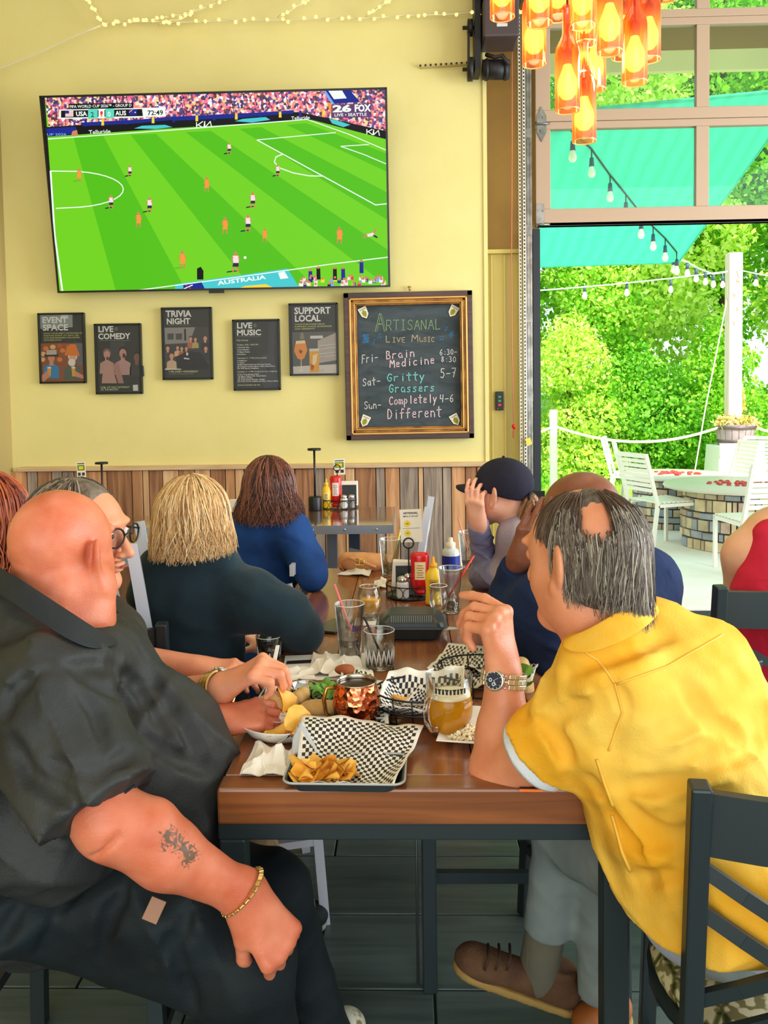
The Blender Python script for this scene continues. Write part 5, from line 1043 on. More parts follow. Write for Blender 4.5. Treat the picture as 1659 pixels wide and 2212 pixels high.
def shoe(name, toe, heel, m1, m2, parent, s=1.0, label=None, lift=0):
    toe = Vector(toe); heel = Vector(heel); d = (toe - heel).normalized(); up = Vector((0, 0, 1)); sd = d.cross(up).normalized(); up = sd.cross(d)
    L = (toe - heel).length
    pr = [rc(heel + up * .04, toe - d * .03 + up * .032, .038 * s, .034 * s, k=.02), el(toe - d * .05 + up * .03, (.045 * s, .06 * s, .032 * s), Matrix((sd, d, up)).transposed()), rc(heel + up * .05 + d * .02, heel + up * .095 + d * .03, .038 * s, .036 * s, cut=1)]
    soft(name, [(pr, .005, None, [(heel + up * .014, -up)])], m1, parent, label)
    so = [rc(heel + up * .012, toe - d * .035 + up * .012, .040 * s, .044 * s, k=.02)]
    k = soft('sole', [(so, .005, None, [(heel + up * .018, up), (heel, -up)])], m2, parent); return k
# ================================================================== PEOPLE
UPV = Vector((0, 0, 1))
# ------------------------------------------------ bald man in the black shirt, near left
M_solew = mat('off white sole', (150, 158, 140), .6)
def bald_man():
    g = person('bald man in a black collared shirt, back to us, tattooed forearm on his knee', (-.62, 1.62, 0))
    tat = P(415, 1832, 1.24); tat2 = P(392, 1800, 1.24)
    sk = skin('ruddy skin', (196, 98, 64), (222, 134, 100), .4, [(tuple(P(388, 1812, 1.262)), .046, 55, 1.16), (tuple(P(424, 1846, 1.275)), .040, 70, 1.16)])
    hc = P(138, 1196, 1.58); M = frame((.27, .96, .0)); nb = P(118, 1345, 1.56)
    hp = head_prims(hc, M, 1.08, .98, 1.02, nb, .074, nose=1)
    hp += [rc(hc + M @ Vector((-.03, -.062, -.060)), hc + M @ Vector((.04, -.066, -.062)), .03, k=.03), rc(hc + M @ Vector((-.04, -.066, -.115)), hc + M @ Vector((.045, -.07, -.115)), .032, k=.02), rc(hc + M @ Vector((-.05, -.11, -.092)), hc + M @ Vector((.055, -.108, -.092)), .0045, k=.012, op='-'), rc(hc + M @ Vector((.05, .0, -.07)), nb + Vector((.05, 0, .02)), .055, .07, k=.03)]
    el_ = P(238, 1778, 1.29); wr = P(528, 1932, 1.36); sh = P(120, 1530, 1.34)
    fd = (wr - el_).normalized()
    arm = [rc(sh, el_, .06, .050, k=.02), rc(el_, el_ + (wr - el_) * .4, .050, .055, k=.03), rc(el_ + (wr - el_) * .4, wr, .053, .032, k=.02, flat=(V3(0, 1, 0), .9)), rc(el_ + V3(-.02, 0, .01), el_ + fd * .07 + V3(.01, 0, .03), .040, .042, k=.02), rc(el_ + V3(-.01, -.045, -.03), el_ + V3(.03, -.05, .005), .003, k=.012, op='-')]
    hd = (P(598, 2030, 1.36) - wr).normalized()
    arm += hand_prims(wr + hd * .012, hd, V3(.25, -.75, .6), -1, ((52, 62, 40), (56, 62, 40), (58, 60, 40), (56, 58, 40)), ((-.3, .8, -.6), (.2, .8, -.6)), 1.16, wr_r=.034)
    # far forearm reaching past the belly to the table edge
    e2 = P(385, 1600, 1.66); w2 = P(470, 1560, 1.70); arm2 = [rc(P(330, 1620, 1.62), e2, .05, .046), rc(e2, w2, .046, .032)] + hand_prims(w2, P(560, 1545, 1.74) - w2, V3(.1, -.5, .85), 1, ((20, 30, 20), (25, 35, 20), (30, 40, 25), (35, 40, 25)), ((-.3, .9, -.2), (0, 1, -.3)), 1.05, wr_r=.03)
    tor = [rc(P(90, 1500, 1.64), P(140, 1800, 1.62), .12, .12)]
    soft('body', [(hp, .004), (arm, .0042), (arm2, .005), (tor, .015)], sk, g)
    M_sh = cloth('black shirt cotton', (50, 51, 48), (34, 36, 36), .58, .5, 9); M_sh.node_tree.nodes['Principled BSDF'].inputs['Specular IOR Level'].default_value = .4
    bel = P(300, 1690, 1.62)
    S = [rc(P(60, 1470, 1.66), P(90, 1850, 1.60), .19, .20, k=.06), rc(P(150, 1490, 1.56), P(250, 1640, 1.60), .14, .19, k=.08), el(bel, (.20, .19, .22), k=.08), el(P(300, 1780, 1.6), (.19, .18, .16), k=.06),
         rc(P(20, 1330, 1.66), P(240, 1420, 1.62), .085, .07, k=.06), rc(P(-40, 1480, 1.5), P(-60, 1850, 1.5), .12, .14, k=.06), rc(P(60, 1500, 1.42), P(140, 1470, 1.42), .10, .10, k=.06), rc(P(-20, 1345, 1.54), P(200, 1432, 1.54), .10, .078, k=.04), rc(P(-20, 1740, 1.42), P(120, 1800, 1.42), .12, .12, k=.05), rc(P(0, 1345, 1.50), P(130, 1400, 1.46), .055, .05, k=.03)]
    sl = [rc(sh + V3(-.03, .03, .01), el_ + V3(-.015, 0, .02), .108, .108, k=.018, cut=1), el(sh + V3(-.04, .05, .0), (.12, .11, .11), k=.018)]
    def fd1(p):
        return folds(.012, 22, 3, (.6, .2, 1))(p) + folds(.006, 40, 4, (1, 0, .6))(p)
    garment('shirt', S + sl, .0062, fd1, M_sh, g, [([(6, 1550), (30, 1490), (90, 1450), (170, 1438), (240, 1440)], .004), ([(245, 1442), (278, 1530), (290, 1610), (294, 1650)], .007), ([(335, 1475), (390, 1560), (440, 1640)], .005), ([(110, 1650), (200, 1672), (285, 1630)], .006),
        ([(240, 1430), (300, 1480), (360, 1580)], .005), ([(60, 1400), (140, 1430), (250, 1500)], .004), ([(20, 1600), (60, 1680), (160, 1730)], .006), ([(320, 1600), (390, 1640), (450, 1660)], .006), ([(160, 1480), (210, 1540), (225, 1610)], .004)], [([(168, 1762), (230, 1742), (290, 1696)], .0022)], mat('black shirt thread', (30, 32, 32), .8))
    # sleeve seam, hem, collar
    b = MB(); pts = [P(2, 1545, 1.205), P(18, 1500, 1.20), P(50, 1468, 1.205), P(90, 1450, 1.215), P(130, 1440, 1.23)]
    c_ = cloth('black collar cotton', (40, 44, 48), (34, 38, 40), .6, .2, 30)
    CP = [((-60, 1195, 1.60), (-60, 1260, 1.56)), ((5, 1228, 1.46), (-5, 1290, 1.42)), ((60, 1262, 1.42), (58, 1330, 1.37)), ((120, 1302, 1.395), (125, 1378, 1.345)), ((175, 1338, 1.40), (195, 1412, 1.36)), ((214, 1366, 1.44), (240, 1400, 1.43)), ((232, 1372, 1.52), (262, 1392, 1.52))]
    m_ = MB(); n = len(CP)
    A = [P(*a) for a, c in CP]; B = [P(*c) for a, c in CP]; vs = []
    for a, c in zip(A, B):
        o_ = V3(0, .012, 0); vs += [a, c, c + o_, a + o_]
    fs = []
    for i in range(n - 1):
        for j in range(4): fs.append((i * 4 + j, i * 4 + (j + 1) % 4, i * 4 + 4 + (j + 1) % 4, i * 4 + 4 + j))
    fs += [(3, 2, 1, 0), (n * 4 - 4, n * 4 - 3, n * 4 - 2, n * 4 - 1)]
    m_.add(vs, fs, 0, True); o = obj('collar', m_, c_, g); md = o.modifiers.new('round', 'SUBSURF'); md.levels = 2; md.render_levels = 2
    # trousers
    M_tr = cloth('black trouser twill', (26, 34, 37), (16, 21, 24), .7, .5, 12)
    hip = P(30, 1900, 1.5); kn = P(520, 2080, 1.44); an = P(575, 2300, 1.66); k2_ = P(585, 1930, 1.74); a2 = P(690, 2215, 1.80)
    L1 = [rc(hip, kn, .115, .098, k=.04), rc(kn, an, .098, .075, k=.03), rc(P(60, 1900, 1.75), k2_, .11, .09, k=.04), rc(k2_, a2, .085, .068, k=.03), el(hip, (.2, .2, .09), k=.05), rc(P(250, 1940, 1.42), P(400, 1990, 1.40), .075, .072, k=.04)]
    garment('trousers', L1, .0075, folds(.011, 24, 9, (1, .2, .35)), M_tr, g, [([(200, 1862), (130, 1960), (90, 2060)], .008), ([(300, 1880), (235, 1980), (215, 2070)], .008), ([(430, 1935), (390, 2020), (330, 2080)], .007), ([(360, 2020), (390, 2100), (420, 2180)], .008), ([(90, 1880), (40, 1960), (0, 2040)], .007)])
    b = MB(); c0 = P(333, 1966, 1.322); b.box(c0, (.026, .004, .036), Euler((R_(-18), R_(28), R_(8))).to_matrix(), bevel=.001); obj('pocket_tag', b, mat('tan leather tag', (150, 108, 82), .6), g)
    M_s1 = mat('cream sneaker leather', (206, 200, 178), .5, col2=(120, 110, 60), scale=16, contrast=(.5, .55)); M_s2 = mat('cream sneaker sole', (216, 214, 196), .6)
    toe = T(778, 2235, .0); shoe('shoe', V3(toe.x, toe.y, .0), V3(toe.x - .25, toe.y - .1, .0), M_s1, M_s2, g)
    # bracelet
    bc = wr + hd * -.006; ax = (fd + hd).normalized(); R2 = frame(ax, (0, -1, .2)); lb = MB()
    for i in range(26):
        a = 2 * PI * i / 26; q = bc + R2 @ Vector((math.cos(a) * .0445, 0, math.sin(a) * .040)); a2_ = a + .24; q2 = bc + R2 @ Vector((math.cos(a2_) * .0445, 0, math.sin(a2_) * .040))
        lb.bar(q, q + (q2 - q) * .88, .0085, .004, bevel=.0012)
    obj('bracelet', lb, mat('gold chain', (226, 190, 120), .25, metal=.9), g, kind='stuff')
bald_man()
def seam(parent, pts, m, r=.002):
    b = MB(); b.tube(pts, r, 5); obj('seam', b, m, parent)
def wristwatch(parent, c, axis, face_n, r=(.036, .030), gold=True, dial=None, name='wristwatch', w=.018):
    ax = Vector(axis).normalized(); fn = Vector(face_n); fn = (fn - ax * fn.dot(ax)).normalized(); sd = ax.cross(fn); M = Matrix((sd, ax, fn)).transposed(); c = Vector(c)
    M1 = mat('brushed steel bracelet', (216, 206, 170), .34, metal=.8) if not gold else mat('gold steel bracelet', (214, 184, 110), .28, metal=.9)
    o = None; case = MB(); cc = c + fn * (r[1] + .004)
    case.lathe([(.001, -.004), (.0185, -.004), (.0205, 0), (.0205, .004), (.018, .006), (.016, .0055)], cc, 24, M=M); case.cyl(cc + sd * .02, cc + sd * .025, .003, n=8); case.cyl(cc + sd * .018 + ax * .01, cc + sd * .023 + ax * .012, .002, n=8); case.cyl(cc + sd * .018 - ax * .01, cc + sd * .023 - ax * .012, .002, n=8)
    o = obj(name, case, mat('watch case steel', (210, 206, 196), .22, metal=.95), parent)
    d = MB().lathe([(.0001, .0056), (.0165, .0056)], cc, 24, M=M, smooth=False); dm = [mat('watch dial navy', (26, 40, 66), .3), mat('watch marks', (220, 224, 226), .4)]
    for i in range(12): a = 2 * PI * i / 12; q = cc + M @ Vector((math.cos(a) * .0135, math.sin(a) * .0135, .006)); d.bar(q, q + M @ Vector((math.cos(a) * .0025, math.sin(a) * .0025, 0)), .0014, .0006, mi=1)
    d.bar(cc + fn * .0066, cc + fn * .0066 + M @ Vector((.006, -.008, 0)), .0016, .0005, mi=1); d.bar(cc + fn * .0068, cc + fn * .0068 + M @ Vector((.009, .006, 0)), .0012, .0005, mi=1)
    d.lathe([(.002, .006), (.0035, .006)], cc + M @ Vector((-.007, 0, 0)), 10, M=M, mi=1); d.lathe([(.002, .006), (.0035, .006)], cc + M @ Vector((0, -.007, 0)), 10, M=M, mi=1)
    obj('dial', d, dm, o)
    n = 20
    for i in range(n):
        a = PI / 2 + .62 + (2 * PI - 1.24) * (i + .5) / n; q = c + sd * math.cos(a) * (r[0] + .002) + fn * math.sin(a) * (r[1] + .002); t = (-sd * math.sin(a) + fn * math.cos(a)); rad = (sd * math.cos(a) + fn * math.sin(a)); Rm = Matrix((t, ax, rad)).transposed(); m = MB()
        for k, ww in ((-1, .3), (0, .36), (1, .3)): m.box(q + ax * k * w * .34 + t * (.002 if k == 0 else 0), (2 * PI * r[0] / n * .92, w * ww, .0055), Rm, bevel=.0012)
        obj('strap_link', m, M1, o, kind=None)
    return o
# ------------------------------------------------ man with glasses, second on the left
def eyeglasses(parent, hc, M, s=1.0, m=None, cols=None, wide=1.0):
    g = lambda *v: hc + M @ (Vector(v) * s); b = MB(); fr = m or mat('black spectacle frame', (18, 18, 20), .3)
    for q in (-1, 1):
        b.tube([g(q * .036 + .025 * wide * math.cos(a), .108 - .008 * abs(math.cos(a) * .5 + q * .5), .010 + .020 * math.sin(a)) for a in [2 * PI * i / 18 for i in range(18)]], .0023, 6, closed=True, cap=False); b.tube([g(q * .061, .102, .016), g(q * .078, .05, .014), g(q * .083, -.005, .012), g(q * .082, -.02, -.002)], .002, 6)
    b.tube([g(-.012, .110, .014), g(0, .113, .018), g(.012, .110, .014)], .002, 6); o = obj('glasses', b, fr, parent)
    for q in (-1, 1): l = MB(); l.lathe([(.0001, 0), (.0235 * s, 0)], g(q * .036, .1075, .010), 18, M=M @ Matrix.Rotation(PI / 2, 3, 'X')); obj('lens', l, clearmat('spectacle lens', (240, 244, 246), .12), o)
def eyes(parent, hc, M, s=1.0):
    for q in (-1, 1):
        c = hc + M @ (Vector((q * .031, .0835, .012)) * s); e = MB(); e.ball(c, .0105 * s, 12, 0); e.ball(c + M @ Vector((0, .0055 * s, 0)), .0062 * s, 10, 1); obj('eye', e, [mat('eye white', (236, 230, 222), .25), mat('eye brown', (50, 34, 26), .2)], parent)
def glasses_man():
    g = person('man with black glasses and short greying hair, profile behind the bald man', (-.56, 2.0, 0))
    sk = skin('fair skin', (222, 142, 104), (232, 160, 124), .4)
    hc = P(174, 1158, 1.90); M = frame((.94, -.18, -.06)); nb = P(190, 1320, 1.95); hp = head_prims(hc, M, 1.1, 1.0, 1.0, nb, .06, nose=1.05)
    e1 = P(345, 1515, 1.86); w1 = P(478, 1487, 1.76); arm = [rc(P(250, 1450, 1.85), e1, .052, .05, k=.02), rc(e1, w1, .048, .034, k=.02)]
    hd = (P(560, 1445, 1.74) - w1).normalized()
    arm += hand_prims(w1 + hd * .01, hd, V3(-.2, -.25, .95), 1, ((58, 58, 30), (48, 60, 30), (40, 70, 40), (45, 75, 45)), ((.35, .85, -.55), (.5, .75, -.6)), 1.1, wr_r=.032)
    arm2 = [rc(P(290, 1430, 2.0), P(420, 1442, 1.98), .042, .030, k=.02)] + hand_prims(P(425, 1442, 1.98), V3(1, -.1, -.05), V3(0, -.2, 1), 1, ((15, 30, 20),) * 4, s=1.0)
    soft('body', [(hp, .004), (arm, .0042), (arm2, .005), ([rc(P(170, 1420, 1.98), P(250, 1800, 1.95), .12, .15)], .015)], sk, g)
    eyes(g, hc, M, 1.1); eyeglasses(g, hc, M, 1.1)
    b = MB(); b.tube([hc + M @ (Vector((q * .01, .1035, -.0555)) * 1.1) for q in (-1.6, -.8, 0, .8, 1.6)], [.001, .003, .0035, .003, .001], 6); obj('mouth', b, mat('lip', (150, 70, 62), .4), g)
    hcov = [el(hc + M @ Vector((0, -.022, .048)), (.088, .108, .088), M)]
    face = [(hc + M @ Vector((0, .045, .075)), M @ Vector((0, .9, -.55))), (hc + M @ Vector((0, -.0, -.045)), M @ Vector((0, .15, -1)))]
    M_h = island_mat('grey brown hair', [(66, 54, 44), (100, 84, 68), (140, 124, 106), (176, 164, 150)], .5)
    h = soft('hair', [(hcov, .005, folds(.004, 60, 4, (1, 0, .4)), face)], mat('grey brown scalp hair', (92, 76, 60), .7, col2=(130, 116, 100), scale=30, bump=.8, bscale=90), g)
    s_ = strands(hc + M @ Vector((0, -.02, .04)), M, (.086, .104, .086), 420, -.03, .0022, lift=(.002, .012), seed=3, seg=6, az=(PI * .80, PI * 2.2)); obj('hair_locks', s_, M_h, h, kind='stuff')
    M_sh = cloth('olive dark shirt', (70, 66, 54), (50, 50, 44), .7, .4, 18)
    S = [rc(P(160, 1400, 1.98), P(260, 1720, 1.93), .16, .19, k=.06), rc(P(130, 1345, 1.98), P(255, 1370, 1.95), .075, .065, k=.05), rc(P(240, 1400, 1.88), P(300, 1500, 1.86), .085, .078, k=.04, cut=1), el(P(360, 1640, 1.95), (.12, .13, .13), k=.06)]
    soft('shirt', [(S, .0075, folds(.006, 22, 5))], M_sh, g)
    b = MB(); cp = [((232, 1300, 1.86), (268, 1345, 1.84)), ((262, 1350, 1.84), (292, 1392, 1.82)), ((285, 1400, 1.85), (280, 1420, 1.84))]
    vs = []
    for a, c in cp: a = P(*a); c = P(*c); vs += [a, c, c + V3(0, .01, 0), a + V3(0, .01, 0)]
    b.add(vs, [(i * 4 + j, i * 4 + (j + 1) % 4, i * 4 + 4 + (j + 1) % 4, i * 4 + 4 + j) for i in range(2) for j in range(4)] + [(3, 2, 1, 0), (8, 9, 10, 11)], 0, True); obj('collar', b, cloth('black inner collar', (30, 30, 30)), g)
    K = cloth('khaki twill', (196, 160, 122), (160, 126, 92), .8, .5, 22)
    soft('trousers', [([rc(P(300, 1720, 1.95), P(470, 1650, 1.90), .10, .085, k=.04), rc(P(480, 1650, 1.92), P(540, 1850, 2.05), .08, .06, k=.03), rc(P(540, 1840, 2.05), P(640, 1960, 2.2), .06, .055, k=.03), rc(P(300, 1720, 2.1), P(500, 1680, 2.15), .09, .08, k=.04), rc(P(510, 1680, 2.16), P(590, 1960, 2.2), .075, .055, k=.03)], .009, folds(.007, 34, 6, (1, 0, 1)))], K, g)
    toe = T(700, 1998, .0); shoe('shoe', V3(toe.x, toe.y, 0), V3(toe.x - .24, toe.y - .04, 0), mat('black canvas', (26, 30, 32), .7), M_solew, g)
    wristwatch(g, w1 + hd * -.012, (w1 - e1), V3(-.2, .9, .5), (.040, .037), True, w=.028)
glasses_man()
# ------------------------------------------------ blonde woman in a dark hoodie
def blonde():
    g = person('woman with blonde bobbed hair in a dark green-black hoodie, back to us', (-.55, 2.4, 0)); sk = skin('pale skin', (232, 176, 148), (240, 190, 164))
    hc = P(418, 1128, 2.27); M = frame((.12, 1, 0)); nb = P(415, 1240, 2.27)
    eR = P(655, 1366, 2.30)
    hR = P(585, 1400, 2.45)
    soft('body', [(head_prims(hc, M, .98, 1, .95, nb, .05), .006), ([rc(eR, hR, .035, .025)] + hand_prims(hR, V3(-.8, .6, .3), V3(0, 0, 1), 1, ((30, 40, 30),) * 4, s=.92), .005), ([rc(P(415, 1300, 2.3), P(430, 1650, 2.3), .11, .14)], .015)], sk, g)
    M_sh = cloth('dark bottle green fleece', (32, 50, 58), (24, 38, 44), .95, .35, 16, .1)
    sR = P(540, 1295, 2.25); sL = P(350, 1275, 2.28)
    S = [rc(P(410, 1300, 2.28), P(430, 1700, 2.30), .145, .17, k=.07, flat=(V3(0, 1, 0), .72)), rc(sL, sR, .075, .08, k=.06), rc(sR, P(620, 1325, 2.26), .080, .064, k=.05), rc(P(620, 1325, 2.26), eR, .064, .052, k=.04), rc(eR, P(590, 1385, 2.42), .054, .045, k=.04), rc(sL, P(340, 1480, 2.3), .072, .064, k=.05), rc(P(340, 1480, 2.3), P(420, 1480, 2.55), .06, .05, k=.04),
         el(P(415, 1205, 2.28), (.13, .10, .045), k=.05), rc(P(335, 1215, 2.25), P(478, 1213, 2.24), .036, .034, k=.03)]
    soft('hoodie', [(S, .0065, folds(.006, 16, 8, (.3, .2, 1)))], M_sh, g)
    hb = [el(hc + V3(0, -.01, .02), (.089, .102, .095), k=.03)] + [rc(hc + V3(math.cos(a) * .055, math.sin(a) * .062 - .012, .02), hc + V3(math.cos(a) * .080, math.sin(a) * .072 - .012, -.060), .045, .034, k=.03) for a in [PI * .85 + i * PI * .26 for i in range(6)]]
    M_b = island_mat('blonde locks', [(120, 84, 48), (186, 138, 82), (222, 174, 110), (240, 206, 150), (252, 226, 180)], .4)
    h = soft('hair', [(hb, .006, folds(.005, 70, 2, (1, 1, .1)))], mat('blonde hair', (196, 148, 92), .5, col2=(226, 184, 124), scale=24, bump=.5, bscale=60, stretch=(6, 6, .6)), g)
    s_ = strands(hc + V3(0, -.012, .022), M, (.089, .104, .099), 3000, -.100, .0014, lift=(.0, .014), wave=.016, seed=5, seg=11, flare=1.13, th0=(.02, .9), jitter=.02); obj('hair_locks', s_, M_b, h, kind='stuff')
blonde()
# ------------------------------------------------ brown haired woman in blue
def bluewoman():
    g = person('woman with wavy reddish-brown hair in a blue top at the far end of the table', (-.5, 3.15, 0)); sk = skin('pale skin', (232, 176, 148), (240, 190, 164))
    hc = P(582, 1062, 3.12); M = frame((-.2, 1, .05)); eR = T(675, 1240, .82); eR.z = .82
    soft('body', [(head_prims(hc, M, .98, 1, .95, P(570, 1150, 3.12), .05), .007), ([rc(eR, P(640, 1215, 3.45), .03, .024)] + hand_prims(P(640, 1215, 3.45), V3(-.6, .6, .4), V3(0, 0, 1), 1, ((30, 40, 30),) * 4, s=.92), .006), ([rc(P(560, 1200, 3.15), P(560, 1400, 3.2), .10, .12)], .02)], sk, g)
    M_sh = cloth('royal blue jersey', (34, 74, 136), (26, 56, 108), .8, .25, 30); sR = P(628, 1150, 3.08); sL = P(510, 1150, 3.12)
    S = [rc(P(560, 1180, 3.14), P(545, 1420, 3.15), .145, .16, k=.06, flat=(V3(0, 1, 0), .72)), rc(sL, sR, .07, .075, k=.05), rc(sR, P(665, 1215, 3.05), .075, .064, k=.04), rc(P(665, 1215, 3.05), eR + V3(0, -.01, -.01), .064, .055, k=.03), rc(eR, P(650, 1225, 3.3), .055, .045, k=.03), rc(sL, P(505, 1260, 3.1), .07, .06), el(P(575, 1130, 3.12), (.085, .07, .035), k=.03)]
    soft('top', [(S, .0085, folds(.006, 18, 12))], M_sh, g)
    hb = [el(hc + V3(0, -.012, .022), (.085, .097, .097), k=.03)] + [rc(hc + V3(math.cos(a) * .06, math.sin(a) * .065 - .012, .01), hc + V3(math.cos(a) * .072, math.sin(a) * .070 - .012, -.08), .043, .034, k=.03) for a in [PI * .8 + i * PI * .27 for i in range(6)]]
    h = soft('hair', [(hb, .0075, folds(.008, 55, 7, (1, 1, .2)))], mat('auburn brown hair', (84, 48, 40), .45, col2=(112, 68, 54), scale=20, bump=.6, bscale=50, stretch=(5, 5, .8)), g)
    s_ = strands(hc + V3(0, -.012, .024), M, (.088, .100, .100), 1700, -.120, .0019, lift=(0, .014), wave=.024, seed=8, seg=11, flare=1.15, th0=(.02, .8), jitter=.02, curl=.02); obj('hair_locks', s_, island_mat('auburn locks', [(50, 30, 28), (90, 52, 42), (132, 80, 62), (160, 104, 80)], .35), h, kind='stuff')
bluewoman()
# ------------------------------------------------ woman in the navy cap
def capwoman():
    g = person('woman in a dark cap and heathered grey top, chin propped on her hand', (.45, 3.0, 0)); sk = skin('peach skin', (236, 168, 138), (244, 184, 156))
    hc = P(1082, 1065, 2.92); M = frame((-.80, .55, -.02)); nb = P(1120, 1150, 2.95); hw = P(1034, 1130, 2.86)
    el_ = T(1040, 1245, .80); el2 = T(1160, 1262, .82); el2.z = .81; el_.z = .80
    hd = (P(1022, 1062, 2.84) - hw).normalized()
    soft('body', [(head_prims(hc, M, .98, 1, .95, nb, .048), .0045), ([rc(el_, hw, .034, .024)] + hand_prims(hw, hd, V3(-.5, -.75, 0), 1, ((12, 25, 15), (18, 35, 20), (24, 45, 25), (30, 55, 30)), ((.1, .9, -.4), (.1, .9, -.3)), .92), .004), ([rc(P(1150, 1200, 3.0), P(1190, 1400, 3.05), .10, .12)], .02)], sk, g)
    eyes(g, hc, M, .98)
    M_sh = cloth('heather grey jersey', (176, 162, 172), (150, 138, 150), .85, .15, 80); sR = P(1120, 1160, 2.88)
    S = [rc(P(1150, 1190, 3.0), P(1200, 1420, 3.05), .13, .15, k=.06, flat=(V3(0, 1, 0), .75)), rc(sR, P(1190, 1160, 3.0), .07, .07, k=.05), rc(sR, P(1080, 1235, 2.92) + V3(.03, 0, 0), .072, .06, k=.04), rc(P(1085, 1240, 2.92), el2 + V3(-.06, 0, 0), .06, .055, k=.03)]
    soft('top', [(S, .007, folds(.005, 26, 14))], M_sh, g)
    soft('sleeve', [([rc(el_ + V3(.02, 0, 0), P(1033, 1128, 2.87), .052, .040, k=.02, cut=1), rc(el_ + V3(0, 0, 0), P(1075, 1240, 2.92), .05, .055, k=.03)], .006, folds(.007, 50, 15, (0, 0, 1)))], cloth('lilac grey sleeve', (150, 152, 186), (124, 124, 158), .85, .4, 50), g)
    M_c = cloth('charcoal navy cap cotton', (44, 42, 58), (34, 34, 46), .85, .15, 60)
    cp = soft('cap', [([el(hc + M @ Vector((0, -.014, .035)), (.088, .108, .090), M)], .005, None, [(hc + M @ Vector((0, .03, .012)), M @ Vector((0, .28, -1)))])], M_c, g)
    b = MB(); 
    def br(u, v):
        a = PI * (.12 + .76 * u); q = Vector((math.cos(a) * (.078 + .0 * v), .035 + math.sin(a) * .055 + v * .085 * math.sin(a) ** .8, .036 - .012 * v - .022 * abs(math.cos(a)) ** 2)); return hc + M @ q
    b.grid(br, 20, 6); b.grid(lambda u, v: br(u, v) - UPV * .004, 20, 6); obj('brim', b, M_c, cp)
    obj('top_button', MB().ball(hc + M @ Vector((0, -.014, .126)), .006, 8), M_c, cp); 
    s_ = strands(hc + M @ Vector((0, -.115, -.02)), frame((.5, -.5, -.2)), (.02, .02, .02), 160, -.11, .003, lift=(0, .01), wave=.01, seed=4, seg=8, flare=1.5, jitter=.02)
    h = obj('hair', s_, island_mat('light brown locks', [(96, 60, 40), (160, 110, 74), (204, 160, 120)], .45), g, kind='stuff')
    b = MB(); b.tube([hc + M @ Vector((.02 * math.cos(a), -.118, -.015 + .02 * math.sin(a))) for a in [2 * PI * i / 12 for i in range(12)]], .006, 6, closed=True, cap=False); b.box(hc + M @ Vector((.02, -.13, .0)), (.05, .01, .02)); obj('hair_tie', b, mat('black elastic', (20, 20, 22), .7), g)
capwoman()
# ------------------------------------------------ man in navy, brown head
def navyman():
    g = person('brown-skinned bald man in a navy sweatshirt, hand raised to his temple', (.52, 2.3, 0)); sk = skin('brown skin', (126, 74, 52), (144, 88, 64), .35)
    hc = P(1252, 1120, 2.18); M = frame((-.7, .7, -.05)); nb = P(1275, 1230, 2.2)
    el_ = P(1078, 1335, 2.33); wr = P(1122, 1205, 2.16); hd = (P(1160, 1125, 2.12) - wr).normalized(); w2 = P(1200, 1500, 2.02)
    a2 = [rc(P(1330, 1520, 2.05), w2, .036, .028, k=.02)] + hand_prims(w2 + V3(-.01, 0, .0), V3(-.9, .0, .35), V3(.1, -.95, .3), -1, ((25, 45, 30), (30, 50, 30), (35, 50, 30), (40, 50, 30)), ((.1, .8, -.6), (.1, .8, -.6)), 1.0)
    soft('body', [(head_prims(hc, M, 1.06, 1.02, 1, nb, .062), .005), ([rc(el_, wr, .036, .026)] + hand_prims(wr, hd, V3(-.2, -1, 0), -1, ((10, 25, 15), (12, 25, 15), (14, 30, 20), (18, 35, 20)), ((-.2, .9, -.3), (0, 1, -.2)), 1.02), .0045), (a2, .005), ([rc(P(1290, 1330, 2.2), P(1300, 1700, 2.2), .13, .15)], .02)], sk, g)
    eyes(g, hc, M, 1.06); eyeglasses(g, hc, M, 1.06, mat('brown spectacle frame', (80, 36, 30), .3))
    M_sh = cloth('navy sweatshirt', (30, 46, 84), (22, 36, 66), .9, .3, 40); sL = P(1175, 1320, 2.08); sR = P(1395, 1258, 2.25)
    S = [rc(P(1290, 1330, 2.2), P(1290, 1700, 2.2), .19, .19, k=.07, flat=(V3(0, 1, 0), .7)), rc(sL, sR, .085, .085, k=.06), rc(sL, el_ + V3(.01, 0, 0), .095, .068, k=.05), rc(el_, el_ + (wr - el_) * .9, .060, .046, k=.03, cut=1), rc(P(1120, 1330, 2.2), P(1200, 1420, 2.15), .07, .09, k=.05), rc(sR, P(1405, 1420, 2.2), .085, .07, k=.05), rc(P(1400, 1430, 2.2), P(1310, 1515, 2.05), .065, .05, k=.04, cut=1), rc(P(1180, 1330, 2.1), P(1190, 1480, 2.1), .09, .09, k=.05), el(P(1345, 1220, 2.26), (.09, .09, .05), k=.05)]
    soft('sweatshirt', [(S, .007, folds(.008, 20, 21, (1, .2, .7)))], M_sh, g)
navyman()
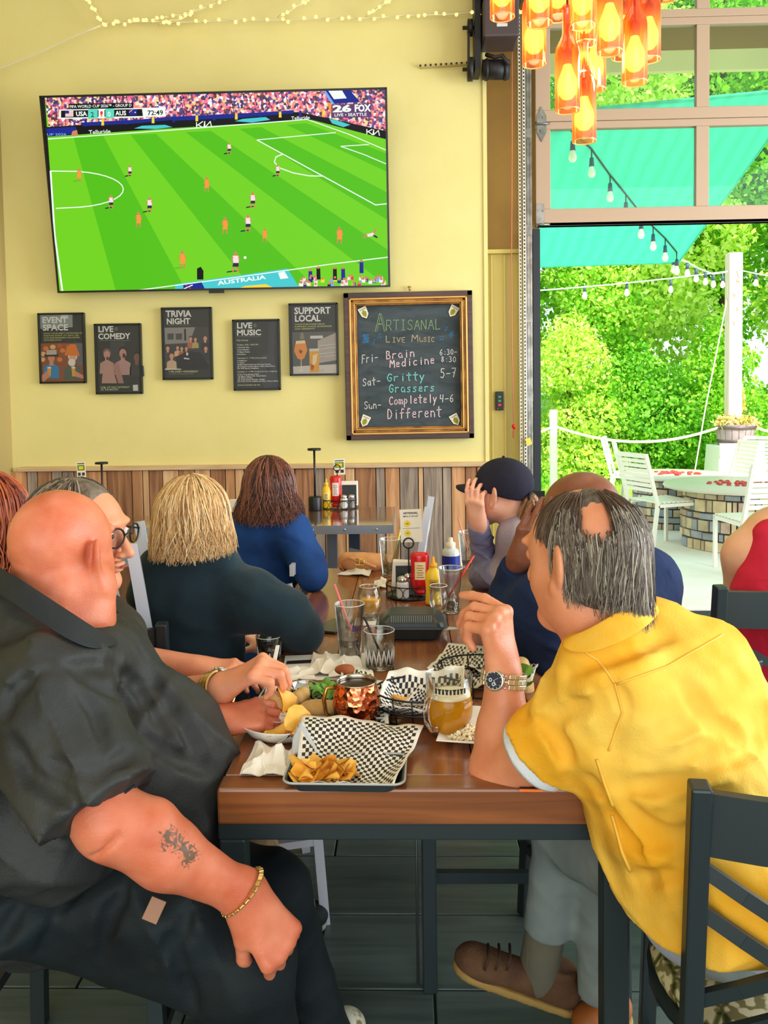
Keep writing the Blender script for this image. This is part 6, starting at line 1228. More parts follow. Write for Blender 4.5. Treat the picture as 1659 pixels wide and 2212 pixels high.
# ------------------------------------------------ man in the yellow shirt
def yellow():
    g = person('grey-haired man in a yellow linen shirt, elbow on the table, wearing a steel watch', (.62, 1.5, 0))
    sk = skin('tanned skin', (206, 128, 90), (226, 154, 116), .42)
    hc = P(1257, 1212, 1.48); M = frame((-.62, .78, -.12), (.08, -.05, 1)); nb = P(1300, 1400, 1.46)
    el_ = P(1068, 1672, 1.565); wr = P(1088, 1455, 1.60); sh = P(1330, 1500, 1.40)
    hp = head_prims(hc, M, 1.1, .9, .95, nb, .060) + [rc(P(1240, 1300, 1.46), P(1330, 1380, 1.45), .05, .06, k=.03)]
    d1 = (el_ - sh).normalized()
    arm = [rc(P(1230, 1590, 1.45), el_, .054, .048, k=.03), rc(el_, P(1090, 1580, 1.59), .048, .052, k=.02), rc(P(1090, 1580, 1.59), wr, .052, .033, k=.02)]
    kn = P(1058, 1375, 1.60); hd = (P(1060, 1388, 1.58) - wr).normalized()
    hd = V3(-.16, -.06, 1).normalized()
    arm += hand_prims(wr + hd * .008, hd, V3(.75, -.62, .15), -1, ((62, 20, 10), (80, 42, 22), (86, 62, 34), (88, 76, 44)), ((-.5, .5, -.75), (-.1, .2, -.9)), 1.22, wr_r=.031)
    soft('body', [(hp, .0038), (arm, .0038), ([rc(P(1380, 1480, 1.46), P(1500, 1820, 1.46), .11, .09)], .015)], sk, g)
    # shirt
    M_y = cloth('yellow linen', (238, 196, 84), (230, 164, 34), .82, .9, 12)  # second tone puts the light's pale-to-orange change into the cloth colour
    S = [rc(P(1400, 1500, 1.46), P(1530, 1960, 1.43), .155, .155, k=.07, flat=(V3(.4, 1, 0), .8)), rc(P(1420, 1600, 1.42), P(1555, 1900, 1.38), .15, .160, k=.06), rc(P(1300, 1440, 1.44), P(1500, 1430, 1.50), .075, .085, k=.06), el(P(1540, 1600, 1.50), (.11, .12, .2), k=.06), rc(P(1400, 1345, 1.50), P(1330, 1385, 1.46), .052, .05, k=.05), rc(P(1440, 1720, 1.44), P(1500, 1960, 1.44), .115, .12, k=.05), el(P(1600, 1900, 1.42), (.13, .15, .14), k=.05)]
    hem = P(1160, 1625, 1.475)
    sl = [rc(P(1330, 1480, 1.40), hem, .088, .080, k=.05, cut=1), el(P(1320, 1450, 1.40), (.085, .085, .08), k=.04)]
    def fy(p):
        return folds(.013, 17, 31, (.3, .3, 1))(p) + folds(.006, 34, 33, (1, 0, .6))(p)
    garment('shirt', S + sl, .0056, fy, M_y, g, [([(1312, 1628), (1400, 1605), (1500, 1560)], .006), ([(1350, 1705), (1480, 1690), (1640, 1610)], .006), ([(1322, 1470), (1345, 1530), (1318, 1620)], .005), ([(1400, 1830), (1500, 1800), (1640, 1715)], .005), ([(1280, 1690), (1330, 1780), (1385, 1850)], .006), ([(1180, 1560), (1235, 1530), (1290, 1532)], .005), ([(1130, 1545), (1200, 1590), (1225, 1640)], .004),
        ([(1225, 1450), (1320, 1415), (1440, 1375)], .004), ([(1290, 1500), (1300, 1560), (1330, 1600)], .005), ([(1380, 1640), (1470, 1640), (1560, 1600)], .004), ([(1370, 1900), (1440, 1890), (1500, 1850)], .005), ([(1420, 1760), (1520, 1740), (1600, 1700)], .004), ([(1340, 1720), (1400, 1790), (1470, 1830)], .005), ([(1480, 1480), (1540, 1560), (1620, 1600)], .004)],
        [([(1236, 1392), (1290, 1425), (1328, 1475)], .0022), ([(1328, 1475), (1345, 1540), (1315, 1622)], .0022), ([(1330, 1478), (1440, 1440), (1560, 1372)], .0018), ([(1322, 1760), (1345, 1840), (1362, 1880)], .003), ([(1290, 1640), (1310, 1700), (1325, 1740)], .003)], mat('yellow seam', (236, 186, 70), .8), [(P(1430, 2032, 1.31), (0, 0, -1))])
    dsl = (hem - P(1330, 1480, 1.40)).normalized()
    hb = MB(); R3 = frame(dsl); c0 = hem + dsl * .001
    hb.lathe([(.066, -.02), (.071, .004), (.069, .011), (.064, .010), (.062, .0)], c0, 32, M=R3 @ Matrix.Rotation(-PI / 2, 3, 'X')); o = obj('undershirt_cuff', hb, cloth('white undershirt', (226, 228, 226), (204, 210, 216), .8, .2, 40), g)
    # seams
    # collar: a folded band round the neck
    def col(pts, m, name='collar'):
        b = MB(); A = [(P(*a), P(*c)) for a, c in pts]; vs = []
        for a, c in A: vs += [a, c, c + V3(0, .009, -.003), a + V3(0, .009, -.003)]
        n = len(A); b.add(vs, [(i * 4 + j, i * 4 + (j + 1) % 4, i * 4 + 4 + (j + 1) % 4, i * 4 + 4 + j) for i in range(n - 1) for j in range(4)] + [(3, 2, 1, 0), (n * 4 - 4, n * 4 - 3, n * 4 - 2, n * 4 - 1)], 0, True); o = obj(name, b, m, g); md = o.modifiers.new('round', 'SUBSURF'); md.levels = 2; md.render_levels = 2
    col([((1215, 1378, 1.40), (1208, 1400, 1.385)), ((1262, 1362, 1.365), (1262, 1420, 1.33)), ((1315, 1330, 1.35), (1335, 1395, 1.315)), ((1365, 1300, 1.37), (1395, 1362, 1.335)), ((1402, 1282, 1.42), (1425, 1330, 1.39)), ((1405, 1280, 1.47), (1430, 1320, 1.46))], M_y)
    # white undershirt tail at the waist
    soft('undershirt', [([rc(P(1502, 1950, 1.43), P(1600, 1972, 1.42), .105, .115, k=.05)], .008, folds(.004, 30, 40))], cloth('pale undershirt tail', (180, 184, 200), (150, 156, 176), .85, .4, 30), g)
    M_p = cloth('pale grey trousers', (142, 150, 148), (120, 130, 128), .85, .3, 24)
    hip = P(1480, 1955, 1.52); k1 = P(1215, 1800, 1.84); a1 = P(1180, 2010, 1.88); k2 = P(1300, 1790, 1.80); a2 = P(1290, 2150, 1.86)
    soft('trousers', [([rc(hip, k1, .08, .068, k=.04), rc(k1, a1, .062, .055, k=.03, cut=1), rc(P(1560, 1955, 1.50), k2, .085, .068, k=.04), rc(k2, a2, .058, .046, k=.03, cut=1), el(P(1560, 1985, 1.46), (.14, .15, .06), k=.04)], .007, folds(.005, 20, 41))], M_p, g)
    sa = P(1145, 2075, 1.90)
    soft('sock', [([rc(P(1182, 1990, 1.885), P(1160, 2110, 1.90), .047, .046, k=.02)], .006)], cloth('grey brown sock', (112, 106, 88), (96, 92, 78), .9, .3, 90), g)
    M_b1 = mat('brown suede', (98, 66, 40), .85, col2=(78, 50, 32), scale=20, bump=.3, bscale=120); M_b2 = mat('tan crepe sole', (150, 118, 60), .7)
    shoe('shoe', P(985, 2092, 1.88), P(1205, 2172, 1.90), M_b1, M_b2, g, 1.05)
    b = MB(); lc = P(1078, 2088, 1.845)
    for q in (-.025, 0, .025): b.tube([lc + V3(q - .01, -.012, .0), lc + V3(q, -.006, .022), lc + V3(q + .004, .04, .026)], .0035, 5)
    obj('shoelace', b, mat('leather lace', (60, 38, 22), .7), g)
    shoe('shoe', T(1250, 2240, 0), T(1330, 2210, 0), mat('orange brown leather', (150, 84, 36), .5), M_b2, g)
    wristwatch(g, wr + V3(0, 0, -.010), (wr - el_), V3(-.5, -.86, .1), (.040, .038), False, w=.028)
    # grey hair round the bald crown
    M_s = mat('grey scalp hair', (104, 92, 80), .55, col2=(70, 60, 54), scale=26, bump=.6, bscale=70, stretch=(4, 4, .8))
    hcv = [el(hc + M @ Vector((0, -.020, .030)), (.079, .109, .0985), M), rc(hc + M @ Vector((-.028, -.058, -.035)), hc + M @ Vector((.028, -.058, -.035)), .046, k=.03)]
    cut = [(hc + M @ Vector((0, .092, .06)), M @ Vector((0, 1, -.35))), (hc + M @ Vector((0, -.02, -.070)), M @ Vector((0, .55, -1)))]
    hcv += [el(P(1290, 1128, 1.392), (.030, .03, .038), k=.02, op='-'), el(hc + M @ Vector((.083, .0, -.02)), (.03, .035, .045), M, k=.01, op='-'), el(hc + M @ Vector((-.083, .0, -.02)), (.03, .035, .045), M, k=.01, op='-')]
    h = soft('hair', [(hcv, .0045, folds(.003, 80, 50, (1, 0, .2)), cut)], M_s, g)
    M_l = island_mat('salt and pepper locks', [(50, 42, 38), (84, 72, 64), (112, 100, 88), (140, 128, 112), (186, 176, 158)], .4)
    s_ = strands(hc + M @ Vector((0, -.020, .030)), M, (.079, .109, .0985), 3200, lambda a: -.055 + .014 * math.sin(a * 9) - .062 * max(0, -math.sin(a)) ** .7, .0012, lift=(.0, .007), wave=.012, seed=51, seg=10, az=(PI * 1.0 - .12, PI * 2.12), th0=(.55, 1.0), jitter=.012, flare=.92, avoid=(P(1290, 1130, 1.40), .036))
    obj('hair_locks', s_, M_l, h, kind='stuff')
    s_ = strands(hc + M @ Vector((0, -.020, .029)), M, (.0785, .1085, .0975), 1500, .0, .001, lift=(.0, .005), wave=.006, seed=52, seg=6, az=(0, 2 * PI), th0=(.2, .85), tend=PI * .45, avoid=(P(1290, 1130, 1.40), .026))
    obj('hair_locks', s_, island_mat('thin brown locks', [(60, 44, 36), (90, 68, 54), (120, 96, 80)], .45), h, kind='stuff')
yellow()
# ------------------------------------------------ two people at the picture edges
def redhair():
    g = person('woman with long red hair in a black top at the left edge of the photo', (-1.3, 2.45, 0)); sk = skin('pale skin', (232, 176, 148), (240, 190, 164))
    hc = P(-28, 1120, 2.4); M = frame((.3, 1, 0))
    soft('body', [(head_prims(hc, M, 1, 1, .95, P(-30, 1240, 2.4), .05), .008), ([rc(P(-40, 1320, 2.4), P(-40, 1600, 2.4), .12, .14)], .02)], sk, g)
    S = [rc(P(-40, 1330, 2.42), P(-40, 1750, 2.42), .17, .18, k=.06, flat=(V3(0, 1, 0), .7)), rc(P(-120, 1290, 2.42), P(0, 1290, 2.4), .075, .075, k=.05), rc(P(5, 1300, 2.4), P(15, 1450, 2.38), .065, .055)]
    soft('top', [(S, .011, folds(.006, 18, 61))], cloth('black knit', (24, 24, 28)), g)
    hb = [el(hc + V3(0, -.01, .02), (.1, .11, .105), k=.03)] + [rc(hc + V3(math.cos(a) * .06, math.sin(a) * .06, 0), hc + V3(math.cos(a) * .085, math.sin(a) * .085, -.19), .045, .03, k=.03) for a in [PI * .8 + i * PI * .28 for i in range(6)]]
    h = soft('hair', [(hb, .009, folds(.008, 50, 62, (1, 1, .1)))], mat('red hair', (124, 54, 40), .45, col2=(160, 76, 46), scale=20, bump=.5, bscale=50, stretch=(5, 5, .6)), g)
    obj('hair_locks', strands(hc + V3(0, -.01, .022), M, (.102, .114, .107), 700, -.23, .0035, lift=(0, .014), wave=.02, seed=63, seg=12, flare=1.1, jitter=.02), island_mat('red locks', [(80, 30, 34), (130, 54, 40), (180, 88, 50), (206, 120, 70)], .35), h, kind='stuff')
redhair()
def redtank():
    g = person('woman in a bright red tank top at the right edge of the photo', (1.2, 2.6, 0)); sk = skin('light tan skin', (238, 176, 138), (246, 192, 156))
    c = lambda x, y, Y=2.62: P(x, y, Y)
    soft('body', [([rc(c(1608, 1205), c(1598, 1300, 2.66), .062, .05, k=.03), rc(c(1598, 1300, 2.66), c(1640, 1400, 3.0), .045, .036), rc(c(1690, 1180), c(1690, 1400), .13, .13, k=.05), rc(c(1615, 1200), c(1760, 1190), .065, .065, k=.05)], .009), (head_prims(c(1748, 1070), frame((.3, 1, 0)), 1, 1, .95, c(1740, 1180), .05), .009)], sk, g)
    S = [rc(c(1712, 1310), c(1712, 1530), .185, .185, k=.05, flat=(V3(0, 1, 0), .75)), rc(c(1668, 1160, 2.56), c(1676, 1270, 2.54), .06, .13, k=.04), rc(c(1720, 1190, 2.6), c(1720, 1300, 2.6), .10, .15, k=.04)]
    soft('tank_top', [(S, .009, folds(.005, 22, 71))], cloth('coral red jersey', (226, 46, 76), (200, 36, 62), .8, .2, 40), g)
    hc = c(1748, 1070); h = soft('hair', [([el(hc + V3(0, -.01, .02), (.095, .11, .1)), rc(hc, hc + V3(0, -.09, -.14), .07, .04, k=.03)], .01)], mat('dark brown hair', (70, 40, 34), .5, bump=.5, bscale=50), g)
    soft('shorts', [([rc(c(1640, 1540, 2.65), c(1640, 1580, 3.0), .1, .08), rc(c(1760, 1540, 2.65), c(1760, 1580, 3.0), .1, .08), el(c(1700, 1530, 2.65), (.18, .15, .09), k=.05)], .012)], cloth('grey denim', (70, 76, 90)), g)
redtank()
# ================================================================== TABLES AND CHAIRS
M_tt = wood('varnished table plank', (112, 62, 36), (160, 100, 58), 2.2, 1, .22, .5, .15, .08); M_ttx = wood('varnished table end grain', (96, 50, 24), (156, 92, 46), 2.2, 0, .3, .3, .15, .05)
M_blk = mat('black green enamel', (34, 44, 46), .4)
TX0, TX1 = T(470, 1706, .76).x, T(1372, 1706, .76).x; TY0 = T(880, 1706, .76).y; TY1 = T(880, 1226, .76).y
def dining_table():
    g = thing('dining_table', 'long varnished plank dining table shared by the whole party', 'table', ((TX0 + TX1) / 2, (TY0 + TY1) / 2, 0)); xs = [TX0, TX0 + .155, TX0 + .31, TX0 + .475, TX0 + .625, TX1]; 
    for a, c in zip(xs, xs[1:]): obj('top_plank', MB().box(((a + c) / 2, (TY0 + TY1) / 2 + .03, .727), (c - a - .0015, TY1 - TY0 - .06, .066), bevel=.002), M_tt, g)
    obj('breadboard_end', MB().box(((TX0 + TX1) / 2, TY0 + .0295, .7275), (TX1 - TX0 + .004, .059, .067), bevel=.005), M_ttx, g)
    z = .675; ya = TY0 + .035
    for a, c in (((TX0 - .005, ya, z), (TX1 - .0, ya, z)), ((TX0 + .02, TY1 - .06, z), (TX1 - .02, TY1 - .06, z)), ((TX0 + .02, ya, z), (TX0 + .02, TY1 - .06, z)), ((TX1 - .02, ya, z), (TX1 - .02, TY1 - .06, z))): obj('apron', MB().bar(a, c, .04, .036, bevel=.003, up=(0, 0, 1)), M_blk, g)
    for x in (TX0 + .022, TX1 - .03): 
        for y in (ya, TY1 - .06): obj('leg', MB().box((x, y, .33), (.048, .048, .66), bevel=.004), M_blk, g)
    c_ = P(928, 2000, 2.0); obj('leg', MB().box((c_.x, 2.0, .33), (.036, .036, .66), bevel=.004), M_blk, g); obj('leg', MB().cyl((c_.x - .03, 2.02, .0), (c_.x - .03, 2.02, .66), .004, n=8), mat('dull steel rod', (120, 126, 124), .35, metal=.8), g)
    obj('stretcher', MB().bar(P(930, 1893, 2.04), P(1215, 1893, 2.1), .02, .028), M_blk, g)
dining_table()
# ---- black X-back chair with a patterned cushion
M_cu = mat('patterned seat fabric', (196, 190, 150), .85)
def cushion_mat():
    m = M_cu; n = m.node_tree; L = n.links; b = n.nodes['Principled BSDF']; t = n.nodes.new('ShaderNodeTexCoord')
    v = n.nodes.new('ShaderNodeTexVoronoi'); v.feature = 'DISTANCE_TO_EDGE'; v.inputs['Scale'].default_value = 11; w = n.nodes.new('ShaderNodeTexNoise'); w.inputs['Scale'].default_value = 55; w.inputs['Detail'].default_value = 1
    a = n.nodes.new('ShaderNodeMath'); a.operation = 'MULTIPLY'; r = n.nodes.new('ShaderNodeValToRGB'); e = r.color_ramp.elements; e[0].position = .02; e[0].color = (*S2L((84, 88, 34)), 1); e[1].position = .06; e[1].color = (*S2L((206, 196, 160)), 1)
    r2 = n.nodes.new('ShaderNodeValToRGB'); r2.color_ramp.elements[0].position = .46; r2.color_ramp.elements[1].position = .54; r2.color_ramp.elements[0].color = (*S2L((116, 112, 44)), 1); r2.color_ramp.elements[1].color = (1, 1, 1, 1)
    mp = n.nodes.new('ShaderNodeMapping'); mp.inputs['Rotation'].default_value = (0, 0, .5)
    L.new(t.outputs['Object'], mp.inputs[0]); L.new(mp.outputs[0], v.inputs['Vector']); L.new(t.outputs['Object'], w.inputs[0]); L.new(v.outputs[0], r.inputs[0]); L.new(w.outputs[0], r2.inputs[0])
    mx = n.nodes.new('ShaderNodeMixRGB'); mx.blend_type = 'MULTIPLY'; mx.inputs[0].default_value = .85; L.new(r.outputs[0], mx.inputs[1]); L.new(r2.outputs[0], mx.inputs[2]); L.new(mx.outputs[0], b.inputs['Base Color'])
cushion_mat()
def xchair(label, loc, rz, h=.93, name='dining_chair', seat=True, group=None):
    """faces local +y"""
    t = thing(name, label, 'chair', (0, 0, 0), 0, group); w = .195
    for s in (-1, 1):
        obj('back_post', MB().bar((s * w, -.20, 0), (s * w, -.19, .46), .032, .034, bevel=.003).bar((s * w, -.19, .45), (s * w, -.245, h), .030, .034, bevel=.004), M_blk, t, True)
        obj('front_leg', MB().bar((s * w, .2, 0), (s * .185, .18, .44), .03, bevel=.003), M_blk, t, True)
        obj('side_stretcher', MB().bar((s * w, -.2, .2), (s * w, .2, .2), .018, .024), M_blk, t, True)
    def arc(z, th, hh): 
        m = MB(); n = 10; ys = [-.19 - (z - .45) * .115 - .035 * math.sin(PI * i / n) for i in range(n + 1)]; xs_ = [-w + 2 * w * i / n for i in range(n + 1)]
        vs = []
        for i in range(n + 1): vs += [(xs_[i], ys[i] - th / 2, z), (xs_[i], ys[i] + th / 2, z), (xs_[i], ys[i] + th / 2, z + hh), (xs_[i], ys[i] - th / 2, z + hh)]
        fs = [(i * 4 + j, i * 4 + (j + 1) % 4, i * 4 + 4 + (j + 1) % 4, i * 4 + 4 + j) for i in range(n) for j in range(4)]; return m.add(vs, [f[::-1] for f in fs])
    obj('top_rail', arc(h - .11, .018, .095), M_blk, t, True); 
    def cross(a, c, za, zc):
        y = lambda x, z: -.19 - (z - .45) * .115 - .035 * math.cos(PI * x / (2 * w)); m = MB(); n = 6
        for k in range(n):
            f0, f1 = k / n, (k + 1) / n; x0 = a + (c - a) * f0; x1 = a + (c - a) * f1; z0 = za + (zc - za) * f0; z1 = za + (zc - za) * f1
            m.bar((x0, y(x0, z0), z0), (x1, y(x1, z1), z1), .022, .012, up=(0, 1, 0))
        return m
    for za, zc in ((h - .13, h - .36), (h - .20, h - .43), (h - .36, h - .13), (h - .43, h - .20)): obj('cross_slat', cross(-w, w, za, zc), M_blk, t, True)
    obj('seat_frame', MB().lathe([(.20, .425), (.222, .425), (.222, .448), (.20, .448), (.20, .425)], n=32), M_blk, t, True)
    obj('cushion', MB().lathe([(.001, .44), (.19, .442), (.212, .452), (.217, .47), (.205, .488), (.15, .498), (.001, .502)], n=40), M_cu, t, True)
    obj('front_stretcher', MB().bar((-w, .19, .26), (w, .19, .26), .018, .024), M_blk, t, True); obj('rear_stretcher', MB().bar((-w, -.2, .24), (w, -.2, .24), .018, .024), M_blk, t, True)
    t.location = loc; t.rotation_euler = (0, 0, rz); return t
def place(px, py, Y, back_local, rz):
    """put a chair so that a given local point lands at the pixel"""
    p = P(px, py, Y); R = Matrix.Rotation(rz, 3, 'Z'); q = R @ Vector(back_local); return (p.x - q.x, Y - q.y, 0)
rz = -.10; xchair('black cross-back dining chair with patterned cushion under the man in yellow', place(1512, 1715, 1.20, (-.195, -.245, 0), rz), rz, .905)
rz = .12; c0 = xchair('black cross-back dining chair behind the woman in the red tank top', place(1556, 1270, 2.16, (-.195, -.245, 0), rz), rz, .97)
xchair('patterned dining chair under the bald man, only its cushion and rails showing', (-.68, 1.69, 0), R_(-88), .80).scale = (1, 1, 1.03)
xchair('black dining chair behind the blonde woman', place(350, 1350, 2.08, (.195, -.24, 0), .1), .1, .905)
xchair('black dining chair at the hidden left side of the man in navy', (.58, 2.22, 0), R_(28), .80)
# pale metal chairs near the wall
M_wc = mat('white metal chair', (214, 216, 226), .35, metal=.2)
def slat_chair(label, loc, rz, h=.95, group=None):
    t = thing('metal_chair', label, 'chair', (0, 0, 0), 0, group); w = .19
    for s in (-1, 1):
        obj('back_post', MB().bar((s * w, -.24, 0), (s * w, -.18, .45), .026, .03).bar((s * w, -.18, .44), (s * w, -.27, h), .026, .03), M_wc, t, True); obj('front_leg', MB().bar((s * w, .22, 0), (s * w, .19, .44), .026), M_wc, t, True)
        obj('side_rail', MB().bar((s * w, -.2, .24), (s * w, .2, .24), .02), M_wc, t, True)
    for i in range(4): z = .55 + i * .1; obj('back_slat', MB().bar((-w, -.18 - (z - .44) * .18, z), (w, -.18 - (z - .44) * .18, z), .014, .04, up=(0, 0, 1)), M_wc, t, True)
    obj('seat', MB().box((0, 0, .45), (.42, .42, .03), bevel=.01), mat('black vinyl seat', (30, 32, 36), .4), t, True)
    t.location = loc; t.rotation_euler = (0, 0, rz); return t
slat_chair('white metal chair between the man with glasses and the blonde woman', place(300, 1105, 2.5, (-.19, -.27, 0), R_(-75)), R_(-75), 1.10)
slat_chair('white metal chair at the far table, turned edge-on near the cap wearer', place(932, 1082, 4.0, (.19, -.27, 0), R_(86)), R_(86), .98)
slat_chair('white metal chair partly hidden behind the woman in blue at the left back table', (-1.05, 3.55, 0), R_(-70), .9)
slat_chair('grey metal chair beside the blue sleeve at the far left corner of the table', place(620, 1240, 2.95, (.19, -.27, 0), R_(-95)), R_(-95), .80)

# ---- the glossy table at the wall, and the one at the left
M_gl = wood('glossy epoxy table', (90, 62, 46), (140, 100, 74), 2, 0, .04, 1.0, .05)
M_edge = mat('riveted aluminium edge', (176, 184, 196), .3, metal=.8)
def wall_table(x0, x1, y0, y1, z, label, legs):
    g = thing('wall_table', label, 'table', ((x0 + x1) / 2, (y0 + y1) / 2, 0)); obj('tabletop', MB().box(((x0 + x1) / 2, (y0 + y1) / 2, z - .02), (x1 - x0, y1 - y0, .04)), M_gl, g)
    e = MB()
    for a, s in ((((x0 + x1) / 2, y0 - .002), (x1 - x0 + .008, .006)), (((x0 + x1) / 2, y1 + .002), (x1 - x0 + .008, .006)), ((x0 - .002, (y0 + y1) / 2), (.006, y1 - y0)), ((x1 + .002, (y0 + y1) / 2), (.006, y1 - y0))): e.box((*a, z - .021), (*s, .042))
    obj('edge_band', e, M_edge, g)
    for i in range(8): x = x0 + (x1 - x0) * (i + .5) / 8; obj('rivet', MB().cyl((x, y0 - .008, z - .02), (x, y0 - .004, z - .02), .006, n=8), M_edge, g)
    for lx in legs:
        obj('leg', MB().box((lx, y0 + .15, z / 2 - .02), (.05, .05, z - .04)), mat('brushed grey post', (130, 136, 150), .35, metal=.7), g); obj('leg', MB().box((lx + .09, y1 - .15, z / 2 - .02), (.06, .06, z - .04)), mat('dark post', (44, 50, 62), .4), g)
        obj('foot', MB().box((lx + .04, (y0 + y1) / 2, .02), (.08, y1 - y0 - .1, .04)), M_blk, g)
ZW = .84
yn = (CAMP.z - ZW) * FPX / (1140 - 850) ; yn = T(740, 1135, ZW).y; yf = T(740, 1096, ZW).y
xr = P(848, 1135, yn).x
wall_table(xr - 1.25, xr, yn, min(yf, W - .06), ZW, 'glossy aluminium-edged table against the plank wall', [P(718, 1180, yn + .15).x])
wall_table(-2.3, P(300, 1220, yn).x + .1, yn - .35, W - .35, ZW - .08, 'glossy table at the left, mostly hidden behind the man with glasses', [-1.4])
# ================================================================== THINGS ON THE TABLES
rg = random.Random(21)
TZ = .7612
M_white = mat('white glazed china', (238, 232, 218), .25); M_nap = mat('white paper napkin', (246, 238, 222), .8); M_pap = mat('white waxed paper', (244, 238, 226), .5); M_pk = mat('black check print', (36, 34, 36), .5)
M_blkp = mat('black moulded plastic', (44, 50, 50), .32, bump=.05, bscale=120); M_wire = mat('black wire', (22, 24, 28), .35, metal=.3); M_ss = mat('polished steel', (206, 204, 200), .12, metal=1)
M_glass = clearmat('clear glass', (250, 252, 250), .06); M_chip = mat('potato crisp', (250, 198, 88), .5, col2=(238, 166, 50), scale=30)
M_gw = mat('solid drinking glass', (255, 255, 255), .02, trans=1, ior=1.3)
def tray(label, c, w, d, h, rz, name='serving_tray'):
    g = thing(name, label, 'tray', (c[0], c[1], TZ), rz); b = MB(); n = 24
    def ring(sc, z, r=.02):
        vs = []
        for i in range(n):
            q = i * 4 // n; a = PI / 2 * (i % (n // 4)) / (n // 4 - 1) + q * PI / 2; cx, cy = ((1, 1), (-1, 1), (-1, -1), (1, -1))[q]
            vs.append(Vector((cx * (w / 2 * sc - r) + r * math.cos(a), cy * (d / 2 * sc - r) + r * math.sin(a), z)))
        return vs
    rings = [ring(.86, 0), ring(.98, h), ring(1.03, h), ring(1.03, h - .003), ring(.96, h - .004), ring(.85, .003)]
    vs = [v for r in rings for v in r]; fs = [(i * n + j, i * n + (j + 1) % n, (i + 1) * n + (j + 1) % n, (i + 1) * n + j) for i in range(5) for j in range(n)]; fs += [tuple(range(n))[::-1], tuple(5 * n + j for j in range(n))]
    b.add(vs, fs); obj('tray_body', b, M_blkp, g, True); b = MB(); b.tube(ring(1.03, h + .0005), .0022, 6, closed=True, cap=False); obj('rim', b, mat('worn tray rim', (176, 176, 170), .4), g, True); return g
def checker(label, corners, zb, nu=30, nv=24, bow=.006, edge=(.0, .0), name='checkered_paper', seed=1, sag=None):
    """a sheet of checked deli paper: corners FL FR BR BL, belly resting at zb"""
    FL, FR, BR, BL = corners; b = MB(); rr = random.Random(seed); ph = [rr.uniform(0, 6) for _ in range(4)]
    def f(u, v):
        p = FL * (1 - u) * (1 - v) + FR * u * (1 - v) + BR * u * v + BL * (1 - u) * v; uu = abs(2 * u - 1); w = max(uu ** 3.2, v ** 2.2, (1 - v) ** 9) if sag is None else sag(u, v)
        p = p.copy(); p.z = zb + (p.z - zb) * min(1, w * (1.0)) + bow * math.sin(u * 9 + ph[0]) * math.sin(v * 7 + ph[1]) * (.3 + w) * .7 + .002 * math.sin(u * 23 + v * 17 + ph[2]); p.z = max(p.z, zb - .001); return p
    P_ = [[f(i / nu, j / nv) for i in range(nu + 1)] for j in range(nv + 1)]
    for off, top in ((0, True),):
        vs = [p for r in P_ for p in r]; fs = []; ms = []
        for j in range(nv):
            for i in range(nu):
                fs.append((j * (nu + 1) + i, j * (nu + 1) + i + 1, (j + 1) * (nu + 1) + i + 1, (j + 1) * (nu + 1) + i)); ms.append((i + j) % 2 if 0 < i < nu - 1 and 0 < j < nv - 1 else 0)
        o = len(b.v); b.v += [tuple(v) for v in vs]; b.f += fs; b.m += ms; b.sm += [True] * len(fs)
    s = solo(name, b, [M_pap, M_pk], label, 'paper'); md = s.modifiers.new('thick', 'SOLIDIFY'); md.thickness = .0006; return s
def chipmesh(seed, r=.02):
    rr = random.Random(seed); b = MB(); a0 = rr.uniform(0, 6); k = rr.uniform(.25, .5); n = 14; e = [1 + .12 * math.sin(3 * 2 * PI * i / n + a0) + rr.uniform(-.05, .05) for i in range(n)]
    def f(u, v):
        i = int(round(u * n)) % n; rad = v * r * e[i]; a = 2 * PI * u; x, y = rad * math.cos(a) * 1.2, rad * math.sin(a) * .9; return Vector((x, y, k * (x * x - .5 * y * y) / r + .001 * math.sin(x * 500)))
    b.grid(f, n, 4, wrap=True); b.grid(lambda u, v: f(1 - u, v) + Vector((0, 0, -.0012)), n, 4, wrap=True); me = b.mesh('chip'); me.materials.append(M_chip); return me
CHM = [chipmesh(i) for i in range(5)]
def chips(pts, label, group, zb=None, s=1.0, name='potato_crisp'):
    for i, (px, py, z) in enumerate(pts):
        o = link(bpy.data.objects.new(name, CHM[i % 5])); o.location = T(px, py, z); o.rotation_euler = (rg.uniform(-.5, .5), rg.uniform(-.5, .5), rg.uniform(0, 6)); o.scale = (s * rg.uniform(.8, 1.2),) * 3; tag(o, label, 'crisp', group)
def crumple(label, outline, z0, h, seed, name='paper_napkin', m=None, n=22, fold=3):
    """a crumpled sheet whose footprint has the given four corners"""
    rr = np.random.RandomState(seed); K = rr.uniform(-1, 1, (6, 2)) * 14; ph = rr.uniform(0, 6, 6); A, B, C_, D_ = [Vector(q) for q in outline]; b = MB()
    def f(u, v):
        p = A * (1 - u) * (1 - v) + B * u * (1 - v) + C_ * u * v + D_ * (1 - u) * v; e = min(u, 1 - u, v, 1 - v) * 4; e = min(1, e)
        q = sum((1 - abs(math.sin(K[i][0] * u * .5 + K[i][1] * v * .5 + ph[i]))) for i in range(fold)) / fold
        j = Vector((math.sin(u * 12 + ph[0]), math.sin(v * 13 + ph[1]), 0)) * .004
        return p + j + Vector((0, 0, z0 - p.z + .002 + h * (q ** 1.3) * (.35 + .65 * e)))
    b.grid(f, n, n, smooth=False); b.grid(lambda u, v: f(1 - u, v) * 1 - Vector((0, 0, .0015)), n, n, smooth=False); return solo(name, b, m or M_nap, label, 'napkin' if 'napkin' in name else 'paper')
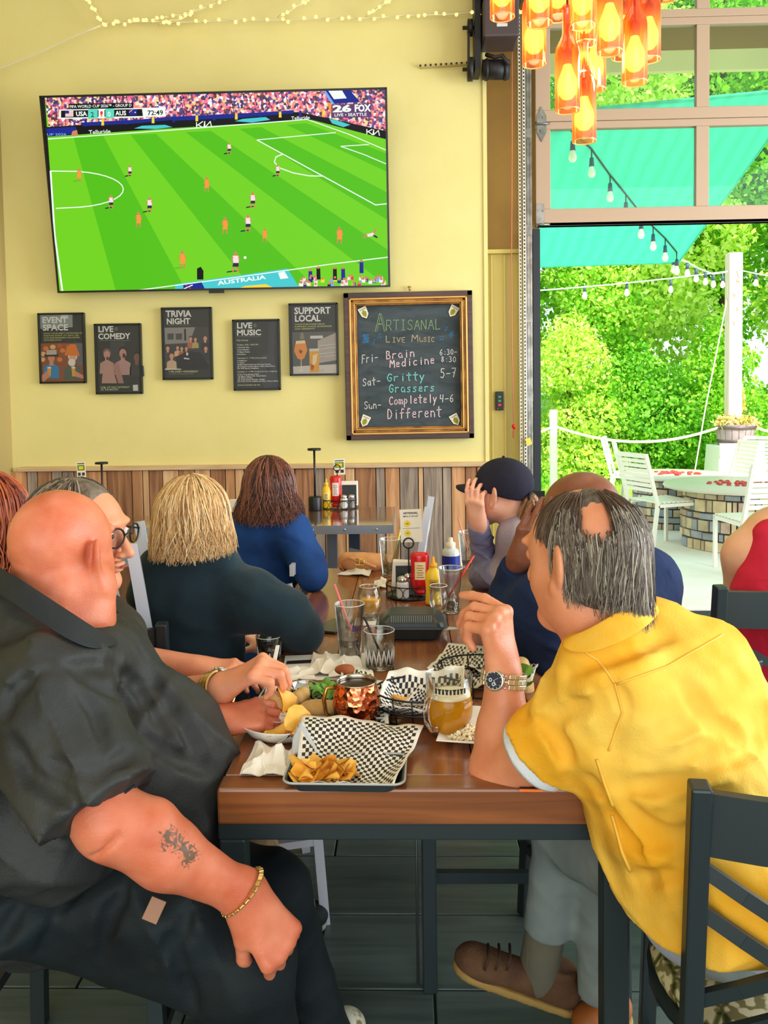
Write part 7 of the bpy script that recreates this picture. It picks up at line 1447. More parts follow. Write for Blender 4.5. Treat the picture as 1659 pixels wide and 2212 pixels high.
# ---- near tray with paper and crisps
cT = (T(742, 1712).x, T(742, 1660).y + .0); Yn = T(742, 1713).y
trw, trd = .215, .125; cy = Yn + trd / 2 * .86 + .002
tray('black tray lined with checkered paper at the near edge of the table', (T(746, 1700).x, cy), trw, trd, .019, R_(-1.5))
FL = T(630, 1692, .782); FR = T(856, 1696, .782); checker('large checkered paper standing up out of the near tray', (FL + V3(.004, .006, 0), FR + V3(-.004, .004, 0), P(916, 1568, 1.70), P(652, 1542, 1.70)), .767, 32, 26, .006, seed=3, sag=lambda u, v: max(abs(2 * u - 1) ** (3.2 if u > .5 else 5) * (1 if u > .5 else .75), min(1, max(0, v - .10) / .75) ** .9, (1 - v) ** 10))
# folded wing of the same paper
b = MB(); A, B, C_, D_ = P(626, 1682, 1.545), P(690, 1625, 1.56), P(640, 1560, 1.62), P(628, 1600, 1.60); k_ = 9
o_ = checker('pale folded-over flap of the checkered paper at the left of the near tray', (A, P(692, 1630, 1.575), P(650, 1552, 1.66), P(632, 1590, 1.64)), .70, 10, 9, 0, seed=5, sag=lambda u, v: 1)
o_.data.materials.clear(); o_.data.materials.append(mat('waxed paper back', (214, 220, 226), .5)); o_.data.materials.append(mat('check print seen through paper', (134, 146, 158), .5))
chips([(652, 1676, .778), (655, 1670, .782), (668, 1680, .778), (662, 1682, .778), (680, 1665, .784), (690, 1680, .776), (704, 1672, .782), (662, 1655, .786), (690, 1655, .780), (715, 1682, .776), (728, 1670, .778), (742, 1676, .776), (757, 1668, .778), (700, 1645, .782), (728, 1645, .780), (738, 1662, .779)], 'golden potato crisp heaped in the near tray', 'potato crisps heaped in the near tray', s=1.15)
crumple('crumpled white napkin at the near left corner of the table', (T(522, 1678), T(628, 1682), T(636, 1628), T(556, 1612)), TZ, .038, 4)
# ---- oval dish with leftovers
pc_ = T(606, 1592); g = thing('oval_dish', 'oval white dish smeared with sauce, left of the copper mug', 'dish', (pc_.x, pc_.y, TZ), R_(-8))
obj('dish_body', MB().lathe([(.001, 0), (.05, 0), (.064, .008), (.078, .026), (.0795, .029), (.077, .029), (.062, .013), (.045, .007), (.001, .006)], n=40, sx=1.06, sy=.74), M_white, g, True)
sm_ = MB(); 
for i in range(7): a = rg.uniform(0, 6); q = rg.uniform(.005, .035); sm_.ball((q * math.cos(a), q * .7 * math.sin(a), .0075), (rg.uniform(.008, .02), rg.uniform(.005, .012), .0025), 10)
tag(obj('sauce', sm_, mat('orange sauce', (228, 150, 60), .2)), 'orange sauce left in the oval dish', 'sauce', kind='stuff').location = g.location
chips([(585, 1590, .78), (600, 1582, .782)], 'broken crisp lying in the oval dish', 'broken crisps in the oval dish', s=.8)
b = MB(); b.bar(T(600, 1606, .776), T(632, 1585, .792), .004, .002); b.bar(T(628, 1590, .79), T(640, 1578, .80), .012, .0015); solo('dinner_fork', b, M_ss, 'steel fork resting in the oval dish', 'fork')
def tortilla(px, py, Y, r, rot, label, seed):
    me = chipmesh(seed, r); o = link(bpy.data.objects.new('tortilla_chip', me)); o.location = P(px, py, Y); o.rotation_euler = rot; tag(o, label, 'crisp')
tortilla(612, 1512, 1.725, .031, (1.25, .3, 1.3), 'large golden crisp pinched in the fingers above the oval dish', 41); tortilla(640, 1552, 1.70, .027, (1.2, -.2, .6), 'golden crisp dipping toward the oval dish below the held one', 42)
# ---- far-left tray with wraps
tc_ = T(700, 1538); tray('black tray with wrap, flatbread and steel cup behind the copper mug', (tc_.x, tc_.y + .01), .30, .19, .022, R_(-4), 'serving_tray')
checker('checkered paper lining the tray with the wraps', (T(556, 1556, .785), T(840, 1562, .785), T(830, 1470, .80), T(575, 1482, .79)), .766, 34, 20, .004, seed=8)
checker('upright corner of checkered paper behind the copper mug', (T(722, 1500, .79), T(820, 1500, .79), P(805, 1448, 2.02), P(742, 1440, 2.04)), .77, 14, 9, .004, seed=9, sag=lambda u, v: 1)
M_br = mat('toasted flatbread', (226, 194, 134), .75, col2=(200, 156, 92), scale=18, bump=.3, bscale=60)
def blobthing(name, label, cat, prims, res, m, disp=None):
    me = to_mesh([sdf_mesh(prims, res, disp)]); o = obj(name, me, m); return tag(o, label, cat)
pz = lambda px, py, z: T(px, py, z)
blobthing('wrap', 'rolled wrap half at the left end of the far-left tray', 'food', [rc(pz(572, 1522, .79), pz(622, 1518, .80), .021, .022, cut=0)], .003, M_br, folds(.002, 60, 3))
blobthing('wrap', 'short piece of wrap under the held crisp', 'food', [rc(pz(640, 1508, .80), pz(655, 1500, .80), .016, .018)], .003, M_br, folds(.002, 60, 4))
blobthing('flatbread_sandwich', 'folded flatbread sandwich left of the copper mug', 'food', [el(pz(690, 1532, .785), (.048, .035, .020), Euler((0, .1, .2)).to_matrix()), rc(pz(660, 1536, .776), pz(722, 1530, .776), .016, k=.01)], .003, M_br, folds(.002, 50, 5))
for i, (px, py) in enumerate(((688, 1486), (700, 1478), (712, 1484), (722, 1490), (705, 1492), (695, 1494))):
    b = MB(); c_ = pz(px, py, .80 + .004 * (i % 3)); a0 = rg.uniform(0, 6)
    b.grid(lambda u, v: c_ + Vector((math.cos(2 * PI * u + a0) * v * .022, math.sin(2 * PI * u + a0) * v * .014, .008 * math.sin(6 * PI * u) * v + .006 * v * math.sin(a0 + 4 * u))), 18, 3, wrap=True); b.grid(lambda u, v: c_ + Vector((math.cos(-2 * PI * u + a0) * v * .022, math.sin(-2 * PI * u + a0) * v * .014, -.001 + .008 * math.sin(-6 * PI * u) * v + .006 * v * math.sin(a0 - 4 * u))), 18, 3, wrap=True)
    solo('lettuce_leaf', b, mat('lettuce green', (84, 138, 44), .45, col2=(130, 176, 70), scale=20), 'small green lettuce leaf heaped behind the flatbread', 'lettuce', 'lettuce leaves heaped behind the flatbread')
c_ = pz(655, 1512, .768); solo('steel_cup', MB().lathe([(.001, 0), (.026, 0), (.034, .034), (.0355, .035), (.034, .036), (.0325, .034), (.025, .004), (.001, .003)], c_, 32), M_ss, 'small steel sauce cup between the hand and the lettuce', 'cup')
# ---- copper mug
c_ = T(771, 1566); g = thing('copper_mug', 'hammered copper mug with a brass handle in the middle of the near table', 'mug', (c_.x, c_.y, TZ)); g.scale = (1.08,) * 3
cop = mat('hammered copper', (214, 122, 82), .16, metal=1); n = cop.node_tree; bb = n.nodes['Principled BSDF']; vo = n.nodes.new('ShaderNodeTexVoronoi'); vo.inputs['Scale'].default_value = 90; tcn = n.nodes.new('ShaderNodeTexCoord'); bp = n.nodes.new('ShaderNodeBump'); bp.inputs['Strength'].default_value = .6; bp.inputs['Distance'].default_value = .004; n.links.new(tcn.outputs['Object'], vo.inputs['Vector']); n.links.new(vo.outputs['Distance'], bp.inputs['Height']); n.links.new(bp.outputs[0], bb.inputs['Normal'])
obj('mug_body', MB().lathe([(.001, 0), (.032, 0), (.036, .003), (.045, .02), (.0485, .040), (.047, .062), (.041, .084), (.040, .088)], n=48), cop, g, True)
obj('lining', MB().lathe([(.040, .088), (.042, .0895), (.0405, .091), (.0385, .090), (.0395, .080), (.045, .055), (.045, .03)], n=48), mat('steel mug lining', (190, 176, 160), .2, metal=1), g, True)
obj('drink', MB().lathe([(.0001, .080), (.0392, .080)], n=32), mat('dark drink', (60, 44, 34), .08), g, True)
obj('handle', MB().tube([(-.040, -.012, .080), (-.058, -.018, .082), (-.064, -.02, .06), (-.060, -.019, .03), (-.044, -.013, .012)], [.004, .0045, .0045, .004, .0035], 8), mat('brass handle', (176, 130, 60), .25, metal=.9), g, True)
# ---- wire baskets
def basket(px, py, r, h, label):
    c_ = T(px, py); g = thing('wire_basket', label, 'basket', (c_.x, c_.y, TZ))
    for z, q in ((h, 1.0), (h * .45, .93), (.003, .85)): obj('hoop', MB().tube([(r * q * math.cos(a), r * q * .8 * math.sin(a), z) for a in [2 * PI * i / 36 for i in range(36)]], .0022, 6, closed=True, cap=False), M_wire, g, True)
    for i in range(14): a = 2 * PI * i / 14; obj('upright', MB().tube([(r * math.cos(a), r * .8 * math.sin(a), h), (r * .85 * math.cos(a), r * .8 * .85 * math.sin(a), .003)], .0018, 5), M_wire, g, True)
    obj('base_wire', MB().tube([(r * .84, 0, .003), (-r * .84, 0, .003)], .0018, 5), M_wire, g, True); return c_
c1 = basket(912, 1548, .105, .062, 'black wire basket with checkered paper right of the copper mug')
checker('checkered paper in the wire basket right of the copper mug', (c1 + V3(-.105, -.055, .045), c1 + V3(.085, -.085, .05), c1 + V3(.10, .08, .085), c1 + V3(-.075, .085, .075)), .768, 26, 22, .006, seed=12, sag=lambda u, v: max(abs(2 * u - 1), abs(2 * v - 1)) ** 2.2)
checker('triangular flap of checkered paper leaning out of the same basket', (T(868, 1524, .80), T(938, 1525, .80), T(925, 1492, .85), T(906, 1480, .85)), .76, 9, 8, .0, seed=13, sag=lambda u, v: 1)
for i in range(9):
    px, py = 858 + (i * 37 % 50), 1502 + (i * 13 % 14); a = rg.uniform(0, 3); p = T(px, py, .785 + .004 * (i % 4)); b = MB(); d = V3(math.cos(a), math.sin(a), rg.uniform(-.1, .1)) * .025; b.bar(p - d, p + d, .008, .008, bevel=.002); solo('french_fry', b, mat('golden fries', (232, 172, 84), .6), 'french fry lying in the basket right of the copper mug', 'fries', 'fries in the wire basket')
c2 = basket(1035, 1490, .10, .06, 'black wire basket behind the beer mug, mostly hidden by the raised forearm')
checker('checkered paper with tall pale corners in the basket behind the beer mug', (T(922, 1440, .80), T(1045, 1478, .80), P(1060, 1410, 2.32), P(968, 1402, 2.36)), .765, 22, 16, .006, seed=15, sag=lambda u, v: max(abs(2 * u - 1) ** 2, v ** 1.2))
checker('checkered paper corner beside the raised wrist', (T(1060, 1480, .78), T(1150, 1470, .80), P(1168, 1415, 2.05), P(1120, 1430, 2.1)), .765, 12, 9, .004, seed=16, sag=lambda u, v: 1)
checker('checkered paper scrap just left of the raised hand', (T(1000, 1440, .79), T(1075, 1452, .79), P(1075, 1402, 2.25), P(1005, 1405, 2.3)), .765, 14, 9, .006, seed=17, sag=lambda u, v: 1)
# ---- dimpled beer mug
def beermug():
    c_ = T(971, 1588); g = thing('beer_mug', 'dimpled glass mug of golden beer in front of the raised forearm', 'mug', (c_.x, c_.y, TZ)); R0 = .0485; H = .128
    prof = [(.030, .002), (.036, .004), (.038, .014), (.046, .034), (.050, .05), (.051, .066), (.050, .082), (.0475, .092), (.0480, .11), (.0492, .126), (.0500, .129)]
    b = MB(); n = 48; vs = []
    for r, z in prof:
        for j in range(n):
            a = 2 * PI * j / n; dm = .0028 * max(0, math.cos(a * 9)) * max(0, math.sin((z - .026) / .066 * 2 * PI)) ** 1 if .026 < z < .092 else 0; dm = .0026 * abs(math.cos(a * 4.5)) * abs(math.sin((z - .024) / .068 * PI * 1.5)) if .024 < z < .092 else 0
            vs.append(Vector(((r - dm) * math.cos(a), (r - dm) * math.sin(a), z)))
    k = len(prof); b.add(vs, [(i * n + j, i * n + (j + 1) % n, (i + 1) * n + (j + 1) % n, (i + 1) * n + j) for i in range(k - 1) for j in range(n)], 0, True)
    b.lathe([(.0465, .129), (.046, .11), (.0445, .095)], n=48); b.lathe([(.001, .0), (.034, .0), (.036, .004)], n=48)
    obj('glass_body', b, M_glass, g, True)
    beer = bpy.data.materials.new('golden beer'); beer.use_nodes = True; nn = beer.node_tree; pb = nn.nodes['Principled BSDF']; pb.inputs['Base Color'].default_value = (*S2L((250, 184, 30)), 1); pb.inputs['Roughness'].default_value = .12
    tr = nn.nodes.new('ShaderNodeBsdfTransparent'); tr.inputs[0].default_value = (*S2L((236, 180, 50)), 1); tl = nn.nodes.new('ShaderNodeBsdfTranslucent'); tl.inputs[0].default_value = (*S2L((255, 204, 50)), 1); m1 = nn.nodes.new('ShaderNodeMixShader'); m2 = nn.nodes.new('ShaderNodeMixShader'); m1.inputs[0].default_value = .5; m2.inputs[0].default_value = .35
    nn.links.new(pb.outputs[0], m1.inputs[1]); nn.links.new(tl.outputs[0], m1.inputs[2]); nn.links.new(m1.outputs[0], m2.inputs[1]); nn.links.new(tr.outputs[0], m2.inputs[2]); nn.links.new(m2.outputs[0], nn.nodes['Material Output'].inputs[0]); MATS['golden beer'] = beer
    obj('beer', MB().lathe([(.001, .010), (.034, .011), (.0425, .034), (.0465, .05), (.0475, .066), (.0465, .080), (.0448, .086), (.0001, .086)], n=48), beer, g, True)
    obj('foam', MB().lathe([(.0001, .090), (.030, .0915), (.0448, .0895), (.0448, .0855), (.0001, .0855)], n=40), mat('beer foam', (238, 222, 186), .8), g, True)
    obj('handle', MB().tube([(-.030, -.037, .096), (-.044, -.056, .098), (-.050, -.064, .08), (-.048, -.062, .052), (-.038, -.048, .030), (-.028, -.036, .026)], [.006, .0065, .007, .0065, .006, .005], 10), M_glass, g, True)
    p = MB(); 
    for i in range(9):
        a = R_(-125 + i * 9); q = .0488; u = Vector((-math.sin(a), math.cos(a), 0)); c = Vector((q * math.cos(a), q * math.sin(a), .108)); nrm = Vector((math.cos(a), math.sin(a), 0))
        p.box(c + nrm * .001, (.0045, .0004, .011), Matrix((u, nrm, Vector((0, 0, 1)))).transposed())
        if i % 2: p.box(c + nrm * .001 + V3(0, 0, .004), (.008, .0004, .003), Matrix((u, nrm, Vector((0, 0, 1)))).transposed())
    obj('printed_band', p, mat('black glass print', (30, 30, 34), .5), g, True, kind='stuff')
beermug()
# ---- square plates
def plate(px, py, s, rz, label, food=True):
    c_ = T(px, py); g = thing('square_plate', label, 'plate', (c_.x, c_.y, TZ), rz); b = MB(); q = s / 2
    rings = [(q * .55, 0), (q * .97, .014), (q, .016), (q * .98, .018), (q * .6, .005)]; vs = []
    for r, z in rings: vs += [Vector((x * r, y * r, z)) for x, y in ((-1, -1), (1, -1), (1, 1), (-1, 1))]
    fs = [(i * 4 + j, i * 4 + (j + 1) % 4, i * 4 + 4 + (j + 1) % 4, i * 4 + 4 + j) for i in range(4) for j in range(4)] + [(3, 2, 1, 0), (16, 17, 18, 19)]; b.add(vs, fs); obj('plate_body', b, M_white, g, True); return c_
c_ = plate(1057, 1583, .20, R_(-10), 'white square plate with rice under the forearm of the man in yellow')
b = MB()
for i in range(260):
    a = rg.uniform(0, 2 * PI); q = rg.random() ** .7 * .05; z = .012 + .022 * (1 - q / .055) * rg.random() ** .4; p = T(1006, 1598) + V3(math.cos(a) * q * .8, math.sin(a) * q * .7, z); d = V3(rg.uniform(-1, 1), rg.uniform(-1, 1), rg.uniform(-.4, .4)).normalized() * .006; b.tube([p - d, p, p + d], [.0015, .0032, .0015], 5)
tag(obj('rice', b, mat('cream rice', (240, 222, 180), .6)), 'heap of cream coloured rice on the square plate', 'rice', kind='stuff')
b = MB(); q = [T(1122, 1706), T(1262, 1707), T(1292, 1668), T(1190, 1660)]; b.prism(q, (0, 0, .004)); m_ = solo('menu_folder', b, mat('glossy black menu', (34, 30, 34), .12), 'glossy black menu folder at the near right corner of the table', 'menu')
b = MB(); b.bar(T(1122, 1707, .766), T(1200, 1708, .766), .003, .004); obj('orange_edge', b, mat('orange trim', (240, 120, 50), .4), m_); b = MB(); b.prism([T(1225, 1703, .766), T(1262, 1704, .766), T(1290, 1670, .766), T(1268, 1672, .766)], (0, 0, .001)); obj('page', b, M_pap, m_)
# food in the hands of the man in navy
w2_ = P(1135, 1478, 1.99); blobthing('wrap', 'filled wrap held in the hands of the man in navy', 'food', [rc(w2_ + V3(0, 0, -.035), w2_ + V3(-.01, 0, .045), .026, .022)], .0035, M_br, folds(.003, 50, 8))
b = MB(); b.grid(lambda u, v: w2_ + V3(-.008 + math.cos(2 * PI * u) * .026 * v, -.026 + .004 * math.sin(8 * PI * u), .03 + .03 * v * math.sin(2 * PI * u)), 16, 3, wrap=True); solo('lettuce_leaf', b, MATS['lettuce green'], 'lettuce leaf sticking out of the held wrap', 'lettuce')
# ---- takeout box
def takeout():
    c_ = T(890, 1384); w, d = .192, .15; cy = c_.y + d / 2 * .85; g = thing('takeout_box', 'black hinged takeaway box with a ribbed lid in the middle of the table', 'box', (c_.x, cy, TZ), R_(-1))
    def fr(lv):
        b = MB(); vs = []; n = 4
        for sx_, sy_, z in lv:
            r = .02; 
            for q, (cx, cy_) in enumerate(((1, 1), (-1, 1), (-1, -1), (1, -1))):
                for k in range(4): a = q * PI / 2 + k * PI / 6; vs.append(Vector((cx * (w / 2 * sx_ - r) + r * math.cos(a), cy_ * (d / 2 * sy_ - r) + r * math.sin(a), z)))
        m = 16; L_ = len(lv); fs = [(i * m + j, i * m + (j + 1) % m, (i + 1) * m + (j + 1) % m, (i + 1) * m + j) for i in range(L_ - 1) for j in range(m)] + [tuple(range(m))[::-1], tuple((L_ - 1) * m + j for j in range(m))]; return b.add(vs, fs)
    obj('base_shell', fr([(.82, .82, 0), (.86, .86, .003), (.97, .97, .034)]), M_blkp, g, True); obj('rim', fr([(1.08, 1.1, .034), (1.1, 1.12, .037), (1.07, 1.1, .041)]), M_blkp, g, True)
    obj('lid', fr([(1.0, 1.0, .041), (.94, .94, .052), (.76, .72, .068), (.68, .60, .071)]), M_blkp, g, True)
    for i in range(19): x = -.058 + i * .0064; obj('rib', MB().bar((x, -d * .47, .053), (x, -d * .35, .0695), .0034, .004, bevel=.001), mat('grey plastic rib', (110, 116, 116), .35), g, True)
    b = MB(); b.lathe([(.001, 0), (.03, 0), (.03, .002), (.001, .002)], (w * .52, -d * .45, .035), 16, sx=1.2, sy=.5); obj('tab', b, mat('pale lid tab', (190, 188, 182), .4), g, True)
takeout()
# ---- glasses
def tumbler(label, px, py, rb, rt, h, name='pint_glass', liquid=None, fill=.5, straw=None, cut=False, text=None, cat='glass', prof=None):
    c_ = T(px, py); g = thing(name, label, cat, (c_.x, c_.y, TZ)); b = MB(); n = 40
    if prof is None: b.lathe([(.001, 0), (rb, 0), (rb + .001, .003), (rt, h - .001), (rt + .0006, h), (rt - .0008, h + .0004), (rt - .002, h - .002), (rb - .003, .012), (.001, .011)], n=n)
    else: b.lathe(prof, n=n)
    obj('glass_body', b, M_glass, g, True); obj('rim', MB().tube([((rt - .0008) * math.cos(a), (rt - .0008) * math.sin(a), h) for a in [2 * PI * i / 36 for i in range(36)]], .0011, 5, closed=True, cap=False), mat('bright glass rim', (240, 236, 228), .1), g, True)
    obj('base_ring', MB().lathe([(rb * .2, .001), (rb * .98, .002), (rb * .99, .006), (rb * .3, .008)], n=32), clearmat('thick glass base', (200, 196, 186), .3), g, True)
    if liquid:
        ra = rb - .0035; rf = rb + (rt - rb) * fill - .003; obj('drink', MB().lathe([(.001, .012), (ra, .0125), (rf, h * fill), (.0001, h * fill)] if prof is None else liquid[1], n=36), liquid if prof is None else liquid[0], g, True)
    if cut:
        for k in range(18):
            a = 2 * PI * k / 18
            for z0, z1, da in ((.012, h * .55, .17), (.012, h * .55, -.17)):
                obj('cut_facet', MB().tube([((rb + (rt - rb) * z / h + .0006) * math.cos(a + dd), (rb + (rt - rb) * z / h + .0006) * math.sin(a + dd), z) for z, dd in ((z0, 0), ((z0 + z1) / 2, da * .5), (z1, da))], [.0008, .0022, .0005], 5), mat('cut crystal edge', (230, 228, 222), .08, spec=1), g, True)
    if straw:
        (ax, ay), (bx_, by), sc = straw; Yc = c_.y; p0 = P(ax, ay, Yc + .01); p1 = P(bx_, by, Yc - .005); q = MB(); q.tube([p0, p1], .0032, 8); solo('drinking_straw', q, mat('straw %s' % sc[0], sc[1], .35), '%s drinking straw in the %s' % (sc[0], sc[2]), 'straw')
    if text:
        tm = MB(); 
        for i, ch in enumerate(text[0]):
            a = R_(text[1] + i * text[2]); z = text[3]; r = rb + (rt - rb) * z / h + .0012; u = Vector((-math.sin(a), math.cos(a), 0)); text_mb(ch, text[4], Vector((r * math.cos(a), r * math.sin(a), z)), u, Vector((0, 0, 1)), Vector((math.cos(a), math.sin(a), 0)), tm, bold=.02)
        obj('printed_letters', tm, mat('purple black print', (50, 30, 90), .5), g, True, kind='stuff')
    return g
LIQ = clearmat('ice water', (222, 212, 204), .1); LIQ2 = clearmat('melted ice', (232, 226, 210), .12)
tumbler('pint glass half full with a pink straw, left of the crystal tumbler', 757, 1421, .029, .041, .149, liquid=LIQ, fill=.33, straw=((722, 1262), (776, 1408), ('pink', (240, 120, 130), 'half full pint glass')), text=('Bat', -78, 17, .082, .022))
tumbler('cut crystal tumbler with a black straw', 820, 1441, .036, .041, .098, 'rocks_glass', liquid=LIQ2, fill=.25, cut=True, straw=((786, 1332), (818, 1402), ('black', (44, 36, 44), 'crystal tumbler')))
tumbler('tall pint glass with a red straw right of the mustard bottle', 974, 1322, .029, .041, .146, liquid=LIQ, fill=.2, straw=((1024, 1200), (955, 1312), ('red', (226, 50, 40), 'glass beside the mustard')))
tumbler('pint glass with a yellow straw behind the condiment caddy', 843, 1243, .030, .042, .145, liquid=clearmat('pale lemonade', (236, 226, 150), .1), fill=.3, straw=((868, 1136), (842, 1236), ('yellow', (244, 222, 70), 'glass behind the caddy')))
tumbler('glass with purple print and a pink straw beside the grey sleeve', 1013, 1228, .030, .042, .15, liquid=LIQ, fill=.2, straw=((990, 1118), (1010, 1190), ('salmon pink', (240, 150, 130), 'glass beside the grey sleeve')), text=('the', -100, 20, .08, .02))
tp = [(.001, 0), (.030, 0), (.026, .006), (.036, .025), (.040, .05), (.037, .08), (.031, .105), (.030, .106), (.0285, .104), (.035, .08), (.038, .05), (.034, .026), (.001, .010)]
ob_ = mat('hazy orange beer', (255, 178, 76), .2); ob_.node_tree.nodes['Principled BSDF'].inputs['Emission Strength'].default_value = 0
tumbler('round stemless glass of hazy orange beer', 798, 1338, .028, .030, .106, 'beer_glass', liquid=(ob_, [(.001, .012), (.033, .025), (.0378, .050), (.0365, .066), (.0001, .066)]), prof=tp)
tumbler('small empty tulip glass in front of the mustard bottle', 948, 1338, .022, .028, .108, 'tulip_glass', prof=[(.001, 0), (.026, 0), (.026, .002), (.005, .006), (.006, .014), (.022, .03), (.030, .06), (.026, .107), (.025, .107), (.028, .06), (.020, .032), (.001, .02)], liquid=(clearmat('gold dregs', (232, 200, 120), .1), [(.001, .021), (.019, .032), (.0001, .033)]))
c_ = T(798, 1344); solo('coaster', MB().box((c_.x, c_.y, TZ + .001), (.09, .09, .002)), M_pap, 'white paper coaster under the orange beer glass', 'coaster')
wn_ = T(580, 1428); tumbler('dark red wine glass at the elbow of the blonde woman', 582, 1425, .03, .036, .065, 'wine_glass', liquid=clearmat('red wine', (110, 30, 40), .2), fill=.6)
b = MB(); b.bar(P(592, 1432, 2.0), P(600, 1394, 2.05), .010, .002, bevel=.0009); solo('plastic_knife', b, mat('white plastic', (236, 230, 220), .4), 'white plastic knife held above the fingers at the near left', 'knife')
c_ = T(722, 1356); solo('phone', MB().box((c_.x - .0, c_.y, TZ + .004), (.075, .14, .008), Euler((0, 0, -.35)).to_matrix(), bevel=.003), mat('dark phone glass', (40, 50, 44), .15), 'dark phone lying left of the pink straw glass', 'phone')
# ---- papers and napkins by the near left
b = MB(); q = [T(608, 1474), T(800, 1466), T(786, 1412), T(616, 1418)]; b.prism([v + V3(0, 0, .001) for v in q], (0, 0, .0012)); pp = solo('printed_placemat', b, M_pap, 'white printed paper with a black bar under the napkins', 'paper')
b = MB(); b.prism([T(618, 1434, .7642), T(675, 1431, .7642), T(673, 1425, .7642), T(620, 1428, .7642)], (0, 0, .0004)); b.prism([T(796, 1440, .7642), T(800, 1440, .7642), T(797, 1424, .7642), T(794, 1424, .7642)], (0, 0, .0004)); obj('printed_bar', b, M_pk, pp, kind='stuff')
crumple('flat folded napkin in front of the white printed paper', (T(606, 1478), T(680, 1474), T(676, 1446), T(612, 1450)), TZ + .003, .018, 14, n=14, fold=2)
crumple('loosely crumpled napkin on the white printed paper', (T(668, 1462), T(726, 1462), T(730, 1424), T(680, 1418)), TZ + .004, .035, 15)
crumple('torn greasy paper between the napkin and the pint glass', (T(712, 1470), T(790, 1464), T(778, 1426), T(722, 1422)), TZ + .004, .04, 16, 'waxed_paper', M_pap)
blobthing('sandwich_crust', 'reddish brown sandwich crust on the torn paper', 'food', [el(T(742, 1446, .80), (.022, .016, .012)), el(T(752, 1450, .80), (.014, .014, .010))], .003, mat('brown crust', (170, 92, 56), .7), folds(.002, 60, 9))
crumple('napkin lying flat in front of the handbag at the far end', (T(730, 1243), T(800, 1246), T(806, 1232), T(760, 1230)), TZ, .03, 17, n=14)
crumple('small crumpled napkin left of the condiment caddy', (T(808, 1272), T(836, 1272), T(836, 1256), T(812, 1256)), TZ, .035, 18, n=12)
# ---- handbag with phone
def handbag():
    c_ = T(785, 1238); g = thing('handbag', 'tan handbag with a gold buckle lying at the far end of the table', 'bag', (c_.x, c_.y + .07, TZ)); M_l = mat('tan leather', (196, 128, 72), .5, col2=(224, 160, 104), scale=8, bump=.2)
    soft('bag_body', [([rc(c_ + V3(-.07, .07, .035), c_ + V3(.10, .07, .03), .038, .032, k=.02), el(c_ + V3(.01, .07, .03), (.1, .06, .035))], .006, folds(.004, 40, 2))], M_l, g)
    b = MB(); b.tube([c_ + V3(-.09, .03, .01), c_ + V3(-.10, .0, .04), c_ + V3(-.06, .0, .065), c_ + V3(-.01, .01, .045), c_ + V3(.05, .01, .02)], .007, 8); obj('strap', b, M_l, g)
    k = c_ + V3(-.015, .012, .045); b = MB(); b.tube([k + V3(x, -.01, z) for x, z in ((-.018, -.012), (.018, -.012), (.018, .012), (-.018, .012))], .003, 6, closed=True, cap=False); b.bar(k + V3(0, -.01, -.012), k + V3(0, -.01, .012), .003); obj('buckle', b, mat('gold buckle', (236, 190, 70), .25, metal=.9), g)
handbag()
pq = P(786, 1199, 3.42); solo('phone', MB().box(pq, (.13, .07, .008), Euler((R_(12), R_(14), 0)).to_matrix(), bevel=.003), mat('phone glass grey', (60, 64, 72), .15), 'phone in a pale case lying on the tan handbag', 'phone')
# ---- bottles
def squeeze(label, base, h, r, m, capm, flat=.62, name='ketchup_bottle', neck=.3, labelm=None, upside=False, rz=0):
    g = thing(name, label, 'bottle', base, rz); w = r
    if upside: pr = [(.001, 0), (r * .5, 0), (r * .52, h * .1), (r * .98, h * .2), (r, h * .4), (r * .92, h * .6), (r * 1.02, h * .9), (r * .9, h * .98), (.001, h)]
    else: pr = [(.001, 0), (r * .95, .002), (r, h * .06), (r * .9, h * .3), (r * .98, h * .55), (r * .8, h * .68), (r * .42, h * .76), (r * .40, h * .80)]
    obj('bottle_body', MB().lathe(pr, n=32, sy=flat if upside else .8), m, g, True)
    if upside: obj('bottle_cap', MB().lathe([(.001, 0), (r * .62, 0), (r * .62, h * .1), (.001, h * .11)], n=20), capm, g, True)
    else: obj('bottle_cap', MB().lathe([(r * .46, h * .78), (r * .5, h * .79), (r * .48, h * .85), (r * .2, h * .88), (r * .14, h * .98), (.001, h)], n=20), capm, g, True)
    if labelm:
        b = MB(); f = flat if upside else .8; b.grid(lambda u, v: Vector((r * 1.01 * .55 * (2 * u - 1), -r * f * math.sqrt(max(0, 1.03 - (.55 * (2 * u - 1)) ** 2)), h * (.36 + .42 * v) if upside else h * (.3 + .24 * v))), 8, 6); obj('paper_label', b, labelm[0], g, True)
        b = MB()
        for i in range(6): z = h * (.42 + .055 * i) if upside else h * (.34 + .03 * i); ww = r * .38 * (1, .7, .9, .6, 1, .8)[i]; b.box((0, -r * f * 1.035, z), (ww * 2, .0006, h * .013))
        obj('label_print', b, labelm[1], g, True, kind='stuff')
    return g
M_ket = mat('ketchup red', (212, 24, 26), .25, coat=.3); M_mus = mat('mustard yellow', (248, 198, 40), .35); M_lab = mat('cream label', (236, 212, 150), .5); M_red2 = mat('dark red print', (120, 30, 20), .5); M_wc2 = mat('red cap', (200, 20, 24), .3)
cd_ = T(884, 1298)
g = thing('condiment_caddy', 'round black wire condiment caddy on the long table', 'caddy', (cd_.x, cd_.y + .07, TZ)); R0 = .082; cdc = V3(cd_.x, cd_.y + .07, TZ)
for z in (.004, .045): obj('hoop', MB().tube([(R0 * math.cos(a), R0 * math.sin(a), z) for a in [2 * PI * i / 40 for i in range(40)]], .002, 6, closed=True, cap=False), M_wire, g, True)
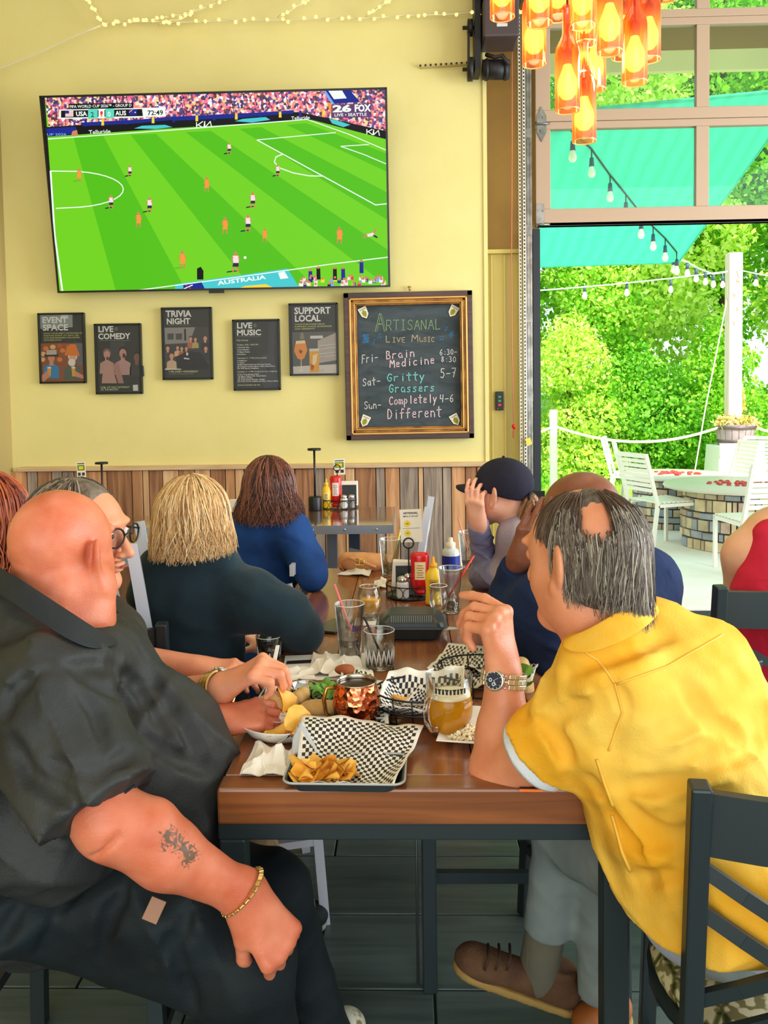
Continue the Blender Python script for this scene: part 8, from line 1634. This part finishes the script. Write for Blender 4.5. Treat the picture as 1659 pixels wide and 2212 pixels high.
for k in range(12):
    a = 2 * PI * k / 12; obj('loop_wire', MB().tube([(R0 * math.cos(a + .26 * math.cos(t)), R0 * math.sin(a + .26 * math.cos(t)), .024 + .02 * math.sin(t)) for t in [2 * PI * i / 16 for i in range(16)]], .0013, 5, closed=True, cap=False), M_wire, g, True)
obj('floor_disc', MB().lathe([(.001, .002), (R0, .002), (R0, .005), (.001, .005)], n=32), M_wire, g, True)
obj('handle', MB().tube([(0, 0, .005), (0, 0, .17)] + [(.018 * math.sin(t), 0, .188 - .018 * math.cos(t)) for t in [2 * PI * i / 16 for i in range(17)]], .003, 6), M_wire, g, True)
squeeze('red ketchup bottle standing upside down in the caddy on the long table', P(908, 1282, cdc.y - .02) * 1 + V3(0, 0, 0), .148, .034, M_ket, M_wc2, labelm=(M_lab, M_red2), upside=True)
mb_ = T(937, 1306); squeeze('yellow mustard bottle right of the ketchup on the long table', (mb_.x, mb_.y, TZ), .165, .029, M_mus, mat('orange nozzle', (240, 170, 40), .35), name='mustard_bottle', labelm=(mat('mustard label', (200, 160, 40), .5), M_red2))
def shaker(base, label, m):
    g = thing('shaker', label, 'shaker', base); obj('shaker_body', MB().lathe([(.001, 0), (.021, 0), (.022, .004), (.021, .05), (.017, .058)], n=10, smooth=False), m, g, True); obj('shaker_top', MB().lathe([(.0175, .056), (.0185, .058), (.018, .07), (.010, .076), (.001, .077)], n=20), M_ss, g, True)
sp = P(870, 1290, cdc.y - .045); shaker((sp.x, sp.y, TZ + .005), 'glass salt shaker at the front of the caddy', mat('salt shaker glass', (226, 226, 222), .1)); shaker((sp.x + .02, sp.y + .055, TZ + .005), 'pepper shaker behind the salt shaker in the caddy', mat('pepper', (120, 112, 104), .2))
nh = cdc + V3(-.012, .035, .005); g = thing('napkin_holder', 'black napkin holder stuffed with white napkins in the caddy', 'holder', nh)
for s_ in (-1, 1): obj('side_plate', MB().box(nh + V3(0, s_ * .022, .055), (.07, .003, .09), bevel=.001), M_blkp, g)
obj('napkin_stack', MB().box(nh + V3(-.006, 0, .065), (.085, .036, .10), Euler((0, .06, 0)).to_matrix(), bevel=.004), M_nap, g)
def sign(px0, py0, px1, py1, Y, label, zt=0):
    A = P(px0, py1, Y); w = P(px1, py1, Y).x - A.x; h = P(px0, py0, Y).z - A.z; pn = Panel(A, (1, 0, .03), (-.03, .0, 1)); R = Matrix((pn.U, pn.V, pn.N)).transposed(); g = thing('menu_card', label, 'card', A + V3(w / 2, 0, 0))
    obj('card', MB().box(A + pn.U * w / 2 + pn.V * h / 2, (w, h, .002), R), mat('cream card', (240, 230, 206), .5), g); mats = [mat('card ink', (50, 46, 44), .5), mat('card yellow', (240, 206, 40), .5), mat('card green', (90, 140, 50), .5)]
    m = MB(); O = A + pn.N * .0015
    def r(x0, y0, x1, y1, mi, l=0): m.add([O + pn.U * w * x + pn.V * h * y + pn.N * l * .0004 for x, y in ((x0, y0), (x1, y0), (x1, y1), (x0, y1))], [(0, 1, 2, 3)], mi)
    if px1 - px0 > 40:
        text_mb('ARTISANAL', w * .13, O + pn.U * w * .5 + pn.V * h * .86, pn.U, pn.V, pn.N, m, 0, 'CENTER', .03); text_mb('MENU & TAP LIST', w * .09, O + pn.U * w * .5 + pn.V * h * .77, pn.U, pn.V, pn.N, m, 0, 'CENTER', .02); r(.1, .42, .9, .43, 0)
        for cy_ in (.57, .28):
            vs = [O + pn.U * (w * .33 + w * .15 * math.cos(a)) + pn.V * (h * cy_ + w * .15 * math.sin(a)) + pn.N * .0004 for a in [2 * PI * i / 16 for i in range(16)]]; m.add(vs, [tuple(range(16))], 1); r(.27, cy_ - .01, .39, cy_ + .01, 0, 2)
    else:
        r(.1, .45, .9, .8, 2); r(.25, .52, .75, .72, 1, 1); r(.1, .86, .9, .92, 0); r(.12, .12, .42, .32, 0); r(.58, .12, .88, .32, 0)
    obj('card_print', m, mats, g)
    if zt: q = A + V3(w / 2, .004, 0); obj('stem', MB().cyl((q.x, q.y, zt), q + V3(0, 0, .02), .003, n=8).cyl((q.x, q.y, zt), (q.x, q.y, zt + .004), .03), M_wire, g)
    return g
sign(866, 1101, 913, 1172, cdc.y + .02, 'cream upright menu card clipped above the caddy on the long table')
# hand sanitiser
c_ = T(974, 1232); g = thing('sanitiser_bottle', 'clear pump bottle with a blue label at the far end of the table', 'bottle', (c_.x, c_.y, TZ))
obj('bottle_body', MB().lathe([(.001, 0), (.034, 0), (.036, .006), (.036, .070), (.030, .086), (.016, .092)], n=32), mat('clear gel', (206, 216, 214), .15), g, True); obj('paper_label', MB().lathe([(.0365, .008), (.0365, .062)], n=32), mat('blue label', (28, 50, 150), .4), g, True); obj('bottle_cap', MB().lathe([(.018, .088), (.020, .090), (.020, .112), (.010, .116), (.009, .132), (.001, .134)], n=24), mat('cream cap', (240, 232, 214), .4), g, True)
# ---- far table set
def lamp(px, py, Yl, z, label):
    c_ = P(px, py, Yl); c_.z = z; g = thing('table_lamp', label, 'lamp', c_); M_l = mat('matt black lamp', (26, 26, 28), .4)
    obj('lamp_base', MB().lathe([(.001, 0), (.036, 0), (.037, .003), (.037, .07), (.034, .078), (.001, .079)], n=28), M_l, g, True); obj('pole', MB().cyl((0, 0, .075), (0, 0, .335), .006, n=12), M_l, g, True); obj('lamp_head', MB().lathe([(.001, .330), (.036, .332), (.038, .336), (.036, .344), (.001, .345)], n=28), M_l, g, True)
yw = T(700, 1102, ZW).y
lamp(681, 1100, yw, ZW, 'slim black cordless table lamp on the table at the wall'); 
kt = T(726, 1098, ZW); squeeze('red ketchup bottle in the caddy on the wall table', kt + V3(0, -.005, .01), .175, .032, M_ket, M_wc2, upside=True, labelm=(mat('white label', (230, 220, 210), .5), M_red2)); squeeze('yellow squeeze bottle left of the ketchup on the wall table', kt + V3(-.052, -.01, .0), .17, .027, M_mus, mat('yellow nozzle', (240, 200, 60), .35), name='mustard_bottle', labelm=(mat('pale yellow label', (240, 230, 150), .5), M_red2))
g = thing('condiment_caddy', 'black wire condiment caddy on the wall table', 'caddy', kt + V3(.02, 0, 0))
for z in (.004, .05): obj('hoop', MB().tube([(.095 * math.cos(a), .07 * math.sin(a), z) for a in [2 * PI * i / 32 for i in range(32)]], .0025, 6, closed=True, cap=False), M_wire, g, True)
for k in range(10): a = 2 * PI * k / 10; obj('loop_wire', MB().tube([(.095 * math.cos(a + .28 * math.cos(t)), .07 * math.sin(a + .28 * math.cos(t)), .026 + .022 * math.sin(t)) for t in [2 * PI * i / 14 for i in range(14)]], .0018, 5, closed=True, cap=False), M_wire, g, True)
obj('handle', MB().tube([(-.01, -.01, .0), (-.01, -.01, .21)] + [(-.01 + .018 * math.sin(t), -.01, .228 - .018 * math.cos(t)) for t in [2 * PI * i / 14 for i in range(15)]], .003, 6), M_wire, g, True)
shaker(kt + V3(.048, -.03, .005), 'clear salt shaker in the caddy on the wall table', MATS['salt shaker glass']); shaker(kt + V3(.088, -.02, .005), 'pepper shaker in the caddy on the wall table', MATS['pepper'])
nh = kt + V3(.075, .03, .005); g = thing('napkin_holder', 'black framed napkin holder in the caddy on the wall table', 'holder', nh); obj('side_plate', MB().box(nh + V3(0, -.016, .07), (.08, .003, .11), bevel=.001), M_blkp, g); obj('napkin_stack', MB().box(nh + V3(0, 0, .075), (.095, .028, .14), bevel=.004), M_nap, g)
sign(722, 992, 746, 1026, kt.y + .03, 'small upright card with a green picture above the wall table caddy'); sign(167, 998, 186, 1032, 4.72, 'small upright card at the left back table, above the grey-haired head', ZW - .08)
lamp(222, 1090, 4.8, ZW - .08, 'slim black lamp at the left back table, only its top in view')
b = MB(); q = P(505, 1092, 3.4); b.box(q, (.03, .02, .05)); solo('sugar_caddy', b, M_nap, 'small white packets standing left of the blue shoulder', 'packets')

# ================================================================== BOTTLE CHANDELIER
def pendants():
    am = clearmat('amber bottle glass', (255, 138, 62), .2, .04); nn = am.node_tree; tl = nn.nodes.new('ShaderNodeBsdfTranslucent'); tl.inputs[0].default_value = (1, .28, .06, 1); mx = nn.nodes.new('ShaderNodeMixShader'); mx.inputs[0].default_value = .3; ou = nn.nodes['Material Output']; sr = ou.inputs[0].links[0].from_socket; nn.links.new(sr, mx.inputs[1]); nn.links.new(tl.outputs[0], mx.inputs[2]); nn.links.new(mx.outputs[0], ou.inputs[0]); M_sk = mat('bulb socket', (120, 40, 24), .4)
    M_bulb = emit('glowing bulb glass', (255, 226, 130), 1.6); M_bs = bpy.data.materials.new('filament bulb'); M_bs.use_nodes = True; nn = M_bs.node_tree; b_ = nn.nodes['Principled BSDF']; b_.inputs['Base Color'].default_value = (0, 0, 0, 1)
    lw = nn.nodes.new('ShaderNodeLayerWeight'); lw.inputs[0].default_value = .35; rp = nn.nodes.new('ShaderNodeValToRGB'); rp.color_ramp.elements[0].color = (1, .86, .5, 1); rp.color_ramp.elements[1].color = (1, .42, .1, 1); nn.links.new(lw.outputs['Facing'], rp.inputs[0]); nn.links.new(rp.outputs[0], b_.inputs['Emission Color']); b_.inputs['Emission Strength'].default_value = 9
    bm_ = MB(); r = .0375; bm_.lathe([(r - .002, 0), (r, 0), (r + .0004, .004), (r, .17), (r * .92, .19), (r * .6, .212), (.016, .228), (.0145, .25), (.0145, .30), (.016, .302), (.016, .312), (.012, .312)], n=36); bott = bm_.mesh('bottle'); bott.materials.append(am)
    rm = MB(); rm.tube([((r - .001) * math.cos(a), (r - .001) * math.sin(a), .001) for a in [2 * PI * i / 36 for i in range(36)]], .0016, 6, closed=True, cap=False); rim = rm.mesh('cut_rim'); rim.materials.append(mat('self-lit amber rim', (250, 190, 120), .15, emit=(255, 150, 70), es=.25))  # cut rim given a faint glow of its own, though it is no lamp
    bl = MB().lathe([(.001, .035), (.016, .038), (.027, .052), (.031, .072), (.029, .092), (.019, .118), (.013, .135), (.012, .142)], n=28).mesh('bulb'); bl.materials.append(M_bs)
    sk_ = MB().lathe([(.001, .138), (.0135, .138), (.015, .142), (.015, .178), (.008, .186), (.001, .187)], n=20).mesh('socket'); sk_.materials.append(M_sk)
    L = [(1085, 44, 2.62, 'amber bottle pendant alone at the upper left of the chandelier, cut by the top edge'), (1165, 58, 2.5, 'amber bottle pendant above the leftmost low one'), (1154, 146, 2.7, 'leftmost low amber bottle pendant, in front of the door track'), (1205, 46, 2.85, 'amber bottle pendant mostly hidden behind its neighbours at top'), (1258, 62, 2.6, 'amber bottle pendant in the middle of the top row'), (1265, 101, 2.72, 'amber bottle pendant directly below the middle top one'), (1317, 120, 2.5, 'wide amber bottle pendant right of the chandelier centre'), (1371, 186, 2.6, 'lowest amber bottle pendant on the right side'), (1402, 136, 2.85, 'rightmost amber bottle pendant, behind the lower right one'),
         (1226, 246, 2.62, 'second lowest amber bottle pendant with a tall filament'), (1284, 201, 2.85, 'amber bottle pendant just above and right of the lowest'), (1262, 312, 2.7, 'lowest amber bottle pendant of the whole chandelier'), (1440, 4, 2.9, 'amber bottle pendant barely showing at the top right corner of the chandelier'), (1345, 131, 2.95, 'amber bottle pendant partly hidden between the two right ones')]
    for px, py, Y, lab in L:
        p = P(px, py - 6, Y); g = thing('bottle_pendant', lab, 'pendant lamp', p, 0, 'amber bottle pendants of the chandelier')
        for nm, me in (('bottle', bott), ('cut_rim', rim), ('bulb', bl), ('socket', sk_)): o = link(bpy.data.objects.new(nm, me)); o.parent = g
        obj('cord', MB().tube([(0, 0, .185), (0, 0, 4.62 - p.z)], .0035, 6), mat('dark lamp cord', (70, 30, 20), .6), g, True)
    for px, py, e in ((1160, 60, 3), (1260, 120, 5), (1370, 120, 4)):
        p = P(px, py, 2.7); light('pendant_glow', 'POINT', p, (0, 0, 0), e, .06, (1, .62, .3))
pendants()
